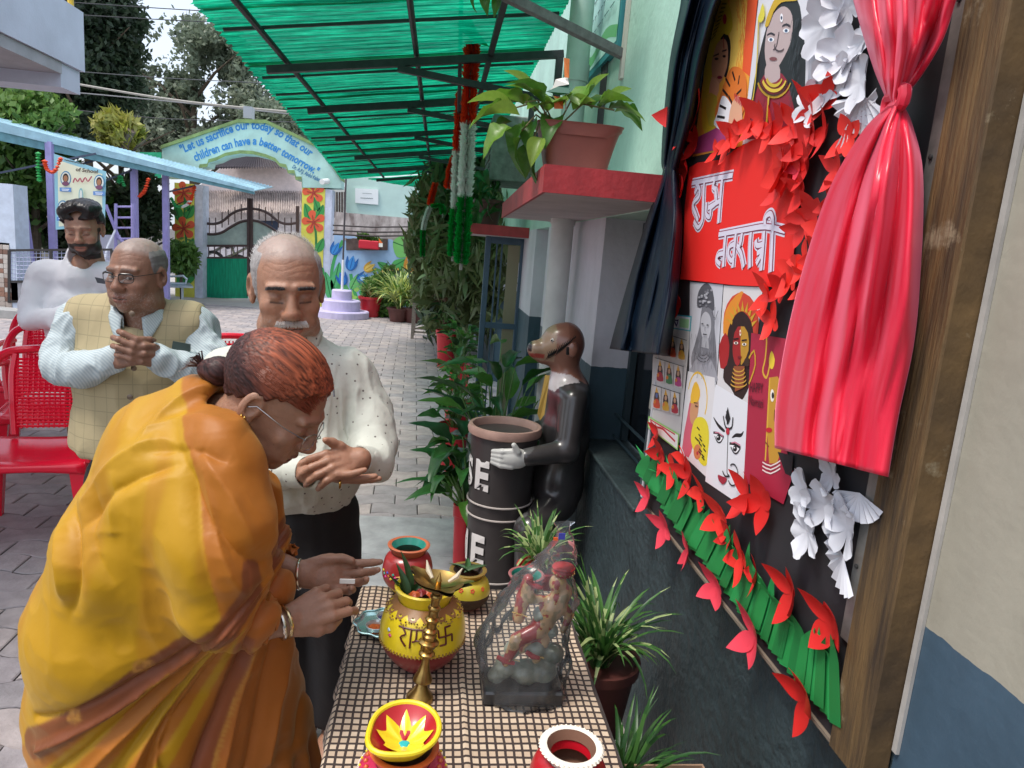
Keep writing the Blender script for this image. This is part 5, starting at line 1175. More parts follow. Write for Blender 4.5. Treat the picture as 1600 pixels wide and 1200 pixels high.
UVs = np.stack([U, Vv], -1).reshape(-1, 2); uv.data.foreach_set('uv', UVs[li].ravel())
# ---- pots ----
glz = lambda n_, c, r=.32: mat(n_, c, r, var=.15, vscale=14, coat=.35)
terr = mat('raw_clay', (.16, .075, .045), .9)
def potprof(R, H, neck, rim, base=.45, shoulder=.58):
    o = [(R*base, 0)]
    for i in range(1, 15):
        t = i/14; z = t*H*.82; a = (t-shoulder*.9)/(1 if t > shoulder*.9 else 1)
        rr = R*(1-((t-.52)/.52)**2*(1-base)) if t < .52 else neck+(R-neck)*math.sqrt(max(0, 1-((t-.52)/.5)**2)) if t < 1.0 else neck
        o.append((max(rr, neck) if t > .52 else rr, z))
    return o
def pot(name, c, R, H, neck, rim, label, bands, rimc, inner, grp=None, cat='pot'):
    """bands: list of (z fraction, material) from the bottom up"""
    t = empty(name, c, label, cat, grp); pr = potprof(R, H, neck, rim)
    zs = [b[0]*H for b in bands]
    def rad(z):
        for (r0, z0), (r1, z1) in zip(pr[:-1], pr[1:]):
            if z0 <= z <= z1: return r0+(r1-r0)*(z-z0)/(z1-z0+1e-9)
        return pr[-1][0]
    for i, (zf, mt) in enumerate(bands):
        za = zf*H; zb = (bands[i+1][0]*H if i+1 < len(bands) else .82*H); k = max(2, int((zb-za)/(H*.05)))
        prof = [(rad(za+(zb-za)*j/k), za+(zb-za)*j/k) for j in range(k+1)]
        b = MB(); V = []; N = 44
        for r, z in prof: V += [(c[0]+r*math.cos(2*math.pi*q/N), c[1]+r*math.sin(2*math.pi*q/N), c[2]+z) for q in range(N)]
        b.add(V, [(a*N+q, a*N+(q+1) % N, (a+1)*N+(q+1) % N, (a+1)*N+q) for a in range(k) for q in range(N)])
        b.build('body' if i == 0 else 'painted_band', mt, t, True)
    MB().lathe([(rad(.82*H)-.002, .80*H), (neck+.001, .86*H), (rim, .95*H), (rim+.002, .985*H), (rim-.002, H), (rim-.008, .985*H)], c, 44, cap=False).build('rim', rimc, t, True)
    MB().lathe([(rim-.0075, .987*H), (neck-.007, .86*H), (R*.75, .70*H)], c, 36, cap=False).build('inside', inner, t, True); MB().lathe([(R*.75, .701*H), (R*.7, .5*H), (.001, .42*H)], c, 36, cap=False).build('dark_inside', terr, t, True)
    return t, rad
def beads(parent, c, rad, z, n, r, mt, name='bead', wav=0, per=6, lift=0.001):
    b = MB()
    for i in range(n):
        a = 2*math.pi*i/n; zz = z+wav*abs(math.sin(per*a/2)); R0 = rad(zz)+lift; p = (c[0]+R0*math.cos(a), c[1]+R0*math.sin(a), c[2]+zz); b.lathe([(.0005, -r), (r*.87, -r*.5), (r, 0), (r*.87, r*.5), (.0005, r)], p, 6)
    return b.build(name, mt, parent, True)
def onpot(parent, c, rad, a0, z0, strokes, w_, mt, s=1., name='painted_mark', lift=.0015):
    """strokes in local (x right, z up) metres wrapped onto the pot seen from azimuth a0"""
    b = MB()
    for st_ in strokes:
        st_ = smooth_poly(st_, 3, False) if len(st_) > 2 else st_; st_ = [(st_[0][0]+(st_[-1][0]-st_[0][0])*i/4, st_[0][1]+(st_[-1][1]-st_[0][1])*i/4) for i in range(5)] if len(st_) == 2 else st_
        pts = []
        for x, z in st_:
            zz = z0+z*s; R0 = rad(zz)+lift; a = a0+x*s/R0; pts.append((c[0]+R0*math.cos(a), c[1]+R0*math.sin(a), c[2]+zz))
        b.tube(pts, w_, 5)
    return b.build(name, mt, parent, True)
Yp = glz('glaze_yellow', (.80, .62, .02)); Rp = glz('glaze_maroon', (.26, .018, .02)); Op = glz('glaze_orange', (.60, .12, .03)); Gd = mat('gold_trim', (.42, .26, .07), .35, .6); Tl = glz('glaze_teal', (.02, .26, .20)); Wp = paint('e6e0d2', .5); Dk = mat('dark_mark', (.10, .012, .012), .4)
# main pot
pc = P(655, 1052, Z=TZ); pc = (pc.x+.002, pc.y+.035, TZ)
R0 = .087
mp_, rad = pot('clay_pot', pc, R0, .175, .052, .060, 'big yellow and maroon painted pot with dark lettering behind the brass lamp', [(0, mat('glaze_magenta', (.30, .02, .07), .4)), (.06, Rp), (.36, Yp)], Yp, terr, 'painted clay pots on the table')
beads(mp_, pc, rad, .36*.175, 70, .0022, Gd, 'bead_row'); beads(mp_, pc, rad, .385*.175, 70, .0018, Gd, 'bead_row')
sc_ = MB()
for i in range(15):
    a = 2*math.pi*i/15
    for q in range(7):
        t = math.pi*q/6; zz = .80*.175-.012*math.sin(t)-.004; aa = a+(q-3)/6*2*math.pi/15; R1 = rad(zz)+.001; sc_.lathe([(.0004, -.002), (.0024, 0), (.0004, .002)], (pc[0]+R1*math.cos(aa), pc[1]+R1*math.sin(aa), pc[2]+zz), 6)
sc_.build('scallop_trim', Gd, mp_); 
b = MB(); N = 60; V = []
for i in range(N): a = 2*math.pi*i/N; zz = .80*.175-.008*abs(math.sin(7.5*a))-.002; V += [(pc[0]+(rad(zz)+.0006)*math.cos(a), pc[1]+(rad(zz)+.0006)*math.sin(a), pc[2]+zz), (pc[0]+(.0525+.001)*math.cos(a), pc[1]+(.0535)*math.sin(a), pc[2]+.835*.175)]
b.add(V, [(2*i, (2*i+2) % (2*N), (2*i+3) % (2*N), 2*i+1) for i in range(N)]); b.build('scallop_band', mat('band_brown', (.30, .14, .04), .4), mp_, True)
beads(mp_, pc, rad, .74*.175, 40, .0016, Dk, 'bead_row', lift=.0014)
AZ = math.atan2(-1, -.05)
ra = [[(-.030, .020), (-.012, .020)], [(-.022, .020), (-.014, .010), (-.024, .002), (-.012, -.012)], [(-.004, .021), (-.004, -.014)], [(-.014, .020), (.026, .020)], [(.006, .020), (.006, .002), (.000, -.002)], [(.006, .001), (.018, .001)], [(.018, .021), (.018, -.014)]]
onpot(mp_, pc, rad, AZ-.18, .57*.175, ra, .0019, Dk, 1.05, 'lettering')
onpot(mp_, pc, rad, AZ+.60, .60*.175, [[(0, .016), (0, -.016)], [(-.015, 0), (.015, 0)], [(0, .016), (.013, .016)], [(.015, 0), (.015, -.014)], [(0, -.016), (-.013, -.016)], [(-.015, 0), (-.015, .014)]], .0019, Dk, 1., 'painted_emblem')
for q, (da, zz, c_) in enumerate(((-.85, .60, (.55, .75, .8)), (-.78, .55, (.7, .1, .25)), (.30, .50, (.03, .06, .2)), (.36, .55, (.1, .35, .1)), (.25, .55, (.7, .2, .3)), (.30, .60, (.8, .8, .85)))):
    R1 = rad(zz*.175)+.001; a = AZ+da; mkp = Matrix.Translation((pc[0]+R1*math.cos(a), pc[1]+R1*math.sin(a), pc[2]+zz*.175)) @ Matrix.Rotation(a, 4, 'Z') @ Matrix.Rotation(math.pi/2, 4, 'Y')
    MB().lathe([(.005, 0), (.004, .0015), (.001, .002)], n=4, M=mkp).build('mirror_chip', mat('chip%d' % q, c_, .1, .3), mp_)
def leaf_mesh(name, wd_, bend=.35, fold=.25, tip=1.4, nu=9, nv=4, wav=0.):
    V = []
    for i in range(nu+1):
        u = i/nu; ww = wd_*math.sin(math.pi*min(1, u**.8))**.9*(1-.15*u)+.012*(1-u)
        for j in range(nv+1):
            s = (j/nv-.5)*2; z = -bend*u*u+fold*abs(s)*ww*.8+wav*math.sin(u*14+s*2)*abs(s)*ww; V.append((s*ww*.5, u*math.cos(bend*u*.8), z))
    me = bpy.data.meshes.new(name); me.from_pydata(V, [], [(i*(nv+1)+j, (i+1)*(nv+1)+j, (i+1)*(nv+1)+j+1, i*(nv+1)+j+1) for i in range(nu) for j in range(nv)])
    me.polygons.foreach_set('use_smooth', [True]*len(me.polygons)); return me
def leaf_at(parent, me, pos, az, el, ln, roll=0., name='leaf'):
    o = bpy.data.objects.new(name, me); C.objects.link(o); o.parent = parent
    o.location = Vector(pos)-parent.location; o.rotation_mode = 'XYZ'; o.scale = (ln, ln, ln)
    M = Matrix.Rotation(az-math.pi/2, 3, 'Z') @ Matrix.Rotation(el, 3, 'X') @ Matrix.Rotation(roll, 3, 'Y'); o.rotation_euler = M.to_euler(); return o
mgl = mat('mango_leaf', (.028, .085, .022), .42, var=.25, vscale=20); lm_m = leaf_mesh('leaf', .26, .15, .5); lm_m.materials.append(mgl)
for i, (a, e, l) in enumerate(((2.4, 1.25, .085), (3.0, 1.1, .075), (2.0, 1.35, .10), (1.4, 1.2, .06), (.2, .9, .07), (.6, .7, .06), (5.4, .8, .05))):
    lt = leaf_at(mp_, lm_m, (pc[0]-.034+.055*(i > 4), pc[1]+.015-.02*(i < 2), pc[2]+.135), a, e, l, roll=.3*i)
# flowers in the pot
for i in range(5): MB().lathe([(.001, 0), (.012, .003), (.007, .010), (.001, .012)], (pc[0]-.02+.012*i, pc[1]-.02+.01*(i % 3), pc[2]+.158), 9, wob=.3).build('marigold', [Op, Rp, mat('coral', (.7, .2, .12), .6)][i % 3], mp_)
# rear left pot: red with teal inside
c2 = P(634, 932, Z=TZ); c2 = (c2.x, c2.y+.03, TZ)
p2_, rad2 = pot('clay_pot', c2, .062, .125, .040, .050, 'red pot with teal inside and mirror chips at the far left corner of the table', [(0, Yp), (.18, glz('glaze_red', (.36, .03, .03)))], mat('rim_orange', (.45, .12, .05), .45), Tl, 'painted clay pots on the table')
for i in range(9):
    a = AZ-1.1+.10*i; zz = .5*.125-.006*(i % 3)+.004; R1 = rad2(zz)+.001; MB().lathe([(.004, 0), (.003, .0015), (.001, .002)], n=4, M=Matrix.Translation((c2[0]+R1*math.cos(a), c2[1]+R1*math.sin(a), c2[2]+zz)) @ Matrix.Rotation(a, 4, 'Z') @ Matrix.Rotation(math.pi/2, 4, 'Y')).build('mirror_chip', mat('chipb%d' % (i % 5), [(.7, .6, .05), (.05, .4, .3), (.7, .05, .3), (.1, .1, .5), (.8, .3, .05)][i % 5], .25), p2_)
onpot(p2_, c2, rad2, AZ+.1, .45*.125, [[(-.03, .006), (0, .012), (.03, .006)], [(-.03, -.004), (0, .002), (.03, -.004)]], .0014, Gd, 1., 'painted_swirl')
# rear right pot: yellow, gold rim
c3 = P(728, 958, Z=TZ); c3 = (c3.x, c3.y+.03, TZ)
p3_, rad3 = pot('clay_pot', c3, .056, .098, .034, .043, 'small yellow pot with gold rim and red painted flowers behind the brass lamp', [(0, glz('glaze_red', (.36, .03, .03))), (.1, mat('jute_brown', (.06, .035, .02), .9, bump=.5)), (.45, glz('glaze_mustard', (.55, .46, .04)))], Gd, mat('dark_inside', (.05, .03, .02), .8), 'painted clay pots on the table')
for i in range(12):
    a = 2*math.pi*i/12+.2; zz = .68*.098; R1 = rad3(zz)+.001
    for q in range(5):
        t = 2*math.pi*q/5; z2 = zz+.0035*math.sin(t); R1 = rad3(z2)+.0012; a2 = a+.0035*math.cos(t)/R1; MB().lathe([(.0025, 0), (.001, .001)], n=6, M=Matrix.Translation((c3[0]+R1*math.cos(a2), c3[1]+R1*math.sin(a2), c3[2]+z2)) @ Matrix.Rotation(a2, 4, 'Z') @ Matrix.Rotation(math.pi/2, 4, 'Y')).build('petal', mat('petal_coral', (.75, .08, .05), .5), p3_) if i % 12 in (6, 7, 8, 9, 10) else None
for i in range(3): leaf_at(p3_, lm_m, (c3[0]-.01+.008*i, c3[1], c3[2]+.088), .3+1.2*i, .35, .06, roll=.2)
# near left pot with dish lid
c4 = P(632, 1158, Z=TZ+.125); c4 = (c4.x, c4.y, TZ)
p4_, rad4 = pot('clay_pot', c4, .072, .118, .042, .050, 'maroon pot with white zigzags nearest the camera under a red and yellow dish', [(0, Rp), (.2, glz('glaze_pinkred', (.50, .03, .09)))], Op, terr, 'painted clay pots on the table')
for i in range(16):
    a = 2*math.pi*i/16; onpot(p4_, c4, rad4, a, .55*.118, [[(-.012, -.022), (0, .020), (.012, -.022)]], .0012, Wp, 1., 'zigzag') if 6 < i < 15 else None
beads(p4_, c4, rad4, .78*.118, 26, .004, Op, 'bead_row'); beads(p4_, c4, rad4, .72*.118, 26, .0022, Yp, 'bead_row')
dsh = empty('clay_dish', (c4[0], c4[1], TZ+.12), 'shallow clay dish painted red with a yellow star, lying on the nearest pot', 'dish')
zc = TZ+.117
def drim(a): return .052+.012*max(0, math.cos(a-3.9))**8
def dishf(prof, lift=0): return lambda u, v: (c4[0]+prof(u)[0]*drim(v*2*math.pi)/.052*math.cos(v*2*math.pi), c4[1]+prof(u)[0]*drim(v*2*math.pi)/.052*math.sin(v*2*math.pi), zc+prof(u)[1]+lift-.10*(c4[1]*0)+.006*math.sin(v*2*math.pi))
MB().grid(dishf(lambda u: (.052*(.35+.65*u), .030*u**2)), 8, 44).build('bowl', Yp, dsh, True)
MB().grid(dishf(lambda u: (.048*u+.0005, .030*u**2.2+.0035)), 10, 44).build('glazed_inside', glz('glaze_red2', (.42, .012, .02)), dsh, True)
MB().tube([(c4[0]+drim(a)*math.cos(a)*.965, c4[1]+drim(a)*math.sin(a)*.965, zc+.0315+.006*math.sin(a)) for a in [k*2*math.pi/40 for k in range(40)]], .0042, 8, closed=True).build('lip', Yp, dsh, True)
b = MB(); N = 64; ctr = (c4[0], c4[1]-.002, zc+.0058); V = [ctr]
for i in range(N):
    a = 2*math.pi*i/N; k = (i % 8)/8; rr = .030+.012*abs(k*2-1)**1.5; V.append((c4[0]+rr*math.cos(a), c4[1]+rr*math.sin(a), zc+.030*(rr/.048)**2.2+.0052+.0045*math.sin(a)*(rr/.05)))
Vr = [(ctr[0]+(v[0]-ctr[0])*.5, ctr[1]+(v[1]-ctr[1])*.5, ctr[2]+(v[2]-ctr[2])*.35) for v in V[1:]]
b.add(V+Vr, [(0, N+1+i, N+1+(i+1) % N) for i in range(N)]+[(N+1+i, 1+i, 1+(i+1) % N, N+1+(i+1) % N) for i in range(N)]); b.build('painted_star', Yp, dsh, True, fix=False)
MB().lathe([(.008, 0), (.006, .0015), (.001, .002)], (c4[0], c4[1]-.006, zc+.008), 12, wob=.1).build('painted_dot', mat('dot_teal', (.02, .42, .42), .4), dsh)
# near right pot red with white rim
c5 = P(893, 1165, Z=TZ+.11); c5 = (c5.x, c5.y, TZ)
p5_, rad5 = pot('clay_pot', c5, .062, .112, .038, .046, 'red pot with beaded white rim at the near right corner of the table', [(0, glz('glaze_red2', (.42, .012, .02)))], Wp, terr, 'painted clay pots on the table')
MB().lathe([(.0385, .985*.112), (.032, .80*.112), (.031, .72*.112)], c5, 36, cap=False).build('red_throat', glz('glaze_red3', (.55, .008, .02)), p5_, True)
for i in range(40): a = 2*math.pi*i/40; MB().lathe([(.001, -.003), (.0042, 0), (.001, .004)], (c5[0]+.047*math.cos(a), c5[1]+.047*math.sin(a), c5[2]+.108), 6).build('rim_bead', Wp, p5_, True)
# pot behind statue (dark teal inside)
c6 = P(822, 905, Z=TZ-.15); 
p6_, rad6 = pot('flower_pot', (c6.x, c6.y, TZ-.30), .06, .17, .045, .055, 'maroon glazed pot with dark green inside just beyond the table', [(0, glz('glaze_wine', (.20, .012, .03)))], mat('rim_pink', (.35, .12, .12), .5), Tl)
# ---- tray with vermilion ----
ty = P(580, 985, Z=TZ); tr_ = empty('steel_tray', (ty.x+.03, ty.y, TZ), 'small lobed metal tray with vermilion and blue powder at the left table edge', 'tray')
tcx, tcy = ty.x+.022, ty.y+.01
def lob(r, z): return lambda a: (tcx+r*(1+.06*math.cos(8*a))*math.cos(a), tcy+r*(1+.06*math.cos(8*a))*math.sin(a), TZ+.004+z)
mt_ = mat('tray_metal', (.35, .55, .55), .22, .75)
MB().grid(lambda u, v: lob([.058, .060, .052, .050, .0005][int(round(u*4))], [.010, .0105, .0035, .003, .003][int(round(u*4))])(2*math.pi*v), 4, 64).build('plate', mt_, tr_, True)
MB().tube([lob(.059, .0105)(2*math.pi*k/64) for k in range(64)], .0022, 6, closed=True).build('lip', mt_, tr_, True)
for dx, dy, cc, nm in ((-.012, -.018, (.45, .10, .015), 'vermilion'), (.008, .022, (.02, .02, .12), 'blue_powder')):
    MB().lathe([(.019, .0), (.014, .006), (.006, .009), (.0005, .010)], (tcx+dx, tcy+dy, TZ+.0075), 14, wob=.12).build(nm, mat(nm, cc, .95, bump=.8, bscale=200), tr_)
    MB().lathe([(.018, .0), (.022, .012), (.021, .0125), (.017, .001)], (tcx+dx, tcy+dy, TZ+.0072), 4+20).build('cup', mat('cup_clear', (.5, .55, .55), .15, .4), tr_, True)
# ---- brass lamp ----
lb_ = P(655, 1098, Z=TZ); lb0 = Vector((lb_.x, lb_.y+.01, TZ)); lt_ = P(684, 918, Y=lb0.y+.012); ax = (lt_-lb0)
lamp = empty('brass_lamp', lb0, 'tall slim brass oil lamp standing in front of the yellow pot', 'lamp')
brass = mat('aged_brass', (.42, .27, .085), .30, .95, var=.35, vscale=30)
H_ = ax.length; q = Vector((0, 0, 1)).rotation_difference(ax.normalized()).to_matrix().to_4x4(); ML = Matrix.Translation(lb0) @ q
MB().lathe([(.026, 0), (.026, .006), (.023, .012), (.014, .022), (.009, .034)], n=36, M=ML).build('base', brass, lamp, True)
MB().lathe([(.009, .034), (.013, .036), (.0185, .040), (.0175, .046), (.011, .060), (.008, .074), (.0065, .088)], n=32, M=ML).build('foot', brass, lamp, True)
pr = []; z = .088
for k in range(6):
    s_ = (H_-.088)/6; rr = [.0115, .0145, .0105, .0105, .0092, .0085][k]
    pr += [(rr, z), (rr*1.35, z+.004), (rr*1.35, z+.007), (rr, z+.011), (rr*.88, z+s_*.5), (rr*.95, z+s_-.004)]; z += s_
MB().lathe(pr+[(.004, H_)], n=24, M=ML).build('stem', brass, lamp, True)
def lampdish(u, v):
    a = 2*math.pi*v; sp = max(0, math.cos(2.5*a))**6; r = (.006+.041*u)*(1+.42*sp*u*u); p = ML @ Vector((r*math.cos(a), r*math.sin(a), H_+.000+.016*u**2+.004*sp*u)); return p
MB().grid(lampdish, 10, 80).build('oil_dish', brass, lamp, True)
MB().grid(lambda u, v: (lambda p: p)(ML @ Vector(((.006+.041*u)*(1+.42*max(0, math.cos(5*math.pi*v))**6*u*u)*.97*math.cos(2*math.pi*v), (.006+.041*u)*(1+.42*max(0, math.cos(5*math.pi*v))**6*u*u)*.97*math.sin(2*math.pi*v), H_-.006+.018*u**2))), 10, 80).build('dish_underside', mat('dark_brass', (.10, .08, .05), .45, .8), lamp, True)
MB().lathe([(.006, H_), (.005, H_+.010), (.0065, H_+.014), (.003, H_+.022), (.0005, H_+.030)], n=14, M=ML).build('finial', brass, lamp, True)
for a in (.4, 2.2): MB().tube([ML @ Vector((.02*math.cos(a), .02*math.sin(a), H_+.010)), ML @ Vector((.036*math.cos(a), .036*math.sin(a), H_+.02)), ML @ Vector((.045*math.cos(a), .045*math.sin(a), H_+.036))], [.003, .005, .001], 6).build('cotton_wick', mat('wick', (.55, .50, .38), .9), lamp, True)
# ---- wrapped statue -----------------------------------------------------------------------------
sx, sy = .208, 1.245
stt = empty('statue', (sx, sy, TZ), 'painted dancing figurine wrapped in clear plastic on the table', 'statue')
MB().box((.132, 1.20, TZ+.002), (.286, 1.29, TZ+.030), .004).build('plinth', mat('plinth_black', (.02, .022, .025), .3, coat=.3), stt)
S3 = lambda px, py, dy=0: np.array(P(px, py, Y=1.245+dy))
f = SDF((.10, 1.17, TZ+.02), (.31, 1.32, TZ+.33), .0026)
for px, py, r in ((790, 1040, .022), (820, 1050, .026), (850, 1045, .026), (865, 1020, .02), (835, 1010, .022), (800, 1015, .016), (775, 1055, .016), (860, 985, .016), (845, 960, .016)): f.ell(S3(px, py), (r, r*1.1, r*.9), .012)
f.nets; V_, Q_ = f.nets(); V_ += .0015*fbm(V_*90, 2, 2)[:, None]; mesh('rock', V_, Q_, mat('rock_green', (.24, .27, .21), .35, var=.4, vscale=40, coat=.4), stt, True)
f = SDF((.10, 1.17, TZ+.05), (.33, 1.32, TZ+.36), .0022)
f.chain([S3(880, 925), S3(862, 950), S3(838, 985), S3(815, 1010)], [.018, .022, .016, .013], .01)
f.ell(S3(872, 912), (.017, .018, .02), .006)
f.chain([S3(838, 985, -.01), S3(808, 1000, -.02), S3(790, 1035, -.02)], [.017, .013, .008], .006)
f.chain([S3(855, 970), S3(848, 1000), S3(838, 1030)], [.016, .013, .009], .006)
f.chain([S3(870, 935, -.01), S3(890, 960, -.01), S3(880, 985, -.02)], [.009, .008, .006], .005); f.chain([S3(860, 940), S3(830, 935, -.01), S3(825, 905, -.01)], [.009, .008, .007], .005)
f.chain([S3(825, 905), S3(818, 935), S3(810, 965)], [.010, .014, .012], .006)
V_, Q_ = f.nets(); nz_ = fbm(V_*np.array([70, 70, 55]), 5, 2); cc = np.tile(np.array([.48, .30, .15]), (len(V_), 1))
gm2 = (nz_ > .12); cc[gm2] = (.33, .035, .03); cc[(nz_ > .05) & (nz_ < .12)] = (.55, .38, .12); cc[nz_ < -.55] = (.30, .22, .10)
mesh('figure', V_+.0008*nz_[:, None], Q_, mat('figure_paint', (.4, .3, .2), .3, attr=True, coat=.5), stt, True, col=cc)
b = MB(); h0 = Vector(S3(880, 893)); b.lathe([(.018, -.006), (.021, 0), (.018, .006)], h0, 18); b.lathe([(.020, -.002), (.0225, 0), (.020, .003)], h0+Vector((0, 0, .009)), 18); b.build('headband', mat('headband_red', (.42, .03, .03), .4), stt)
beadm = mat('gold_bead', (.6, .42, .15), .25, .8); b = MB()
for i in range(16): a = 2*math.pi*i/16; b.lathe([(.0005, -.002), (.0022, 0), (.0005, .002)], h0+Vector((.0215*math.cos(a), .0215*math.sin(a), 0)), 6)
for k, (px, py) in enumerate(((800, 1030), (838, 1025), (822, 995), (812, 960))):
    q_ = Vector(S3(px, py, -.018)); 
    for i in range(9): b.lathe([(.0005, -.002), (.0021, 0), (.0005, .002)], q_+Vector((-.014+.0035*i, 0, -.002*(i-4)*.5)), 6)
b.build('beads', beadm, stt)
for k, (px, py, rr) in enumerate(((790, 1030, .017), (832, 1022, .013), (835, 912, .015))):
    q_ = Vector(S3(px, py, -.02)); MB().tube([q_+Vector((-rr, 0, .005)), q_+Vector((0, -.004, -.002)), q_+Vector((rr, 0, -.008))], [.004, .006, .004], 7).build('sash', mat('sash_red', (.40, .025, .03), .45), stt, True)
# plastic bag: loose shell gathered to a tip
film = bpy.data.materials.new('clear_film'); film.use_nodes = True; n = film.node_tree.nodes; L = film.node_tree.links; n.remove(n['Principled BSDF'])
t1 = n.new('ShaderNodeBsdfTransparent'); t1.inputs[0].default_value = (.93, .95, .96, 1); g1_ = n.new('ShaderNodeBsdfGlossy'); g1_.inputs['Roughness'].default_value = .18; d1_ = n.new('ShaderNodeBsdfDiffuse'); d1_.inputs[0].default_value = (.75, .78, .8, 1)
lw = n.new('ShaderNodeLayerWeight'); lw.inputs[0].default_value = .27; mA = n.new('ShaderNodeMixShader'); mB = n.new('ShaderNodeMixShader'); mB.inputs[0].default_value = .05
L.new(lw.outputs['Fresnel'], mA.inputs[0]); L.new(t1.outputs[0], mA.inputs[1]); L.new(g1_.outputs[0], mA.inputs[2]); L.new(mA.outputs[0], mB.inputs[1]); L.new(d1_.outputs[0], mB.inputs[2]); L.new(mB.outputs[0], n['Material Output'].inputs[0])
rings = [(755, 1108, 884, 1112, .06), (752, 1070, 884, 1070, .062), (742, 1020, 888, 1020, .06), (752, 985, 893, 980, .055), (775, 950, 897, 940, .048), (798, 915, 900, 900, .038), (830, 880, 899, 868, .026), (858, 850, 895, 845, .014), (872, 830, 890, 828, .006), (868, 818, 896, 816, .010)]
rings = smooth_poly([tuple(map(float, r)) for r in rings], 7, False); NB = 110; V = []
for i, (xl, yl, xr, yr, dp) in enumerate(rings):
    a_, b_ = np.array(P(xl, yl, Y=1.245)), np.array(P(xr, yr, Y=1.245)); c_ = (a_+b_)/2; hw = (b_-a_)/2
    for j in range(NB):
        t = 2*math.pi*j/NB; V.append(c_+hw*math.cos(t)+np.array([0, dp*math.sin(t), 0]))
V = np.array(V); r1 = fbm(V*np.array([38, 38, 22]), 21, 3); r2 = 1-np.abs(vnoise(V*np.array([55, 55, 30])+3, 22))*2
ctr_ = np.array([.215, 1.245, 0]); dd = V-ctr_; dd[:, 2] = 0; dd /= np.linalg.norm(dd, axis=1)[:, None]+1e-6
V = V+dd*(.008*r1+.0035*r2)[:, None]; V[:, 2] = np.maximum(V[:, 2], TZ+.004)
mesh('plastic_wrap', V, np.array([(i*NB+j, i*NB+(j+1) % NB, (i+1)*NB+(j+1) % NB, (i+1)*NB+j) for i in range(len(rings)-1) for j in range(NB)]), film, stt, True)
b = MB().use(paint('3a3f9a')); q_ = Vector(P(878, 838, Y=1.215)); b.box(q_-Vector((.006, .001, .006)), q_+Vector((.006, .001, .006))); q_ = Vector(P(868, 842, Y=1.22)); b.use(paint('d8602a')); b.box(q_-Vector((.004, .001, .003)), q_+Vector((.004, .001, .003))); b.build('bag_print', None, stt)
# ================================================================== plants
def blades(name, base, n_, ln, wd_, mats, parent, up=.9, seed=1, spread=1.):
    rr = random.Random(seed); V = []; F = []; mi = []
    for k in range(n_):
        a = rr.uniform(0, 2*math.pi); L_ = ln*rr.uniform(.6, 1.1); e = rr.uniform(.35, 1.25)*spread; dr = rr.uniform(.5, 1.3)*up; b0 = Vector(base)+Vector((rr.uniform(-.02, .02), rr.uniform(-.02, .02), 0)); w0 = wd_*rr.uniform(.7, 1.2); N = 8; s0 = len(V)
        p = b0.copy(); th = math.pi/2-e*.45; u_ = Vector((math.cos(a), math.sin(a), 0)); sd_ = Vector((-math.sin(a), math.cos(a), 0)); tw = rr.uniform(-.5, .5)
        for i in range(N+1):
            t = i/N; ww = w0*(math.sin(math.pi*min(1, t*.9+.12))**.7); s2 = (sd_+u_*tw*t).normalized()
            V += [p-s2*ww/2+Vector((0, 0, ww*.2)), p.copy(), p+s2*ww/2+Vector((0, 0, ww*.2))]; p = p+(u_*math.cos(th)+Vector((0, 0, 1))*math.sin(th))*L_/N; th -= dr*e*2.4/N*(.4+t)
        for i in range(N): F += [(s0+3*i, s0+3*i+1, s0+3*i+4, s0+3*i+3), (s0+3*i+1, s0+3*i+2, s0+3*i+5, s0+3*i+4)]; m_ = rr.randrange(len(mats)); mi += [m_, m_]
    o = mesh(name, [tuple(v) for v in V], F, mats, parent, True, mi); o['kind'] = 'stuff'; return o
spg = mat('spider_leaf', (.07, .19, .04), .42, trans=.25, var=.2); spl = mat('spider_stripe', (.38, .48, .20), .45, trans=.25); spd = mat('spider_dark', (.03, .10, .025), .4, trans=.2)
def fpot(name_parent, c, r, h, mt, square=False):
    N = 4 if square else 26; k = 1.25 if square else 1
    M = Matrix.Translation(c) @ Matrix.Rotation(math.pi/4 if square else 0, 4, 'Z')
    MB().lathe([(r*.72*k, 0), (r*k*.96, h*.86), (r*k*1.06, h*.87), (r*k*1.08, h), (r*k*.98, h), (r*k*.9, h*.9), (.001, h*.88)], n=N, M=M).build('pot', mt, name_parent, not square)
red_pl = mat('red_plastic', (.52, .02, .03), .35, var=.15); brn_pl = mat('brown_plastic', (.11, .035, .03), .45, var=.2); ter_pl = mat('terra_plastic', (.24, .075, .055), .48, var=.2, vscale=5, bump=.08)
def potted(px, py, Z, Y, r, h, mt, label, n_, ln, wd_, mats, seed, up=.9, spread=1., group='potted plants along the wall'):
    p = P(px, py, Y=Y); c = Vector((p.x, Y, Z)); t = empty('potted_plant', c, label, 'plant', group); fpot(t, c, r, h, mt); blades('foliage', c+Vector((0, 0, h*.85)), n_, ln, wd_, mats, t, up, seed, spread); return t
potted(845, 870, .38, 2.25, .075, .17, red_pl, 'spider plant in a red pot between the bin and the wrapped statue', 75, .24, .013, [spg, spg, spl], 4)
MB().box((.22, 2.1, 0), (.42, 2.4, .378), .01).build('stand', mat('stand_cement', (.2, .2, .19), .8)); bpy.data.objects['stand'].name = 'plant_stand'; tag(bpy.data.objects['plant_stand'], 'low cement stand under the spider plant behind the table', 'stand')
potted(940, 1000, .30, 1.75, .105, .22, brn_pl, 'spider plant in a square brown pot right of the table', 95, .30, .014, [spg, spg, spl, spd], 9)
potted(985, 1130, .18, 1.45, .10, .16, brn_pl, 'low dark spider plant at the bottom of the teal wall', 80, .28, .012, [spg, spd], 14)
q_ = P(1010, 1188, Y=1.28); pb_ = empty('carton', (q_.x, 1.3, 0), 'open brown carton at the bottom edge beside the wall', 'box'); card = mat('cardboard', (.36, .23, .15), .85, var=.15)
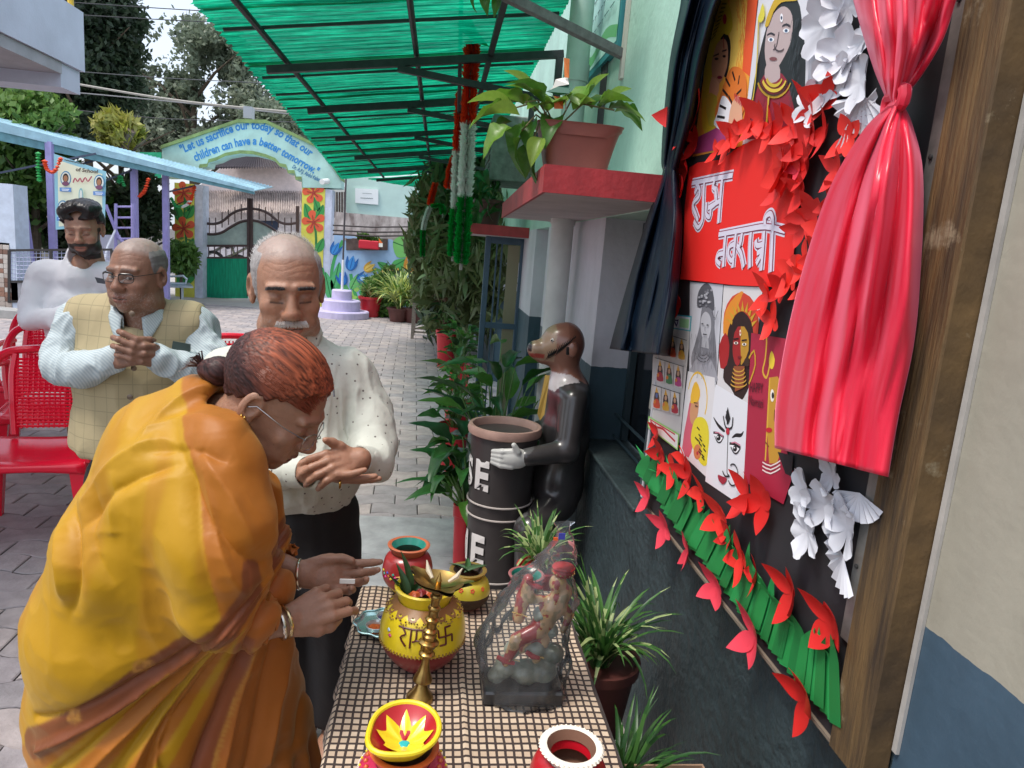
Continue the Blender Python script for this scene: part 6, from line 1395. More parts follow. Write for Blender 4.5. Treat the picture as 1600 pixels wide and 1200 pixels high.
for a_, b_ in (((.42, 1.16), (.70, 1.165)), ((.42, 1.44), (.70, 1.445)), ((.42, 1.166), (.425, 1.439)), ((.695, 1.166), (.70, 1.439))): MB().box((a_[0], a_[1], .0), (b_[0], b_[1], .43)).build('side', card, pb_)
MB().box((.426, 1.166, .0), (.694, 1.439, .005)).build('bottom', card, pb_)
# broad leaved plants beside the bin
bl1 = mat('broad_leaf', (.030, .115, .022), .33, trans=.22, var=.3, vscale=9); bl2 = mat('broad_leaf_light', (.075, .21, .03), .35, trans=.3, var=.2, vscale=9); bl3 = mat('broad_leaf_dark', (.018, .06, .018), .30, trans=.15, var=.2)
def broad(label, base, pot_r, pot_h, nst, h_, ln, wd_, mats, seed, potm=red_pl, lean=(0, 0), bend=.35, group='broad leaved plants in red pots'):
    rr = random.Random(seed); t = empty('potted_plant', base, label, 'plant', group); fpot(t, Vector(base), pot_r, pot_h, potm); ms_ = []
    for m_ in mats: me = leaf_mesh('leaf', wd_, bend, .35, wav=.12); me.materials.append(m_); ms_.append(me)
    st_ = MB().use(mat('stem_green', (.10, .20, .05), .5))
    for k in range(nst):
        a = 2.4*k+rr.uniform(-.4, .4); el = rr.uniform(.2, 1.15); hh = h_*(.25+.75*(k/nst))*rr.uniform(.85, 1.1); rad_ = .05+h_*.22*rr.random()
        b0 = Vector(base)+Vector((0, 0, pot_h*.85)); e0 = b0+Vector((rad_*math.cos(a)+lean[0]*hh, rad_*math.sin(a)+lean[1]*hh, hh)); st_.tube([b0, b0.lerp(e0, .5)+Vector((0, 0, hh*.12)), e0], [.006, .005, .003], 5)
        leaf_at(t, rr.choice(ms_), e0, a, el-.2, ln*rr.uniform(.7, 1.15), rr.uniform(-.6, .6))
    st_.build('stems', None, t)['kind'] = 'stuff'; return t
broad('tall dark leaved plant standing behind the bin rim', (.36, 3.72, 0), .08, .30, 42, .80, .30, .28, [bl1, bl3, bl1, bl2], 5)
broad('glossy broad leaved plant spilling left of the bin', (.22, 3.42, 0), .07, .30, 22, .46, .25, .48, [bl1, bl3, bl2], 8, lean=(-.10, 0), bend=.6)
broad('drooping variegated plant in a red pot at the left foot of the bin', (.195, 3.22, 0), .055, .40, 16, .24, .20, .40, [bl2, bl1], 12, bend=.8, lean=(-.2, 0))
broad('leafy plant in a small red pot beyond the bin', (.18, 5.0, 0), .11, .34, 30, .36, .17, .5, [bl1, bl2, bl2], 21)
broad('second leafy plant with a red pot farther along the wall', (.22, 5.7, 0), .11, .36, 34, .40, .14, .55, [bl2, bl1, gb_[0]], 22)
broad('dark small leaved plant in a pink red pot by the wooden chair', (.16, 9.4, 0), .14, .5, 44, .55, .16, .5, [bl3, bl1, mat('leaf_bronze', (.10, .05, .03), .5)], 23)
broad('bushy low plant between the wooden chair and the wall', (.30, 7.9, 0), .13, .3, 50, .5, .16, .5, [bl2, bl1, bl3], 24)
broad('tiny green plant in an orange pot under the wooden chair', (-.02, 13.2, 0), .12, .22, 14, .15, .14, .5, [bl2], 25, potm=mat('orange_pot', (.5, .12, .05), .5))
potted(578, 490, 0, 15.2, .24, .42, red_pl, 'striped plant in a red pot at the foot of the tulip mural', 90, .62, .035, [spg, spl, gb_[0]], 31, group='plants in front of the mural')
potted(622, 492, 0, 14.6, .22, .28, brn_pl, 'big yellow green spider plant in front of the mural', 210, .95, .04, [mat('spider_yellow', (.55, .60, .16), .5, trans=.3), spl, gb_[0]], 32, group='plants in front of the mural')
potted(645, 495, 0, 14.6, .2, .3, brn_pl, 'spreading yellow green plant right of the big spider plant', 120, .8, .04, [mat('spider_yellow', (.55, .60, .16), .5), gb_[0]], 33, group='plants in front of the mural')
t = empty('shrub', (P(603, 470, Y=15.4).x, 15.4, 0), 'green fern like shrub between the pots before the mural', 'shrub'); c_ = P(600, 462, Y=15.4); crown('foliage', [(c_.x, 15.4, .45, .42, .3, .45), (c_.x+.2, 15.4, .75, .25, .2, .4)], 2400, .07, [gb_[1], gd[2], gb_[0]], t, aspect=2.5); MB().tube([(c_.x, 15.4, 0), (c_.x, 15.4, .5)], .03, 6).build('stem', bark, t)
# hanging conifer like tree beside the wall
ct = empty('tree', (.25, 11, 0), 'shaggy brownish green conifer hung with plants beside the wall', 'tree')
cg = leafmats('leaf_conifer', [(.13, .17, .06), (.18, .19, .08), (.09, .13, .045)])
crown('crown', [(*P(x, y, Y=Y_), r, r, r*1.25) for x, y, Y_, r in ((708, 300, 11, .6), (700, 350, 11, .6), (735, 330, 10, .6), (705, 400, 10.5, .55), (735, 400, 9.5, .55), (690, 430, 11.5, .45), (755, 440, 9, .5), (715, 450, 10, .5), (680, 380, 12, .4), (688, 460, 12, .4), (760, 370, 8.6, .4), (735, 270, 10, .55), (700, 480, 10.5, .4))], 26000, .055, cg+[gd[1]], ct, aspect=5, droop=1.2, gap=.2)
for x_, yy in ((700, 10.6), (722, 9.6)): p = P(x_, 400, Y=yy); MB().tube([(p.x, yy, 0), (p.x+.02, yy, 1.4), (p.x, yy, 2.4)], [.05, .04, .03], 8).build('trunk', mat('bark_pale', (.20, .15, .11), .9, bump=.4), ct)
lw2 = leaf_mesh('leaf', .5, .3, .2); lw2.materials.append(mat('pale_leaf', (.34, .42, .20), .5, trans=.2)); 
vt = empty('hanging_plant', P(690, 440, Y=9.5), 'pale heart leaved creeper hanging in front of the shaggy conifer', 'plant'); rr = random.Random(4)
for i in range(34): q_ = P(rr.uniform(665, 725), rr.uniform(395, 450), Y=9.4+rr.random()*.5); leaf_at(vt, lw2, q_, rr.uniform(0, 6.3), rr.uniform(-1, .5), .16, rr.uniform(-1, 1))
# shelf plants
lf1 = leaf_mesh('leaf', .72, .55, .35, wav=.1); lf1.materials.append(mat('pothos_leaf', (.15, .30, .035), .36, trans=.35, var=.2, vscale=8)); lf2 = leaf_mesh('leaf', .66, .75, .4, wav=.1); lf2.materials.append(mat('pothos_leaf2', (.07, .19, .025), .36, trans=.3, var=.2, vscale=8)); lf3 = leaf_mesh('leaf', .60, .3, .45); lf3.materials.append(mat('pothos_leaf3', (.24, .38, .06), .36, trans=.4, var=.15, vscale=8))
pb = P(905, 272, Y=2.42); py_ = 2.42
sp_ = empty('planter', (pb.x, py_, 1.87), 'large terracotta plastic planter with bright pothos on the red shelf', 'planter')
q1_, q2_ = P(846, 181, Y=2.36), P(980, 181, Y=2.36); cxp = (q1_.x+q2_.x)/2; hwp = (q2_.x-q1_.x)/2; ztp = q1_.z-.006; zbp = 1.869
def plf(u, v, grow=0.):
    a = 2*math.pi*v; e = .42; ca, sa = math.cos(a), math.sin(a); X_ = abs(ca)**e*(1 if ca > 0 else -1); Y_ = abs(sa)**e*(1 if sa > 0 else -1); k = .74+.26*u**1.3+(.05*max(0, u-.86)/.14); return (cxp+hwp*X_*k, py_+.03+.085*Y_*k, zbp+(ztp-zbp)*u)
MB().grid(plf, 12, 56).build('pot', ter_pl, sp_, True); MB().grid(lambda u, v: (cxp+(plf(1, v)[0]-cxp)*(1-.06*u) if u < .99 else cxp+(plf(.8, v)[0]-cxp)*.8, py_+.03+(plf(1, v)[1]-py_-.03)*(1-.06*u), ztp+.004*math.sin(math.pi*min(1, u*1.2))-.04*u*u), 3, 56).build('rim', ter_pl, sp_, True)
MB().add([(cxp+(plf(.85, v/24)[0]-cxp)*.95, py_+.03+(plf(.85, v/24)[1]-py_-.03)*.95, ztp-.03) for v in range(24)], [tuple(range(24))]).build('soil', mat('soil', (.05, .035, .025), .95, bump=.6), sp_)
rr = random.Random(9)
for x, y, az, el, l, k in [(850, 165, 3.2, .9, .13, 0), (835, 150, 3.0, .9, .13, 2), (820, 165, 3.3, .5, .14, 0), (800, 165, 3.2, .3, .14, 2), (790, 175, 3.4, .0, .13, 0), (800, 200, 3.6, -.4, .12, 0), (820, 195, 3.5, -.6, .12, 1), (835, 190, 4.2, -.5, .11, 1), (815, 215, 3.5, -1.0, .11, 1), (830, 225, 4.0, -1.1, .10, 1), (845, 215, 4.3, -.9, .10, 2), (842, 240, 3.6, -1.0, .11, 1), (855, 175, 4.4, .4, .12, 0), (868, 170, 4.8, .5, .11, 0), (880, 165, 4.6, .2, .12, 2), (850, 160, 2.5, 1.1, .12, 1), (905, 165, 1.5, 1.2, .12, 0), (915, 160, .8, 1.2, .12, 2), (925, 170, .4, 1.0, .11, 0), (935, 170, .2, .8, .11, 0), (950, 172, .1, .5, .10, 1), (960, 175, 0, .3, .10, 0), (945, 165, .6, .9, .11, 2), (970, 172, .2, .1, .09, 1), (895, 172, 5.0, .4, .11, 2), (865, 185, 4.7, -.3, .11, 1), (835, 175, 2.2, .8, .12, 0), (812, 180, 2.8, .2, .12, 2), (800, 190, 3.0, -.3, .12, 1)]:
    q_ = P(x, y, Y=py_-.03+rr.uniform(-.05, .07)); leaf_at(sp_, (lf1, lf2, lf3)[k], q_, az+rr.uniform(-.3, .3), el, l*1.05, rr.uniform(-.5, .5))
b = MB().use(mat('vine_stem', (.16, .14, .06), .7))
for x, y in ((800, 170), (815, 205), (830, 225), (845, 235), (820, 160), (960, 172), (925, 160), (840, 200), (850, 190)): b.tube([Vector((cxp-.08, py_, ztp-.02)), P((x+860)/2, (y+165)/2-6, Y=py_-.03), P(x, y, Y=py_-.03)], .003, 5)
b.build('vines', None, sp_)
# small paper flag in the planter
fg = empty('paper_flag', P(875, 160, Y=2.4), 'small crumpled orange white and green paper flag stuck in the shelf planter', 'flag')
def cr(pts, col, dy=0):
    b = MB(); q_ = [P(x, y, Y=2.37+dy+.015*math.sin(i*2.1)) for i, (x, y) in enumerate(pts)]; b.add(q_, [tuple(range(len(q_)))]); return b.build('cloth_strip', paint(col), fg, fix=False)
cr([(868, 124), (887, 120), (889, 132), (864, 136)], 'e4e2da'); cr([(864, 136), (889, 130), (888, 148), (855, 144)], 'dddcd4', .004); cr([(881, 90), (890, 92), (889, 122), (882, 120)], 'd9793a'); cr([(853, 143), (889, 128), (890, 146), (875, 149)], '1d5a48', -.01); cr([(866, 150), (880, 152), (880, 170), (866, 170)], 'd9682a')
MB().tube([P(884, 172, Y=2.38), P(884, 95, Y=2.38)], .002, 6).build('stick', paint('c8c0a8'), fg)
b = MB()
for i in range(6): x = 955+i*12; q_ = P(x, 267-4*(i % 2), Y=2.5); b.lathe([(.002, 0), (.018, .002), (.014, .010), (.002, .014)], (q_.x, 2.5+.02*(i % 3), 1.870), 7, wob=.3)
tag(b.build('folded_cloth', mat('cloth_greenbeige', (.03, .16, .12), .8, vscale=30, col2=(.42, .32, .20))), 'crumpled green and beige cloth lying on the red shelf by the curtain', 'cloth')
# second shelf plant
s2 = empty('planter', (.42, 6.45, 1.80), 'dark red pot with hanging leaves on the farther red shelf', 'planter'); fpot(s2, Vector((.40, 6.45, 1.80)), .13, .22, brn_pl)
lfd = leaf_mesh('leaf', .36, .7, .3); lfd.materials.append(bl1); rr = random.Random(2)
for i in range(70): q_ = P(rr.uniform(735, 785), rr.uniform(262, 335), Y=6.2+rr.random()*.4); leaf_at(s2, lfd, q_, rr.uniform(2, 5.5), rr.uniform(-1.2, .6), .15, rr.uniform(-.8, .8))
# leaf sprig hanging at the top
hp = empty('hanging_plant', P(765, -10, Y=3), 'leaf tips hanging into view at the top edge beside the rod', 'plant')
for x, y, a_ in ((745, -2, 3.4), (758, 0, 4.7), (770, 2, 5.4), (775, -4, 0)): leaf_at(hp, lf2, P(x, y-8, Y=3.0), a_, -.9, .07, .3)
# ---- garlands ----
def ruffle(col, seed):
    rr = random.Random(seed); V = []; F = []; N = 26
    for L_ in range(4):
        z = -.4+.27*L_; b = len(V); V.append((0, 0, z))
        for i in range(N): a = 2*math.pi*i/N; r = (.75+.28*(i % 2)+rr.uniform(-.08, .12))*(1-.15*abs(L_-1.5)); V.append((r*math.cos(a), r*math.sin(a), z+.28*(1 if i % 2 else -1)*rr.uniform(.4, 1)))
        F += [(b, b+1+i, b+1+(i+1) % N) for i in range(N)]
    me = bpy.data.meshes.new('ruffle'); me.from_pydata(V, [], F); me.materials.append(mat('garland_'+col, srgb(col), .5, trans=.35)); return me
ruf = {c: [ruffle(c, 3*i+1) for i in range(2)] for c in ('e8431c', 'e9ece6', '0c9a3c')}
def garland(pts, Y, r, cuts, label, cols=('e8431c', 'e9ece6', '0c9a3c'), group='tricolour garlands hanging from the canopy'):
    t = empty('garland', P(*pts[0], Y=Y), label, 'garland', group); tot = P(*pts[0], Y=Y); path = [P(*p, Y=Y) for p in smooth_poly(pts, 8, False)]; L_ = sum((b-a).length for a, b in zip(path[:-1], path[1:])); n_ = int(L_/(r*.62)); acc = 0; k = 0; MB().tube(path, r*.2, 6).build('cord', paint('8a8a80'), t)
    for a, b in zip(path[:-1], path[1:]):
        sl_ = (b-a).length
        while acc <= sl_ and k < n_:
            f_ = k/n_; col = cols[0] if f_ < cuts[0] else cols[1] if f_ < cuts[1] else cols[2]; o = bpy.data.objects.new('ruffle', ruf[col][k % 2]); C.objects.link(o); o.parent = t; o.location = a.lerp(b, acc/sl_)-t.location; s = r*random.uniform(.92, 1.12); o.scale = (s, s, r*.8); o.rotation_euler = (random.uniform(-.15, .15), random.uniform(-.15, .15), random.random()*6); acc += r*.62; k += 1
        acc -= sl_
    return t
garland([(738, 70), (733, 170), (727, 300), (720, 422)], 4.4, .052, (.34, .68), 'longest nearest tricolour paper garland hanging from the canopy')
garland([(721, 150), (716, 240), (712, 330), (707, 408)], 5.0, .046, (.35, .68), 'second tricolour garland just left of the nearest one')
garland([(710, 248), (705, 262), (702, 280), (699, 296)], 7.5, .05, (1, 1), 'short orange garland piece behind the two long garlands')
garland([(680, 288), (674, 310), (671, 325)], 9.5, .05, (1, 1), 'short orange garland farther left under the canopy end')
garland([(671, 325), (664, 345), (661, 365), (660, 405)], 9.6, .042, (0, .45), 'thin white and green garland hanging before the conifer')
garland([(678, 322), (690, 322), (692, 340)], 9.4, .05, (0, 0), 'small green tinsel loop beside the thin garland')
gf = MB(); gf.add([P(*p, Y=4.35) for p in ((714, 38), (733, 22), (748, 52), (765, 74), (742, 66), (722, 50))], [(0, 1, 5), (1, 2, 4, 5), (2, 3, 4)]); o = gf.build('foil_bow', mat('green_foil', (.02, .32, .14), .18, .5), fix=False); tag(o, 'green foil bow tied where the longest garland starts', 'bow')
# ---- wooden chair in the yard ----
wc = empty('garden_chair', (-.1, 12.3, 0), 'grey weathered slatted garden chair facing left in the yard', 'chair')
gw = mat('grey_wood', (.22, .19, .165), .85, var=.3, vscale=10, stretch=(1, 1, 4))
cX, cY = -.10, 12.35
for x_, y_ in ((-.28, -.25), (-.28, .25)): MB().bar((cX+x_, cY+y_, 0), (cX+x_, cY+y_, .68), .05).build('leg', gw, wc)
for y_ in (-.25, .25): MB().bar((cX+.24, cY+y_, 0), (cX+.18, cY+y_, .45), .05).build('leg', gw, wc); MB().bar((cX+.18, cY+y_, .45), (cX+.42, cY+y_, 1.15), .05).build('back_post', gw, wc); MB().bar((cX-.30, cY+y_, .68), (cX+.28, cY+y_, .70), .05, .03).build('armrest', gw, wc); MB().bar((cX-.28, cY+y_, .12), (cX+.23, cY+y_, .12), .03).build('stretcher', gw, wc)
for i in range(7): MB().box((cX-.29+i*.07, cY-.25, .43), (cX-.235+i*.07, cY+.25, .45)).build('seat_slat', gw, wc)
for i in range(8): f_ = i/8; MB().bar((cX+.20+.22*f_, cY-.25, .50+.62*f_), (cX+.20+.22*f_, cY+.25, .50+.62*f_), .05, .014).build('back_slat', gw, wc)
for i in range(7): y_ = -.2+.067*i; MB().bar((cX+.19, cY+y_, .5), (cX+.42, cY+y_, 1.12), .012, .03).build('back_slat', gw, wc)
# ================================================================== dustbin with monkey figure
bx, by, br_ = .335, 3.05, .150
bn_ = empty('dustbin', (bx, by, 0), 'grey dustbin with USE ME lettering hugged by a monkey figure in a suit', 'dustbin')
bm_ = mat('bin_paint', (.050, .043, .042), .38, var=.2, vscale=7)
MB().lathe([(.128, 0), (.131, .05), (.136, .3), (.143, .6), (.150, .80), (.150, .81)], (bx, by, 0), 48).build('body', bm_, bn_, True)
MB().lathe([(.150, .80), (.162, .806), (.166, .825), (.160, .842), (.146, .842), (.138, .82), (.130, .6), (.001, .55)], (bx, by, 0), 48, cap=False).build('rim', mat('rim_tan', (.42, .26, .21), .5, var=.25), bn_, True)
MB().lathe([(.1405, .822), (.133, .6), (.001, .56)], (bx, by, .001), 40, cap=False).build('inside', mat('bin_inside', (.012, .011, .01), .9), bn_, True)
for zb in (.50, .44, .145, .11, .075, .03): rb = .133+.02*zb; MB().tube([(bx+(rb+.003)*math.cos(a), by+(rb+.003)*math.sin(a), zb) for a in [2*math.pi*k/40 for k in range(40)]], .0045, 6, closed=True).build('painted_ring', paint('b8aea8'), bn_, True)
va = math.atan2(-by, -bx)     # direction to the camera
def binletters(txt, aC, zb, h, col, lift, wf=.78):
    b = MB(); 
    for i, ch in enumerate(txt):
        V_, F_ = text_polys(ch, 1., .045); mxx = max(v[0] for v in V_); mnx = min(v[0] for v in V_); a0 = aC[i]
        V3 = []
        for x, y in V_:
            xx = (x-mnx)/(mxx-mnx)-.5; zz = zb+y/.70*h; rr_ = .131+.0205*zz+lift; a = a0+xx*.075*(1.25 if ch == 'M' else 1)/rr_; V3.append((bx+rr_*math.cos(a), by+rr_*math.sin(a), zz))
        b.add(V3, F_)
    return b.build('lettering', paint(col), bn_, fix=False)
# the sight line azimuth is va; lettering is centred toward the walkway
for dz_, da, col, lift in ((-.006, .03, '14110f', .0022), (0, 0, 'ddd8d4', .004)):
    binletters('USE', [va-1.95+da, va-1.28+da, va-.62+da], .575+dz_, .125, col, lift); binletters('ME', [va-1.45+da, va-.62+da], .225+dz_, .13, col, lift)
MQ = lambda px, py, Y: np.array(P(px, py, Y=Y))
f = SDF((.05, 2.75, .0), (.78, 3.45, 1.42), .0065)
hd = MQ(884, 538, 3.12); 
f.ell(hd, (.085, .085, .10), .02); f.ell(hd+[-.05, 0, .01], (.06, .065, .07), .03)
f.cap(hd+[-.05, 0, -.015], hd+[-.135, -.01, -.035], .055, .036, .03); f.ell(hd+[-.135, -.01, -.02], (.035, .034, .028), .02); f.cap(hd+[-.04, 0, -.06], hd+[-.10, -.005, -.065], .045, .03, .03)
f.ell(hd+[.02, -.088, -.01], (.024, .012, .036), .006); f.ell(hd+[.02, .088, -.01], (.024, .012, .036), .006)
f.cap(hd+[.0, 0, -.06], hd+[.02, 0, -.17], .058, .075, .03)
sh_ = hd+[.035, 0, -.22]
f.ell(sh_, (.10, .16, .08), .05); f.ell(sh_+[-.0, 0, -.18], (.115, .15, .20), .06); f.ell(sh_+[-.02, 0, -.42], (.13, .15, .18), .06)
hn = MQ(790, 716, 2.86); el_ = MQ(885, 705, 2.93)
f.chain([sh_+[.0, -.13, -.01], el_, hn+[.09, 0.03, 0]], [.062, .052, .038], .02); 
f.chain([sh_+[.0, .13, -.01], sh_+[-.04, .20, -.22], np.array([bx-.02, by+.17, .72])], [.06, .05, .036], .02)
f.chain([sh_+[-.02, -.08, -.5], np.array([.46, 2.88, .42]), np.array([.47, 2.93, .06])], [.085, .065, .05], .03); f.chain([sh_+[-.02, .1, -.5], np.array([.5, 3.28, .40]), np.array([.48, 3.22, .06])], [.085, .065, .05], .03)
f.cap([.47, 2.93, .045], [.40, 2.86, .035], .045, .04, .02)
Vm, Qm = f.nets(); Vm = relax(Vm, Qm, 2)
cc = np.tile(np.array([.040, .036, .036]), (len(Vm), 1)); rel = Vm-hd
head = (Vm[:, 2] > hd[2]-.125-.5*np.maximum(0, rel[:, 0]-.02)) & (np.abs(rel[:, 0]) < .25); cc[head] = (.27, .12, .08)
cc[head & (rel[:, 0] < -.055) & (rel[:, 2] > -.075)] = (.34, .22, .14); cc[head & (rel[:, 0] < -.10) & (rel[:, 2] < -.045) & (rel[:, 2] > -.065)] = (.36, .05, .035); cc[head & (rel[:, 0] < -.155) & (rel[:, 2] > -.035)] = (.03, .02, .02)
cc[head & (rel[:, 0] > .0) & (rel[:, 2] > .02-rel[:, 0]*.6)] = (.22, .085, .055)
face = (np.abs(rel[:, 2]+.055+.62*(rel[:, 0]+.12)*-1) < .0) 
col_ = (~head) & (Vm[:, 2] > hd[2]-.20-.4*np.abs(rel[:, 1]*0)) & (rel[:, 0] < .06) & (np.hypot(rel[:, 0]-.01, rel[:, 1]) < .105); cc[col_] = (.62, .55, .54)
suit = (~head) & (~col_) & (Vm[:, 2] < hd[2]-.18) & (rel[:, 0] < -.03) & (Vm[:, 2] > .85); cc[suit & (np.abs(rel[:, 1]) > .03)] = (.10, .035, .04)
cc[(~head) & (np.hypot(*(Vm-hn-[.09, .03, 0])[:, :2].T) < .03)] = (.10, .10, .10)
mesh('figure', Vm, Qm, mat('figure_gloss', (.1, .1, .1), .30, attr=True, coat=.4, var=.15, vscale=12), bn_, True, col=cc)
f = SDF(hn-[.10, .12, .10], hn+[.16, .12, .10], .0035)
f.ell(hn+[.045, .02, -.005], (.06, .03, .045), .01)
for i in range(4): f.chain([hn+[.03, .01, .028-.022*i], hn+[-.015, .02, .022-.02*i], hn+[-.05, .045, .015-.016*i]], [.014, .013, .010], .005)
f.chain([hn+[.05, .0, .03], hn+[.03, -.005, .06]], [.014, .011], .008)
Vg, Qg = f.nets(); mesh('glove', Vg, Qg, mat('glove_white', (.55, .55, .52), .35, var=.1), bn_, True)
b = MB()                                                 # dark spiky cheek painting
for i in range(24):
    t = i/23; p0 = np.array([-.125+.145*t, 0, -.068+.115*t**1.15]); 
    yy = -math.sqrt(max(.0001, 1-min(.98, ((p0[0]+.0)/.15)**2)))*.086-.006+(.035 if p0[0] < -.09 else .012 if p0[0] < -.05 else 0)
    q_ = Vector(hd+np.array([p0[0], yy, p0[2]])); s_ = .012+.018*math.sin(math.pi*t); b.tube([q_+Vector((0, .006, s_*.4)), q_+Vector((.004, 0, 0)), q_+Vector((-.006, .008, -s_))], [.001, .0032, .0008], 5)
b.build('beard_marks', paint('0e0b0a'), bn_)
ev = Vector(hd)+Vector((-.072, -.062, .022)); MB().lathe([(.001, -.010), (.010, 0), (.001, .010)], ev, 10).build('eye', paint('e8e0d8'), bn_, True); MB().lathe([(.001, -.005), (.005, 0), (.001, .005)], ev+Vector((-.004, -.006, 0)), 8).build('pupil', paint('0e0b0a'), bn_, True)
MB().box(Vector(hd)+Vector((-.012, -.094, -.035)), Vector(hd)+Vector((.002, -.084, .0)), .003).build('sideburn', paint('0e0b0a'), bn_)
tq = Vector(MQ(866, 585, 3.02)); b = MB(); b.add([tq+Vector(v) for v in ((-.045, -.03, .0), (-.025, -.036, .0), (-.035, -.05, -.17), (-.052, -.045, -.20), (-.066, -.045, -.17))], [(0, 1, 2, 3, 4)]); b.build('tie', mat('tie_mustard', (.42, .26, .05), .5), bn_, fix=False)
# ================================================================== red plastic chairs
rp_ = mat('chair_red', (.80, .006, .035), .25, coat=.2, var=.08)
def chair_tree(loc, rz, label):
    t = empty('plastic_chair', (0, 0, 0), label, 'chair', 'red plastic chairs')
    # local: seat centre at origin, faces -Y, back at +Y
    def seatf(u, v):
        x = (v-.5)*.46*(1-.08*u); y = -.23+u*.44; z = .43-.025*math.sin(math.pi*u)*math.cos((v-.5)*2.4)-.03*max(0, .12-u)/.12+.012*abs(v-.5); return (x, y, z)
    b = MB(); b.grid(seatf, 14, 14); o = b.build('seat', rp_, t, True, world=False); s = o.modifiers.new('t', 'SOLIDIFY'); s.thickness = .012
    fr_ = MB()
    fr_.tube(smooth_poly([(-.23, .20, .43), (-.245, .235, .60), (-.24, .27, .75), (-.19, .295, .855), (-.08, .305, .885), (.08, .305, .885), (.19, .295, .855), (.24, .27, .75), (.245, .235, .60), (.23, .20, .43)], 5, False), .021, 8)
    fr_.build('back_frame', rp_, t, True, world=False)
    ap = MB(); ap.grid(lambda u, v: ((v-.5)*.46, -.235-.006*math.sin(math.pi*v), .425-.05*u*(1-.4*math.sin(math.pi*v))), 3, 12); 
    for s_ in (-1, 1): ap.grid(lambda u, v, s_=s_: (s_*(.232-.018*v), -.23+.43*v, .435-.05*u), 3, 8)
    o = ap.build('apron', rp_, t, True, world=False, fix=False); s = o.modifiers.new('t', 'SOLIDIFY'); s.thickness = .006
    # back: uprights + slats with openings
    def bk(x, z): k = (z-.46)/.4; return (x, .205+.09*k+.012*math.cos(x*6)-.01, z)
    for x_ in (-.125, 0., .125):
        pass
    for s_ in (-1, 1): MB().tube(smooth_poly([bk(s_*.135, .45), bk(s_*.145, .6), bk(s_*.15, .75), bk(s_*.14, .86)], 4, False), .016, 6).build('upright', rp_, t, True, world=False)
    z = .49; k = 0
    while z < .85:
        b = MB(); b.tube([bk(x_*.145, z) for x_ in (-1, -.5, 0, .5, 1)], .0074, 5); o = b.build('back_slat', rp_, t, True, world=False); z += .018; k += 1
    for i in range(13): x_ = -.13+.0217*i; MB().tube([bk(x_, .48), bk(x_, .66), bk(x_, .855)], .0052, 5).build('back_rib', rp_, t, True, world=False)
    for sx_, sy_ in ((-1, -1), (1, -1), (-1, 1), (1, 1)):
        MB().add([(sx_*.20+a*.028*k_+sx_*.03*(1-k_)*0+sx_*q_*.025, sy_*.2+c_*.026*k_+sy_*q_*.02, z_) for z_, k_, q_ in ((.41, 1.15, 0), (.2, .95, .6), (0, .75, 1)) for a, c_ in ((-1, -1), (1, -1), (1, 1), (-1, 1))], [(0, 1, 5, 4), (1, 2, 6, 5), (2, 3, 7, 6), (3, 0, 4, 7), (4, 5, 9, 8), (5, 6, 10, 9), (6, 7, 11, 10), (7, 4, 8, 11), (8, 9, 10, 11)]).build('leg', rp_, t, False, world=False)
    for s_ in (-1, 1): MB().tube(smooth_poly([(s_*.232, .245, .66), (s_*.27, .1, .665), (s_*.275, -.12, .655), (s_*.262, -.2, .62), (s_*.235, -.205, .43)], 5, False), .019, 8).build('armrest', rp_, t, True, world=False)
    t.location = loc; t.rotation_euler.z = rz; return t
c0_ = chair_tree((-1.95, 3.66, 0), .25, 'red plastic chair in front at left edge, its seat and front leg in full view'); c0_.scale = (1.12, 1.12, 1.0)
for (x_, y_, rz, lb) in ((-2.33, 4.55, .35, 'red plastic chair directly behind the foremost one, below the young man'), (-2.75, 5.35, .3, 'rearmost red plastic chair at the left edge'), (-2.42, 3.42, .55, 'red plastic chair cut off by the left edge, only its arm showing'), (-1.25, 4.6, .3, 'red plastic chair hidden between the two standing men'), (-1.05, 3.3, .3, 'red plastic chair glimpsed just behind the hair tie of the woman')):
    o = dup_tree(c0_, (x_, y_, 0), rz); o['label'] = lb; o.scale = (1.08, 1.08, 1.0)
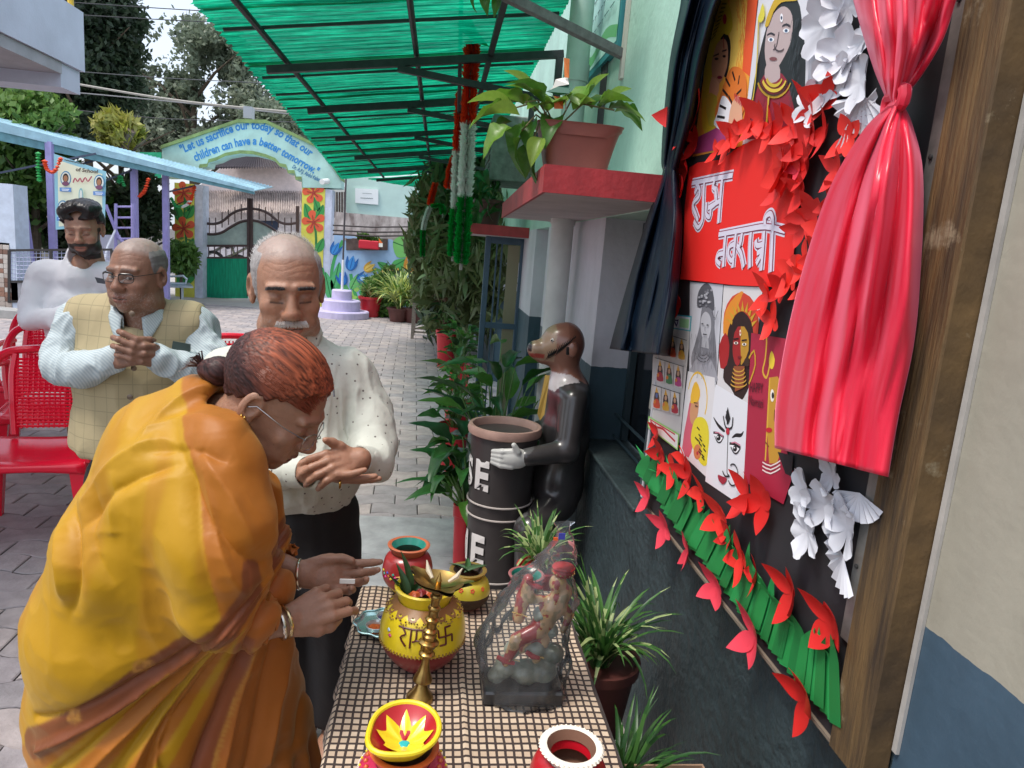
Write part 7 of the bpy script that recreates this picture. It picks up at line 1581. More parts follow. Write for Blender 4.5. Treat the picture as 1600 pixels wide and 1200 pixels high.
# ================================================================== PEOPLE
def rotm(a, pitch=0., roll=0.):
    return np.array((Matrix.Rotation(math.pi+a, 3, 'Z') @ Matrix.Rotation(-pitch, 3, 'X') @ Matrix.Rotation(roll, 3, 'Y')))
skin = mat('skin', (.3, .15, .1), .48, attr=True, var=.10, vscale=60, bump=.12, bscale=260)
skin.node_tree.nodes['Principled BSDF'].inputs['Subsurface Weight'].default_value = .12; skin.node_tree.nodes['Principled BSDF'].inputs['Subsurface Radius'].default_value = (1, .35, .2); skin.node_tree.nodes['Principled BSDF'].inputs['Subsurface Scale'].default_value = .006
def head(sk, closed=True, age=1., beard=0., lipc=None, h=.0025, jaww=1., browc=(.03, .02, .018), grey=0., nose=1., browh=.024):
    f = SDF((-.10, -.13, -.225), (.10, .15, .14), h)
    f.ell((0, -.012, .035), (.076, .096, .082), .02); f.ell((0, .03, -.025), (.063*jaww, .064, .085), .03)
    f.ell((0, .038, -.078), (.050*jaww, .048, .040), .02); f.ell((0, .078, -.100), (.022, .018, .017), .02)
    f.cap((0, -.015, -.05), (0, -.028, -.22), .056*jaww, .062*jaww, .025)
    for s in (-1, 1):
        f.ell((s*.041, .068, -.028), (.024, .020, .020), .02); f.ell((s*.034, .070, -.062), (.024, .022, .022), .02)
        f.ell((s*.052*jaww, .03, -.088), (.018, .035, .024), .02)
        f.ell((s*.031, .101, -.001), (.018, .014, .012), .016, 's')
        f.cap((s*.012, .091, browh), (s*.047, .078, browh-.002), .0085, .007, .012)
        f.ell((s*.0305, .0765, -.002), (.0155, .0145, .0125), .004)
        if closed: f.cap((s*.018, .090, -.0095), (s*.043, .083, -.0085), .0026, .0022, .003)
        f.cap((s*.016, .0895, -.017), (s*.045, .0785, -.014), .0045*age, .003*age, .008)
        f.ell((s*.079, -.008, -.004), (.009, .020, .033), .008, rot=[[.93, .3*s, .0], [-.3*s, .93, .0], [0, 0, 1]])
        f.ell((s*.0845, -.004, -.002), (.006, .011, .018), .004, 's'); f.ell((s*.078, .0, -.033), (.006, .008, .010), .006)
        f.ell((s*.0125*nose, .101, -.037), (.009, .011, .008), .008)
        if age > .5: f.cap((s*.022, .098, -.040), (s*.036, .086, -.066), .0016, .0016, .006, 's')
    f.cap((0, .090, .012), (0, .112, -.030), .0085, .0125*nose, .014); f.ell((0, .111, -.033), (.0125*nose, .012, .010), .008)
    for s in (-1, 1): f.ell((s*.0065, .110, -.0445), (.0035, .005, .003), .003, 's')
    f.ell((0, .083, -.068), (.028, .020, .020), .02)
    f.cap((-.020, .094, -.0655), (0, .101, -.0625), .0045, .0055, .006); f.cap((0, .101, -.0625), (.020, .094, -.0655), .0055, .0045, .006); f.cap((-.016, .095, -.0755), (.016, .095, -.0755), .0062, .0062, .007)
    f.cap((-.025, .101, -.0702), (.025, .101, -.0702), .0022, .0022, .004, 's')
    V, Q = f.nets(); N = vnormals(V, Q); V = V+N*(.0006*fbm(V*60, 3, 3)*age)[:, None]
    if age > .5: V = V+N*(-.0012*np.clip(np.sin(V[:, 2]*520+3*np.sin(V[:, 0]*60)), .5, 1)*sstep(.045, .055, V[:, 2])*sstep(.085, .07, V[:, 2])*(V[:, 1] > .05))[:, None]
    sk = np.array(sk); c = np.tile(sk, (len(V), 1)); x, y, z = V.T; ax_ = np.abs(x)
    def blend(m, col): nonlocal_c = c; m = np.clip(m, 0, 1)[:, None]; c[:] = c*(1-m)+np.array(col)*m
    blend(.35*(fbm(V*25, 9, 3) > .1), sk*.82); blend(.3*sstep(.02, .0, np.abs(z+.03))*(y > .08), sk*np.array([1.15, .9, .85]))
    blend(.75*sstep(.006, .003, np.abs(z+.0705)-.008+.0*ax_)*(ax_ < .022)*(y > .088), lipc if lipc is not None else sk*np.array([.85, .55, .55]))
    blend(.9*(np.abs(z+.0702) < .0018)*(ax_ < .025)*(y > .085), sk*.25)
    bm = sstep(.006, .002, np.abs(z-browh-.001+.12*np.maximum(ax_-.03, 0)))*(ax_ > .011)*(ax_ < .050)*(y > .06); blend(bm*.35, browc)
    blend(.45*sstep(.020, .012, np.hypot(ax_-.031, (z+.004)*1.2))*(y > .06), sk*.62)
    if closed: blend(.85*sstep(.0022, .001, np.abs(z+.0105-.03*np.abs(ax_-.03)))*(ax_ > .017)*(ax_ < .045)*(y > .07), (.03, .018, .015))
    if beard: 
        bd_ = sstep(-.040, -.052, z+.25*np.maximum(0, .055-y)*0-.5*np.maximum(0, ax_-.045))*(z > -.145)*(y > .0)*sstep(.0, .012, np.hypot(ax_*1.0, (z+.0705)*1.6)-.020); mo = sstep(.004, .001, np.abs(z+.055)-.004)*(ax_ < .032)*(y > .08); blend(np.maximum(bd_*(z < -.05), mo)*.96, (.012, .009, .008))
        sb = (z < .01)*(z > -.06)*(ax_ > .055)*(y > .012)*(y < .035); blend(sb*.9, (.012, .009, .008))
    if grey: blend(grey*.55*sstep(.045, .075, z-.35*y*(y > 0)+.15*np.maximum(-y, 0)), (.36, .33, .31)); blend(.25*(z < -.05)*(y > .03)*(fbm(V*400, 2, 1) > .3), (.45, .42, .4))
    return V, Q, c
def eyes(V, c, dx=0., hh=.0042):
    x, y, z = V.T; a = np.abs(x); u = (a-.031)/.0135; m = (np.abs(u) < 1)*(y > .078); lid = hh*(1-u*u); w_ = m & (np.abs(z+.0025) < lid); c[w_] = (.50, .46, .43); c[w_ & (np.hypot(a-.031-dx*np.sign(x), z+.002) < .0052)] = (.02, .012, .01); c[m & (np.abs(np.abs(z+.0025)-lid) < .0012) & (z > -.003)] = (.03, .018, .014)
def xf(V, M, s, c): return (V*s)@M.T+np.array(c)
def skullhair(keep, thick, strand=(110, 14, 110), amp=.0014, extra=None, h=.003):
    f = SDF((-.12, -.19, -.11), (.12, .13, .16), h); f.ell((0, -.012, .035), (.076, .096, .082), .02); f.cap((0, -.015, -.05), (0, -.02, -.09), .056, .056, .025)
    f.ell((0, .03, -.0), (.063, .064, .07), .03)
    if extra: extra(f)
    V, Q = f.nets(); N = vnormals(V, Q); k = keep(V); V = V+N*((thick+amp*fbm(V*np.array(strand), 4, 3))*k-.006*(1-k))[:, None]
    q = k[Q].max(1) > .02; return V, Q[q], k
def basis(d, nrm): d = np.array(d, float); d /= np.linalg.norm(d); nrm = np.array(nrm, float); nrm -= d*(nrm@d); nrm /= np.linalg.norm(nrm); return np.cross(d, nrm), d, nrm
def hand(f, wrist, tip, back, side, curls, s=1., thumb=((.046, .050, -.012), (.058, .078, -.016), (.062, .100, -.016)), spread=1., fore=None, fr=.026):
    """side=+1 puts the thumb on +x = d x back; fingers bend towards -back"""
    w = np.array(wrist, float); x_, y_, z_ = basis(np.array(tip, float)-w, back); L = lambda p: w+(x_*p[0]*side+y_*p[1]+z_*p[2])*s
    R = lambda r: r*s
    roots = [(.031*spread, .086, 0), (.0105*spread, .090, .002), (-.010*spread, .086, .001), (-.029*spread, .077, -.002)]; lens = [(.040, .024, .020), (.044, .027, .021), (.041, .025, .020), (.032, .019, .018)]
    for r0, ln, cu in zip(roots, lens, curls):
        f.cap(L((r0[0]*.55, .008, -.002)), L(r0), R(.0145), R(.0108), .008*s)
        p = np.array(r0, float); a = 0.
        pr_ = [R(.0104), R(.0095), R(.0086), R(.0070)]
        for j in range(3):
            a += cu[j]; q = p+np.array([r0[0]*.10*(1-j*.3), math.cos(a), -math.sin(a)])*np.array([1*ln[j]/.04, ln[j], ln[j]]); f.cap(L(p), L(q), pr_[j], pr_[j+1], .003*s); p = q
    f.ell(L((.002, .045, -.006)), (R(.030), R(.034), R(.014)), .01*s, rot=[x_*side, y_, z_])
    f.chain([L((.020, .016, -.008))]+[L(t) for t in thumb], [R(.0165), R(.0135), R(.0112), R(.0085)], .007*s)
    if fore is not None: f.chain([L((0, .012, -.002)), w, np.array(fore, float)], [R(.020), R(.024), fr], .012*s)
    return L
def handmesh(build, lo, hi, h, sk):
    f = SDF(lo, hi, h); build(f); V, Q = f.nets(); V = relax(V, Q, 1); N = vnormals(V, Q); V = V+N*(.0005*fbm(V*120, 6, 2))[:, None]
    sk = np.array(sk); m = (.35*(fbm(V*45, 5, 3) > .15))[:, None]; return V, Q, np.tile(sk, (len(V), 1))*(1-m)+sk*.8*m
def cloth(name, f, mt, parent, folds=.006, dirs=(30, 30, 9), seed=1, it=1, fn=None, col=None, warp=.04):
    V, Q = f.nets(); V = relax(V, Q, it)
    if f.h < .01: V, Q = subdiv(V, Q); V = relax(V, Q, 1)
    N = vnormals(V, Q); p = V+warp*np.stack([vnoise(V*6+i*7, seed) for i in range(3)], -1)
    d = (1-2*np.abs(vnoise(p*np.array(dirs), seed+1)))*.6+(1-2*np.abs(vnoise(p*np.array(dirs)*.45+5, seed+2))); d = d*folds
    if fn is not None: d = d+fn(V)
    V2 = V+N*d[:, None]; V2 = relax(V2, Q, 1)
    return mesh(name, V2, Q, mt, parent, True, col=(col(V, N) if col else None))
def torso_core(f, a, b, c, r=.09): f.chain([a, b, c], [r*.6, r, r*.9], .03)
def collar(parent, c, rx, ry, hgt, a, pitch, mt, gap=.35, pt=.045, name='collar'):
    M = rotm(a, pitch); M[:, 0] *= 1
    def g(u, v):
        t = (u-.5)*2*(math.pi-gap*.5); R0 = 1+.0*v; fr = max(0, abs(u-.5)*2-.72)/.28
        if v < .35: k = v/.35; r_ = (1-.02*k); z = hgt*(-.3+1.3*k); out = .0
        else: k = (v-.35)/.65; r_ = 1; out = .016*k+.004; z = hgt*(1-.95*k)-pt*fr*k*1.0
        x = (rx*r_+out)*math.sin(math.pi-t)*1.0; y = -(ry*r_+out)*math.cos(math.pi-t)*-1
        y = (ry*r_+out)*-math.cos(t)*1.; x = (rx*r_+out)*math.sin(t)
        # opening at the front (+y local): t runs from the back
        z -= .030*(max(0, y/ry))**2
        p = M@np.array([x, y, z])+np.array(c); return tuple(p)
    b = MB(); b.grid(g, 40, 7); o = b.build(name, mt, parent, True, fix=False); s = o.modifiers.new('t', 'SOLIDIFY'); s.thickness = .003; return o
A3 = lambda px, py, Y: np.array(P(px, py, Y=Y))
def cuff(parent, c0, d, r_, mt, n_=2):
    c0 = Vector(c0); d = Vector(d).normalized(); u = d.orthogonal().normalized(); v = d.cross(u); b = MB(); N = 28; V = []
    pr = [(0, r_*.98), (0, r_*1.06), (.045, r_*1.10), (.048, r_*.9)]
    for z_, q_ in pr: V += [c0-d*z_+(u*math.cos(2*math.pi*k/N)+v*math.sin(2*math.pi*k/N))*q_ for k in range(N)]
    b.add(V, [(a*N+k, a*N+(k+1) % N, (a+1)*N+(k+1) % N, (a+1)*N+k) for a in range(3) for k in range(N)]); return b.build('cuff', mt, parent, True)
def person(name_loc, label): return empty('person', name_loc, label, 'person')
# ------------------------------------------------------------------ man in the dotted white shirt
pe = person((-.36, 2.0, 0), 'grey moustached man in a white dotted shirt with eyes closed and hands clasped')
sk1 = (.36, .185, .115)
hc = A3(449, 447, 1.94); a1, pt1 = R_(17), R_(13); M1 = rotm(a1, pt1, R_(3))
V, Q, c = head(sk1, True, 1.1, grey=1., jaww=1.02, nose=1.15, browc=(.05, .045, .042)); parts = [(xf(V, M1, 1.13, hc), Q, c)]
wA, wB = A3(478, 738, 1.70), A3(563, 716, 1.74)
def hb1(f):
    hand(f, wA, A3(566, 752, 1.70), (0, -.45, -.9), 1, [(.15, .15, .1), (.1, .12, .1), (.12, .12, .1), (.2, .2, .1)], .98, thumb=((.044, .040, -.014), (.060, .052, -.030), (.066, .066, -.048)), fore=A3(440, 735, 1.76), fr=.032)
    hand(f, wB, A3(508, 728, 1.675), (.15, -.75, .65), 1, [(.45, .5, .3), (.5, .55, .3), (.55, .6, .3), (.6, .6, .3)], .98, thumb=((.040, .045, .006), (.052, .066, .014), (.058, .086, .022)), fore=A3(576, 722, 1.79), fr=.030)
lo = np.minimum.reduce([wA, wB, A3(440, 690, 1.62)])-.05; hi = np.maximum.reduce([wA, wB, A3(600, 700, 1.84)])+.06
parts.append(handmesh(hb1, lo, hi, .0026, sk1))
f = SDF((-.75, 1.75, .0), (.0, 2.25, 1.4), .014)
f.chain([A3(455, 535, 2.0), A3(465, 620, 2.0), A3(480, 790, 2.0)], [.05, .10, .10], .04); f.chain([A3(480, 800, 2.0), (-.245, 2.02, .48), (-.24, 2.05, .10)], [.06, .045, .035], .03); f.chain([A3(440, 800, 2.04), (-.40, 2.06, .45), (-.335, 2.07, .10)], [.06, .045, .035], .03)
v_, q_ = f.nets(); parts.append((v_, q_, np.tile(sk1, (len(v_), 1))))
f = SDF((-.40, 1.85, -.02), (-.18, 2.15, .12), .005)
for fx in (-.335, -.245): 
    f.chain([(fx, 2.08, .05), (fx-.005, 2.0, .045), (fx-.01, 1.94, .025)], [.036, .035, .026], .02)
    for i in range(5): f.cap((fx-.035+.016*i, 1.94, .018), (fx-.04+.018*i, 1.905-.004*abs(i-1), .013), .012, .0095 if i else .012, .003)
v_, q_ = f.nets(); parts.append((v_, q_, np.tile(sk1, (len(v_), 1)))); mesh('body', *join_vq(parts)[:2], skin, pe, True, col=join_vq(parts)[2])
def kp(V):   # fringe of hair round the sides and back
    x, y, z = V.T; side = sstep(.045, .060, np.abs(x)+np.maximum(0, -y)*.9)*sstep(.045, .02, y)*sstep(-.055, -.035, z+np.maximum(0, y)*1.2)*sstep(.098, .07, z); return np.clip(side, 0, 1)
ghair = mat('grey_hair', (.33, .31, .30), .55, var=.5, vscale=30, stretch=(3, 12, 3))
v_, q_, k_ = skullhair(kp, .004); mesh('hair', xf(v_, M1, 1.13, hc), q_, ghair, pe, True)
def hairs(fn, n_, mt, parent, M, s, c, r=.0004, name='hair_strands'):
    b = MB(); rr = random.Random(5)
    for i in range(n_): pts = fn(rr); b.tube([Vector((M@(np.array(p)*s)+c).tolist()) for p in pts], [r*1.3, r, r*.4][:len(pts)], 3, cap=False)
    o = b.build(name, mt, parent, fix=False); o['kind'] = 'stuff'; return o
def mou(rr): x = rr.uniform(-.032, .032); y0 = .1085-.35*abs(x)**1.0*.5-abs(x)*.12; z0 = -.051-abs(x)*.10+rr.uniform(-.003, .003); return [(x, y0-.003, z0), (x*1.10, y0+.003, z0-.006), (x*1.2, y0+.001, z0-.011)]
hairs(mou, 300, mat('white_hair', (.62, .58, .55), .6), pe, M1, 1.13, hc, .0006, 'moustache')
def wisps(rr): a = rr.uniform(-.9, 4.0); e = rr.uniform(.2, 1.3); d = np.array([math.cos(a)*math.cos(e), -abs(math.sin(a))*math.cos(e)*.9, math.sin(e)]); p = d*np.array([.077, .097, .083])+np.array([0, -.012, .035]); t = np.array([rr.uniform(-.3, .3), -1, rr.uniform(-.2, .3)]); return [p, p+d*.003+t*.008, p+d*.002+t*.02]
hairs(wisps, 700, mat('white_hair2', (.5, .48, .46), .6), pe, M1, 1.13, hc, .00035)
def brows(rr): s = rr.choice((-1, 1)); x = rr.uniform(.012, .047); z = .0245-.12*max(0, x-.03)+rr.uniform(-.004, .003); y = .1005-.26*(x-.012)*1.0-.0; return [(s*x, y-.003, z), (s*(x+.004), y+.002, z+.001), (s*(x+.009), y-.003, z-.001)]
hairs(brows, 260, mat('brow_grey', (.05, .045, .045), .6), pe, M1, 1.13, hc, .0006, 'eyebrows')
dot = mat('dotted_cotton', (.54, .56, .49), .8, sheen=.1, bump=.6, bscale=17, stretch=None)
n = dot.node_tree.nodes; L = dot.node_tree.links; vo = n.new('ShaderNodeTexVoronoi'); vo.inputs['Scale'].default_value = 46; vo.inputs['Randomness'].default_value = .25; tcn = n.new('ShaderNodeTexCoord'); L.new(tcn.outputs['Object'], vo.inputs[0])
lt = n.new('ShaderNodeMath'); lt.operation = 'LESS_THAN'; lt.inputs[1].default_value = .13; L.new(vo.outputs['Distance'], lt.inputs[0]); mx = n.new('ShaderNodeMix'); mx.data_type = 'RGBA'; mx.inputs[6].default_value = (.54, .56, .49, 1); mx.inputs[7].default_value = (.12, .10, .09, 1); L.new(lt.outputs[0], mx.inputs[0]); L.new(mx.outputs[2], n['Principled BSDF'].inputs['Base Color'])
f = SDF((-.80, 1.60, .70), (.02, 2.22, 1.42), .0072)
f.ell(A3(458, 640, 1.99), (.185, .135, .20), .05); f.ell(A3(475, 725, 1.97), (.165, .155, .15), .05); f.cap(A3(372, 585, 2.0), A3(540, 588, 2.0), .072, .072, .06); f.cap(A3(447, 545, 2.0), A3(452, 580, 1.99), .075, .10, .05)
f.chain([A3(545, 592, 1.99), A3(578, 650, 1.96), A3(585, 700, 1.90)], [.066, .058, .050], .03); f.chain([A3(586, 702, 1.90), A3(580, 722, 1.83), A3(570, 722, 1.785)], [.056, .048, .036], .02)
f.chain([A3(362, 590, 1.99), A3(340, 670, 1.95), A3(350, 722, 1.88)], [.072, .062, .055], .03); f.chain([A3(350, 725, 1.88), A3(410, 735, 1.80), A3(462, 738, 1.73)], [.055, .048, .036], .02)
f.cut(A3(480, 795, 1.95), (.12, -.25, -1.), .012); f.cut(A3(483, 738, 1.705), (.80, -.6, 0)) if False else None
f.cap(A3(449, 470, 1.95), A3(452, 545, 1.965), .060, .064, .006, 's')
def shf(V): # placket and sleeve gathers
    return .002*(np.abs(V[:, 0]-A3(500, 650, 1.85)[0]-.10*(V[:, 2]-1.1)) < .014)*(V[:, 1] < 1.93)
sh1 = cloth('shirt', f, dot, pe, .0085, (26, 26, 11), 3, 1, shf)
cuff(pe, A3(480, 738, 1.71), A3(480, 738, 1.71)-A3(450, 737, 1.75), .037, dot); cuff(pe, A3(560, 720, 1.755), A3(560, 720, 1.755)-A3(578, 722, 1.80), .037, dot)
collar(pe, A3(453, 520, 1.965), .064, .066, .040, R_(12), R_(8), dot, gap=.75, pt=.05)
blk = mat('black_trousers', (.008, .008, .010), .7, var=.2, bump=.1)
f = SDF((-.58, 1.82, .07), (-.12, 2.22, .90), .011); f.ell(A3(482, 800, 2.0), (.145, .125, .12), .04); f.chain([A3(512, 850, 2.0), (-.245, 2.02, .48), (-.24, 2.05, .10)], [.098, .080, .062], .03); f.chain([A3(455, 850, 2.04), (-.40, 2.05, .48), (-.335, 2.07, .10)], [.098, .080, .062], .03); f.cut(A3(480, 778, 1.95), (-.1, .2, 1.)); f.cut((0, 0, .10), (0, 0, -1))
cloth('trousers', f, blk, pe, .004, (18, 18, 5), 8)
# pen, pocket, ring
pp = A3(522, 600, 1.835); 
MB().tube([Vector(A3(519, 594, 1.842)), Vector(A3(522, 620, 1.842))], .003, 8).build('pen', mat('steel', (.6, .6, .62), .2, .9), pe)
ring_c = Vector(A3(530, 757, 1.675)); MB().tube([ring_c+Vector((.002, .009*math.cos(t), .009*math.sin(t))) for t in [k*math.pi/6 for k in range(12)]], .002, 6, closed=True).build('ring', mat('gold', (.6, .38, .10), .2, 1.), pe, True)
# ------------------------------------------------------------------ man in the waistcoat
pe = person((-1.05, 2.66, 0), 'bald man in glasses and a beige checked waistcoat looking left with clasped hands')
sk2 = (.25, .125, .08); hc = A3(216, 428, 2.565); a2, pt2 = R_(-14), R_(5); M2 = rotm(a2, pt2, 0)
V, Q, c = head(sk2, False, 1.2, grey=.9, jaww=1.13, nose=1.2, h=.0026, browc=(.16, .15, .14)); eyes(V, c, -.004); parts = [(xf(V, M2, 1.03, hc), Q, c)]
wA, wB = A3(178, 563, 2.406), A3(248, 562, 2.406)
def hb2(f):
    hand(f, wA, A3(222, 543, 2.332), (-.35, -.9, .25), -1, [(.5, .9, .5), (.55, .9, .5), (.6, .9, .5), (.65, .9, .5)], 1.05, thumb=((.030, .040, -.02), (.034, .062, -.026), (.024, .082, -.03)), fore=A3(150, 572, 2.480), fr=.035)
    hand(f, wB, A3(206, 545, 2.348), (.35, -.9, .2), 1, [(.5, .9, .5), (.55, .9, .5), (.6, .9, .5), (.65, .9, .5)], 1.05, thumb=((.030, .042, -.02), (.036, .064, -.02), (.030, .084, -.02)), fore=A3(275, 572, 2.480), fr=.035)
lo = np.minimum.reduce([wA, wB])-.10; hi = np.maximum.reduce([wA, wB])+.10; lo[1] = 2.2; hi[1] = 2.58
parts.append(handmesh(hb2, lo, hi, .0034, sk2))
f = SDF((-1.45, 2.3, 0), (-.6, 2.95, 1.4), .016); f.chain([A3(215, 500, 2.629), A3(215, 600, 2.650), A3(215, 730, 2.650)], [.05, .11, .11], .04); f.chain([A3(235, 740, 2.650), (-.92, 2.66, .45), (-.95, 2.66, .06)], [.07, .05, .035], .03); f.chain([A3(190, 740, 2.671), (-1.12, 2.66, .45), (-1.15, 2.66, .06)], [.07, .05, .035], .03)
v_, q_ = f.nets(); parts.append((v_, q_, np.tile(sk2, (len(v_), 1)))); J = join_vq(parts); mesh('body', J[0], J[1], skin, pe, True, col=J[2])
v_, q_, k_ = skullhair(kp, .0022); mesh('hair', xf(v_, M2, 1.03, hc), q_, mat('grey_hair_dark', (.17, .16, .155), .6, var=.4, vscale=30), pe, True)
# spectacles
def spectacles(parent, M, s, c, mt, w_=.021, hh=.014, r=.0014, yb=.108, z0=.0, drop=0, thick_top=0., lens=True, rnd=.6):
    T = lambda p: Vector((M@(np.array(p)*s)+c).tolist()); t = empty('g', (0, 0, 0), None, None); bpy.data.objects.remove(t)
    fr = MB()
    for sg in (-1, 1):
        pts = []
        for k in range(24):
            a = 2*math.pi*k/24; ca, sa = math.cos(a), math.sin(a); X_ = abs(ca)**rnd*(1 if ca > 0 else -1)*w_; Z_ = abs(sa)**rnd*(1 if sa > 0 else -1)*hh; xx = sg*.031+X_; pts.append(T((xx, yb-.35*max(0, abs(xx)-.02)-drop*Z_, z0+Z_)))
        fr.tube(pts, [r+(thick_top if 1 < k < 11 else 0) for k in range(24)], 6, closed=True)
        if lens:
            g = MB(); g.add(pts+[sum(pts, Vector())/24], [(24, k, (k+1) % 24) for k in range(24)]); lm = bpy.data.materials.get('lens')
            if lm is None:
                lm = bpy.data.materials.new('lens'); lm.use_nodes = True; nn = lm.node_tree.nodes; ll = lm.node_tree.links; nn.remove(nn['Principled BSDF']); tt = nn.new('ShaderNodeBsdfTransparent'); gg = nn.new('ShaderNodeBsdfGlossy'); gg.inputs['Roughness'].default_value = .05; mm_ = nn.new('ShaderNodeMixShader'); mm_.inputs[0].default_value = .10; ll.new(tt.outputs[0], mm_.inputs[1]); ll.new(gg.outputs[0], mm_.inputs[2]); ll.new(mm_.outputs[0], nn['Material Output'].inputs[0])
            g.build('lens', lm, parent, fix=False)
        fr.tube([T((sg*(.031+w_), yb-.35*(.011+w_), z0+hh*.5)), T((sg*.074, .06, z0+.010)), T((sg*.082, .0, z0+.012)), T((sg*.082, -.018, z0-.006))], r, 6)
    fr.tube([T((-.010, yb+.001, z0+.004)), T((0, yb+.005, z0+.006)), T((.010, yb+.001, z0+.004))], r, 6)
    return fr.build('spectacles', mt, parent, True)
spectacles(pe, M2, 1.03, hc, mat('black_frame', (.015, .013, .013), .3), .022, .0145, .0012, .109, -.001, 0, .0018)
stripe = mat('striped_shirt', (.42, .50, .52), .8, bump=.6, bscale=16); n = stripe.node_tree.nodes; L = stripe.node_tree.links
tcn = n.new('ShaderNodeTexCoord'); w1 = n.new('ShaderNodeTexWave'); w1.inputs['Scale'].default_value = 48; w1.inputs['Distortion'].default_value = .6; w1.bands_direction = 'DIAGONAL'; L.new(tcn.outputs['Object'], w1.inputs[0]); mx = n.new('ShaderNodeMix'); mx.data_type = 'RGBA'; mx.inputs[6].default_value = (.36, .44, .47, 1); mx.inputs[7].default_value = (.52, .58, .58, 1); L.new(w1.outputs[0], mx.inputs[0]); L.new(mx.outputs[2], n['Principled BSDF'].inputs['Base Color'])
f = SDF((-1.6, 2.2, .75), (-.6, 2.92, 1.45), .009)
f.ell(A3(216, 610, 2.650), (.20, .14, .22), .05); f.cap(A3(130, 505, 2.650), A3(300, 512, 2.650), .075, .075, .05); f.cap(A3(215, 480, 2.618), A3(215, 520, 2.639), .075, .10, .04)
f.chain([A3(128, 510, 2.650), A3(100, 555, 2.608), A3(98, 572, 2.565)], [.066, .060, .054], .03); f.chain([A3(98, 574, 2.565), A3(135, 578, 2.480), A3(178, 562, 2.422)], [.054, .050, .042], .02)
f.chain([A3(302, 512, 2.650), A3(330, 560, 2.608), A3(325, 580, 2.565)], [.066, .060, .052], .03); f.chain([A3(325, 580, 2.565), A3(290, 575, 2.480), A3(248, 560, 2.422)], [.052, .048, .042], .02)
f.cap(A3(214, 440, 2.576), A3(216, 492, 2.586), .066, .068, .006, 's'); f.cut((0, 0, .80), (0, 0, -1))
cloth('shirt', f, stripe, pe, .0095, (30, 30, 20), 13, 2)
collar(pe, A3(217, 492, 2.586), .070, .072, .036, R_(4), R_(6), stripe, gap=.9, pt=.05)
vm_ = mat('checked_waistcoat', (.46, .37, .20), .85, bump=.45, bscale=11); n = vm_.node_tree.nodes; L = vm_.node_tree.links
tcn = n.new('ShaderNodeTexCoord'); sp = n.new('ShaderNodeSeparateXYZ'); L.new(tcn.outputs['Object'], sp.inputs[0]); res = []
for ch, per in ((0, .042), (2, .050)):
    a = n.new('ShaderNodeMath'); a.operation = 'DIVIDE'; a.inputs[1].default_value = per; L.new(sp.outputs[ch], a.inputs[0]); b = n.new('ShaderNodeMath'); b.operation = 'FRACT'; L.new(a.outputs[0], b.inputs[0]); d = n.new('ShaderNodeMath'); d.operation = 'LESS_THAN'; d.inputs[1].default_value = .055; L.new(b.outputs[0], d.inputs[0]); res.append(d.outputs[0])
mxx = n.new('ShaderNodeMath'); mxx.operation = 'MAXIMUM'; L.new(res[0], mxx.inputs[0]); L.new(res[1], mxx.inputs[1]); mlt = n.new('ShaderNodeMath'); mlt.operation = 'MULTIPLY'; mlt.inputs[1].default_value = .6; L.new(mxx.outputs[0], mlt.inputs[0]); mx = n.new('ShaderNodeMix'); mx.data_type = 'RGBA'; mx.inputs[6].default_value = (.40, .33, .19, 1); mx.inputs[7].default_value = (.22, .20, .11, 1); L.new(mlt.outputs[0], mx.inputs[0]); L.new(mx.outputs[2], n['Principled BSDF'].inputs['Base Color'])
f = SDF((-1.5, 2.25, .55), (-.6, 2.95, 1.42), .0085)
f.ell(A3(214, 600, 2.639), (.222, .162, .26), .06); f.ell(A3(210, 690, 2.639), (.215, .165, .22), .06); f.cap(A3(140, 500, 2.650), A3(292, 508, 2.650), .090, .090, .06); f.cap(A3(215, 470, 2.650), A3(215, 520, 2.650), .085, .11, .03)
f.cut(A3(200, 733, 2.438), (0, .15, -1), .01)
for s_, x_, x2 in ((-1, 100, 92), (1, 332, 338)): f.chain([A3(x_, 500, 2.650), A3(x2, 560, 2.586), A3(x2, 600, 2.544)], [.088, .082, .075], .01, ) if False else None
f.cap(A3(82, 500, 2.650), A3(80, 620, 2.565), .085, .075, .008, 's'); f.cap(A3(352, 500, 2.650), A3(356, 620, 2.565), .085, .075, .008, 's')
f.cap(A3(215, 440, 2.576), A3(216, 480, 2.586), .070, .086, .006, 's'); f.cap(A3(220, 480, 2.502), A3(212, 600, 2.438), .075, .012, .006, 's'); f.cap(A3(212, 600, 2.470), A3(212, 740, 2.438), .004, .004, .004, 's')
cloth('waistcoat', f, vm_, pe, .006, (14, 14, 9), 17, 2)
for x, y in ((207, 490), (210, 575), (204, 620)): q_ = Vector(A3(x, y, 2.457)); MB().lathe([(.001, 0), (.009, .002), (.010, .005), (.006, .008), (.001, .008)], n=14, M=Matrix.Translation(q_) @ Matrix.Rotation(math.pi/2, 4, 'X')).build('button', mat('button_brown', (.18, .13, .09), .3, .3), pe, True)
MB().prism([Vector(A3(x, y, 2.465)) for x, y in ((270, 533), (297, 538), (297, 549), (268, 546))], (0, .006, 0)).build('pocket_phone', mat('phone_dark', (.03, .05, .045), .3), pe)
f = SDF((-1.45, 2.4, .06), (-.7, 2.92, .80), .014); f.ell(A3(214, 740, 2.671), (.17, .13, .12), .04); f.chain([A3(240, 760, 2.671), (-.95, 2.66, .45), (-.95, 2.66, .08)], [.105, .085, .065], .03); f.chain([A3(180, 760, 2.692), (-1.03, 2.52, .45), (-1.15, 2.52, .08)], [.105, .085, .065], .03); f.cut((0, 0, .07), (0, 0, -1))
cloth('trousers', f, blk, pe, .004, (18, 18, 5), 8)
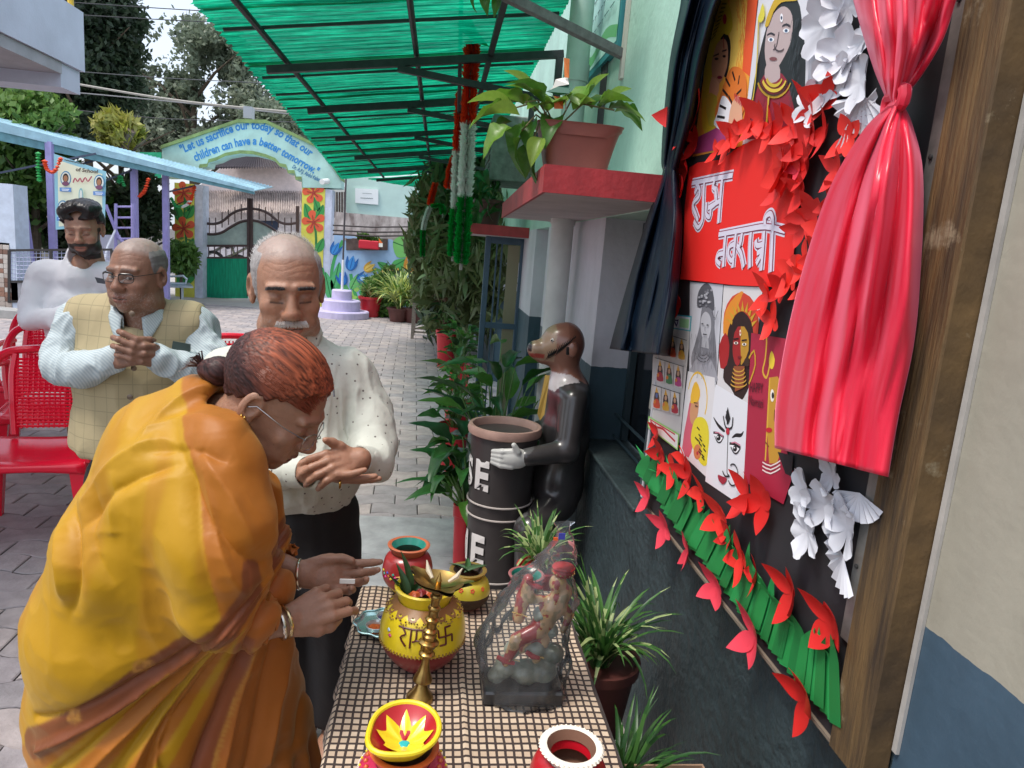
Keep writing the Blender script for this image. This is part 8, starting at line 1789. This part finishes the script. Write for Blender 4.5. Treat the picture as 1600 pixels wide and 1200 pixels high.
for fx in (-1.17, -.95): f = SDF((fx-.07, 2.38, -.01), (fx+.07, 2.75, .13), .008); f.cap((fx, 2.68, .045), (fx, 2.49, .035), .045, .040, .01); f.cap((fx, 2.67, .06), (fx, 2.63, .1), .045, .045, .02); f.cut((0, 0, .004), (0, 0, -1)); v_, q_ = f.nets(); mesh('shoe', v_, q_, mat('shoe_navy', (.01, .015, .03), .5), pe, True)
# ------------------------------------------------------------------ young man
pe = person((-1.8, 4.0, 0), 'young bearded man in a white long sleeved T-shirt looking down with arms folded')
sk3 = (.40, .215, .145); hc = A3(131, 357, 4.0); M3 = rotm(R_(10), R_(14), R_(4))
V, Q, c = head(sk3, True, .35, beard=1., h=.0034, browh=.023, browc=(.012, .01, .009)); parts = [(xf(V, M3, 1.08, hc), Q, c)]
def hb3(f): hand(f, A3(112, 488, 3.82), A3(160, 480, 3.80), (0, -.8, .6), 1, [(.2, .2, .1)]*4, 1.0, fore=A3(90, 492, 3.86), fr=.034)
lo = A3(85, 510, 3.7)-.05; hi = A3(175, 460, 3.95)+.05; parts.append(handmesh(hb3, np.minimum(lo, hi), np.maximum(lo, hi), .005, sk3))
f = SDF((-2.2, 3.7, 0), (-1.3, 4.3, 1.45), .02); f.chain([A3(128, 410, 4.03), A3(125, 500, 4.05), (-1.78, 4.05, .85)], [.05, .10, .10], .04)
for dx in (-.1, .1): f.chain([(-1.78+dx, 4.05, .85), (-1.78+dx, 4.05, .45), (-1.78+dx, 4.05, .05)], [.09, .06, .045], .03)
v_, q_ = f.nets(); parts.append((v_, q_, np.tile(sk3, (len(v_), 1)))); J = join_vq(parts); mesh('body', J[0], J[1], skin, pe, True, col=J[2])
def kpy(V): x, y, z = V.T; return np.clip(sstep(.045, .060, z+.9*np.maximum(0, -y)+.35*np.maximum(0, np.abs(x)-.05)*3*(y < .03)-.12*np.maximum(0, y)), 0, 1)*sstep(-.06, -.045, z)*sstep(.088, .075, y)
v_, q_, k_ = skullhair(kpy, .016, (90, 40, 90), .003, lambda f: (f.ell((.01, .045, .088), (.06, .045, .028), .03), f.ell((-.02, .01, .100), (.055, .07, .022), .03))); mesh('hair', xf(v_, M3, 1.08, hc), q_, mat('black_hair', (.010, .008, .009), .42, var=.3, vscale=40), pe, True)
def brd(rr): x = rr.uniform(-.058, .058); z = rr.uniform(-.118, -.052); y = .098-abs(x)*.75-.12*abs(z+.08); p = np.array([x, y, z]); return [p-[0, .004, 0], p+[0, .004, -.006], p+[0, .003, -.013]]
def tsh(): return mat('white_jersey', (.68, .68, .71), .85, bump=.5, bscale=14)
f = SDF((-2.35, 3.6, .85), (-1.3, 4.3, 1.45), .011); f.ell(A3(125, 500, 4.05), (.185, .13, .22), .05); f.ell(A3(115, 570, 4.05), (.16, .12, .18), .05); f.cap(A3(75, 430, 4.05), A3(178, 432, 4.05), .075, .075, .06); f.cap(A3(128, 402, 4.03), A3(127, 430, 4.04), .075, .10, .03)
f.chain([A3(70, 432, 4.05), A3(50, 478, 4.0), A3(46, 498, 3.94)], [.076, .062, .052], .03); f.chain([A3(46, 500, 3.94), A3(75, 498, 3.88), A3(110, 488, 3.84)], [.052, .046, .036], .02); f.chain([A3(182, 432, 4.05), A3(200, 480, 4.0), A3(150, 500, 3.88), A3(90, 505, 3.85)], [.072, .058, .048, .040], .02)
f.cap(A3(130, 380, 3.98), A3(129, 402, 4.0), .060, .066, .006, 's'); f.cut((0, 0, .88), (0, 0, -1)); cloth('shirt', f, tsh(), pe, .007, (24, 24, 16), 23, 2)
b = MB(); b.prism([Vector(A3(x, y, 3.87)) for x, y in ((148, 433), (182, 440), (178, 446), (152, 442))], (0, .004, 0)); b.build('chest_print', paint('3c4048'), pe)
f = SDF((-2.1, 3.8, .05), (-1.5, 4.3, .95), .016); f.ell((-1.8, 4.05, .90), (.16, .12, .10), .04)
for dx in (-.1, .1): f.chain([(-1.8+dx, 4.05, .85), (-1.8+dx, 4.05, .45), (-1.8+dx, 4.05, .08)], [.10, .08, .065], .03)
cloth('trousers', f, mat('khaki_trousers', (.20, .15, .09), .8), pe, .004, (18, 18, 5), 8)
# ------------------------------------------------------------------ woman in the sari
pe = person((-.45, 1.36, 0), 'elderly woman in a mustard silk sari bending over the pots with red brown hair')
sk4 = (.34, .18, .115); ear = A3(394, 636, 1.198); M4 = rotm(R_(84), R_(38), R_(4)); hs_ = .94; hc = ear-M4@np.array([-.079*hs_, -.006, -.004]) if (M4@np.array([-1., 0, 0]))[1] < 0 else ear-M4@np.array([.079*hs_, -.006, -.004])
V, Q, c = head(sk4, True, 1.5, h=.0023, jaww=1.0, nose=1.05, lipc=(.16, .05, .045), browc=(.05, .025, .018)); W_ = xf(V, M4, hs_, hc)
spots = rng.random((40, 3)); 
for k in range(26): p = V[rng.integers(0, len(V))]; d_ = np.linalg.norm(V-p, axis=1); c[(d_ < .0012+.002*rng.random()) & (V[:, 1] > .0)] *= .72
parts = [(W_, Q, c)]
w1_, w2_ = A3(446, 972, 1.209), A3(474, 897, 1.356)
def hb4(f):
    hand(f, w1_, A3(550, 922, 1.266), (-.08, -.82, .55), -1 if np.cross(np.array([1, 0, 0]), np.array([0, -.8, .5]))[2] > 0 else 1, [(.40, .55, .4), (.55, .75, .5), (.6, .85, .5), (.75, .9, .5)], .90, thumb=((.040, .052, -.014), (.044, .078, -.022), (.038, .100, -.030)), fore=A3(360, 985, 1.186), fr=.036)
    hand(f, w2_, A3(565, 905, 1.367), (.0, .75, -.6), 1, [(.15, .3, .2), (.35, .5, .3), (.5, .6, .4), (.6, .7, .4)], .90, thumb=((.036, .050, -.016), (.040, .076, -.020), (.034, .100, -.022)), fore=A3(415, 880, 1.379), fr=.034)
lo = np.minimum(A3(350, 1030, 1.130), A3(350, 850, 1.130))-.03; hi = np.maximum(A3(620, 860, 1.469), A3(620, 1030, 1.469))+.03; parts.append(handmesh(hb4, np.minimum(lo, hi), np.maximum(lo, hi), .0026, sk4))
f = SDF((-.85, .95, 0), (-.1, 1.7, 1.4), .014); f.chain([A3(345, 660, 1.311), A3(300, 760, 1.356), A3(230, 950, 1.379), (-.42, 1.36, .62)], [.055, .10, .12, .12], .04); f.chain([A3(345, 690, 1.243), A3(320, 960, 1.175), A3(370, 985, 1.186)], [.05, .045, .036], .02); f.chain([A3(345, 700, 1.424), A3(380, 900, 1.424), A3(420, 885, 1.379)], [.05, .045, .034], .02)
for dy in (-.08, .08): f.chain([(-.42, 1.36+dy, .62), (-.37, 1.36+dy, .35), (-.40, 1.36+dy, .05)], [.09, .06, .04], .03)
v_, q_ = f.nets(); parts.append((v_, q_, np.tile(sk4, (len(v_), 1)))); J = join_vq(parts); mesh('body', J[0], J[1], skin, pe, True, col=J[2])
# hair combed back to a small knot
def kpw(V): x, y, z = V.T; return np.clip(sstep(.012, .026, z-.84*np.maximum(0, y)+1.0*np.maximum(0, -y-.004)+.004*np.sin(y*300)), 0, 1)*sstep(-.085, -.06, z)*sstep(.078, .070, y-.1*z)
v_, q_, k_ = skullhair(kpw, .0085, (150, 9, 150), .0007, lambda f: (f.ell((0, -.104, -.030), (.019, .018, .018), .015), f.cap((0, -.11, -.035), (0, -.125, -.045), .012, .010, .02)), .0025)
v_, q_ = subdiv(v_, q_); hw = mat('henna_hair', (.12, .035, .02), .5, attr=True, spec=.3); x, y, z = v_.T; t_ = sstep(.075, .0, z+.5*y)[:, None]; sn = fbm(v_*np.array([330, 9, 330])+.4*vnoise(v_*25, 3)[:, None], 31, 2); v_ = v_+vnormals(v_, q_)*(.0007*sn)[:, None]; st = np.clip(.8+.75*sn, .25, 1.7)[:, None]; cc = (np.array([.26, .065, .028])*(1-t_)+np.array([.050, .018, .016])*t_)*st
n = hw.node_tree.nodes; mpn = n.new('ShaderNodeMapping'); mesh('hair', xf(v_, M4, hs_, hc), q_, hw, pe, True, col=np.clip(cc, .004, 1))
def ws(rr): 
    a = rr.uniform(-1.4, 1.4); y0 = rr.uniform(.02, .078); p = lambda y, k: np.array([math.sin(a)*(.086-.0*k), y, .035+math.cos(a)*(.090)*math.sqrt(max(.05, 1-((y+.012)/.102)**2))-.004]); xk = math.sqrt(max(.05, 1-((y0+.012)/.102)**2)); q = p(y0, 0); q[0] *= xk; q2 = p(y0-.05, 0); q2[0] *= math.sqrt(max(.05, 1-((y0-.038)/.102)**2)); q3 = p(y0-.095, 0); q3[0] *= math.sqrt(max(.05, 1-((y0-.083)/.102)**2)); return [q, q2*1.01, q3*1.008]
hairs(ws, 1500, mat('henna_strand', (.22, .055, .024), .4), pe, M4, hs_, hc, .0004); hairs(lambda q: ws(q), 10, mat('dark_strand', (.04, .015, .015), .4), pe, M4, hs_, hc, .0004) if False else None
TT = lambda p: Vector((M4@(np.array(p)*hs_)+hc).tolist())
MB().tube([TT((.012*math.cos(t), -.124, -.042+.012*math.sin(t))) for t in [k*math.pi/6 for k in range(12)]], .0065, 8, closed=True).build('hair_tie', mat('tie_peach', (.70, .45, .36), .4), pe, True)
b = MB()
for i in range(26): a = random.uniform(0, 6.3); r_ = random.uniform(.004, .02); b.tube([TT((.004*math.cos(a), -.135, -.045)), TT((r_*math.cos(a), -.155, -.045+r_*math.sin(a))), TT((r_*1.4*math.cos(a+.5), -.160+.008*math.cos(a), -.058+1.3*r_*math.sin(a+.5)))], [.002, .0012, .0003], 4)
b.build('hair_knot', mat('dark_strand', (.04, .015, .015), .4), pe)['kind'] = 'stuff'
spectacles(pe, M4, hs_, hc, mat('thin_metal', (.45, .42, .40), .2, .9), .022, .0165, .0010, .113, -.008, .25, 0, True, .7)
sg = -1 if (M4@np.array([-1., 0, 0]))[1] < 0 else 1
gold = mat('gold', (.6, .38, .10), .2, 1.); b = MB()
for i in range(16): a = i*.42; b.lathe([(.0005, -.0026), (.0026, 0), (.0005, .0026)], TT((sg*.088, -.006+.008*math.cos(a), -.036+.012*math.sin(a)*(.6+.4*(i % 2)))), 6)
b.tube([TT((sg*.086, -.006+.011*math.cos(t), -.040+.014*math.sin(t))) for t in [k*math.pi/6 for k in range(12)]], .0012, 5, closed=True); b.build('earring', gold, pe, True)
# ---- sari ----
SY = 1.14
def seg(p, a, b): a = np.array(a, float); b = np.array(b, float); d = b-a; t = np.clip(((p-a)@d)/(d@d), 0, 1); r = p-a-t[:, None]*d; return np.linalg.norm(r, axis=1), t, np.sign(d[0]*r[:, 1]-d[1]*r[:, 0])
def pl(p, pts):
    best = np.full(len(p), 1e9); tt = np.zeros(len(p)); sg_ = np.ones(len(p)); n_ = len(pts)-1
    for i in range(n_): d, t, s = seg(p, pts[i], pts[i+1]); m = d < best; best[m] = d[m]; tt[m] = (i+t[m])/n_; sg_[m] = s[m]
    return best, tt, sg_
ref0 = 0; 
def topx(V):                       # where a cloth point sits in a side elevation of the figure (x,z measured at her near side)
    k = FPX/1.02; v = V.copy(); v[:, 1] = SY; e = (v-np.array([0, 0, CAMZ]))@CR; return np.stack([e[:, 0]/e[:, 2]*FPX+800, e[:, 1]/e[:, 2]*FPX+600], -1)
f = SDF((-.90, .88, .02), (-.02, 1.72, 1.42), .0064)
sE = lambda px, py, Y, r, k=.06: f.ell(A3(px, py, Y), r, k)
sE(290, 745, 1.299, (.130, .185, .125)); sE(240, 840, 1.299, (.150, .20, .145)); sE(215, 960, 1.311, (.178, .21, .17)); sE(232, 1085, 1.322, (.205, .21, .19)); sE(265, 1200, 1.333, (.215, .21, .20))
f.chain([A3(310, 640, 1.299), A3(250, 690, 1.288)], [.062, .085], .05); f.ell(A3(352, 690, 1.277), (.050, .10, .075), .05, rot=None)
f.chain([A3(345, 740, 1.153), A3(355, 850, 1.119), A3(345, 950, 1.107)], [.064, .060, .048], .10); f.ell(A3(320, 950, 1.23), (.09, .09, .09), .09); f.chain([A3(345, 955, 1.107), A3(375, 965, 1.130), A3(398, 968, 1.153)], [.052, .050, .046], .03)
f.chain([A3(385, 760, 1.412), A3(400, 850, 1.424), A3(432, 882, 1.379)], [.07, .06, .046], .04)
f.chain([A3(385, 860, 1.243), A3(400, 920, 1.266), A3(360, 1060, 1.288)], [.05, .055, .09], .05)
f.chain([A3(380, 1010, 1.288), (-.34, 1.34, .62), (-.33, 1.34, .30), (-.36, 1.36, .04)], [.07, .12, .15, .17], .06); f.chain([A3(260, 1150, 1.322), (-.46, 1.34, .35), (-.46, 1.36, .04)], [.19, .19, .19], .06)
f.cap(A3(405, 975, 1.153), A3(470, 965, 1.220), .038, .032, .004, 's'); f.cap(A3(440, 884, 1.379), A3(475, 890, 1.356), .036, .03, .004, 's'); f.cap(hc+M4@np.array([0, -.02, -.06]), hc+M4@np.array([0, -.035, -.17]), .066, .070, .012, 's'); f.cut((0, 0, .03), (0, 0, -1))
V, Q = f.nets(); V = relax(V, Q, 2); V, Q = subdiv(V, Q); V = relax(V, Q, 1); N = vnormals(V, Q); U = topx(V); d = np.zeros(len(V))
def crease(pts, w, amp, taper=True):
    global d
    dd, tt, s_ = pl(U, smooth_poly([tuple(map(float, p)) for p in pts], 3, False)); wgt = np.sin(np.pi*np.clip(tt, .02, .98))**.5 if taper else 1; d = d+amp*np.exp(-np.abs(dd/w)**1.3)*wgt
def stepf(pts, w, amp):
    global d
    dd, tt, s_ = pl(U, pts); d = d+amp*(1-sstep(0, w, dd*s_+w/2))*np.exp(-(dd/70)**2)
crease([(205, 720), (225, 665), (270, 635), (330, 625)], 12, .007); crease([(215, 690), (300, 668), (380, 680)], 9, .009); crease([(215, 715), (300, 690), (370, 712)], 9, -.008)
crease([(110, 800), (170, 735), (250, 695), (330, 690)], 10, .008); crease([(120, 830), (190, 760), (270, 715)], 10, -.008)
crease([(270, 690), (330, 760), (400, 830), (445, 872)], 30, -.019); crease([(320, 690), (380, 760), (425, 830)], 12, .009); crease([(300, 720), (350, 850), (372, 930)], 14, -.006); crease([(330, 720), (385, 850), (410, 900)], 9, .006)
crease([(85, 805), (120, 840), (135, 900), (120, 950)], 10, -.009); crease([(75, 840), (105, 880), (110, 930)], 12, .008); crease([(140, 760), (150, 830), (200, 900)], 13, -.006); crease([(180, 740), (190, 830)], 12, .005)
for i, (x, y) in enumerate(((48, 1130), (60, 1175), (95, 1195), (130, 1215), (175, 1225), (215, 1230), (255, 1235), (300, 1240), (345, 1245))):
    mx_, my_ = 250-6*i, 1040+20*i; crease([(447, 868+i*4), (mx_+60, my_-40-4*i), ((x+mx_)/2, (y+my_)/2), (x, y)], 5.5+.4*i, .0075 if i % 2 else -.0065, False)
crease([(455, 880), (390, 1000), (330, 1120), (290, 1240)], 7, -.009, False); crease([(440, 1000), (420, 1100), (400, 1240)], 8, .008, False); crease([(425, 1000), (395, 1100), (370, 1240)], 8, -.008, False); crease([(455, 1020), (450, 1120), (440, 1240)], 7, -.007, False); crease([(470, 1040), (475, 1130), (472, 1240)], 8, .007, False); crease([(395, 1010), (362, 1110), (335, 1240)], 7, .007, False)
pw = V+.05*np.stack([vnoise(V*5+i*3, 44) for i in range(3)], -1); d += .0020*(1-2*np.abs(vnoise(pw*np.array([13, 9, 13]), 45)))+.0008*(1-2*np.abs(vnoise(pw*np.array([34, 20, 34]), 46)))
low = sstep(.62, .5, V[:, 2]); d += low*.012*np.sin(np.arctan2(V[:, 1]-1.34, V[:, 0]+.4)*22)
V = V+N*(1.7*d)[:, None]; V = relax(V, Q, 1)
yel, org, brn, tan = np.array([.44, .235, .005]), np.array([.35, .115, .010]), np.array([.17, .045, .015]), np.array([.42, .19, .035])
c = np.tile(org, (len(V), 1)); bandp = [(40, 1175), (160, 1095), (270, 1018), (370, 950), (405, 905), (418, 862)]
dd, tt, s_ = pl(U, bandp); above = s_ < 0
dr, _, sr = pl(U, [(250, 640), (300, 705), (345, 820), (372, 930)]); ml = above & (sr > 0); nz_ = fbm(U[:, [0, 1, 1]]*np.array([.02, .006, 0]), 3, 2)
c[ml] = yel; k = (sstep(.0, .5, nz_)*.35)[:, None]; c[ml] = (c*(1-k)+org*k)[ml]  # silk sheen that shifts with the folds, painted as fixed yellow and orange areas
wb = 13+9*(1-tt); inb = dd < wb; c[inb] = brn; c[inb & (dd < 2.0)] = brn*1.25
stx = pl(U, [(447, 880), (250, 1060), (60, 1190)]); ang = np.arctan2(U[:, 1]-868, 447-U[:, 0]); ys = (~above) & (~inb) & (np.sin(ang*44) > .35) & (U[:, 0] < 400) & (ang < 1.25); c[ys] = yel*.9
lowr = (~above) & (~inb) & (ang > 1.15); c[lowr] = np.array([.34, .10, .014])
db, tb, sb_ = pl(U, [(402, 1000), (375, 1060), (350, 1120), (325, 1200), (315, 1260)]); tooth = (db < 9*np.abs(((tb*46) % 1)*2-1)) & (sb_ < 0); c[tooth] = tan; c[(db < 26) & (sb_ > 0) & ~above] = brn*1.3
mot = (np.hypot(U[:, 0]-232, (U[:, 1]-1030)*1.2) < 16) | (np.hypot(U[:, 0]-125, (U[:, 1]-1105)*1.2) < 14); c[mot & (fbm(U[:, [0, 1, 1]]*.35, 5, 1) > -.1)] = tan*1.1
c = relax(c, Q, 2); silk = mat('mustard_silk', (.5, .3, .02), .50, attr=True, sheen=.2, spec=.3, bump=.22, bscale=15); silk.node_tree.nodes['Principled BSDF'].inputs['Sheen Tint'].default_value = (1, .75, .3, 1); silk.node_tree.nodes['Principled BSDF'].inputs['Anisotropic'].default_value = .5
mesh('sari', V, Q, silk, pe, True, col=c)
# bangles and the thing she unwraps
def bangle(c0, c1, r, rt, mt):
    c0 = Vector(c0); c1 = Vector(c1); t = (c1-c0).normalized(); u = t.orthogonal().normalized(); v = t.cross(u); MB().tube([c0+u*r*math.cos(a)+v*r*math.sin(a)*.95 for a in [k*2*math.pi/36 for k in range(36)]], [rt*(1+.25*(k % 2)) for k in range(36)], 8, closed=True).build('bangle', mt, pe, True)
sil = mat('silver', (.7, .66, .6), .2, 1.)
bangle(A3(437, 973, 1.206), A3(460, 965, 1.220), .029, .0032, gold if False else sil); bangle(A3(444, 971, 1.207), A3(460, 965, 1.220), .0285, .003, mat('pale_gold', (.62, .50, .28), .22, 1.)); bangle(A3(468, 897, 1.356), A3(490, 896, 1.356), .028, .003, sil)
o = MB().box((-.006, -.002, -.004), (.022, .002, .004)).build('foil', paint('cfcdc8'), pe, world=False); o.location = Vector(A3(536, 908, 1.260))-pe.location
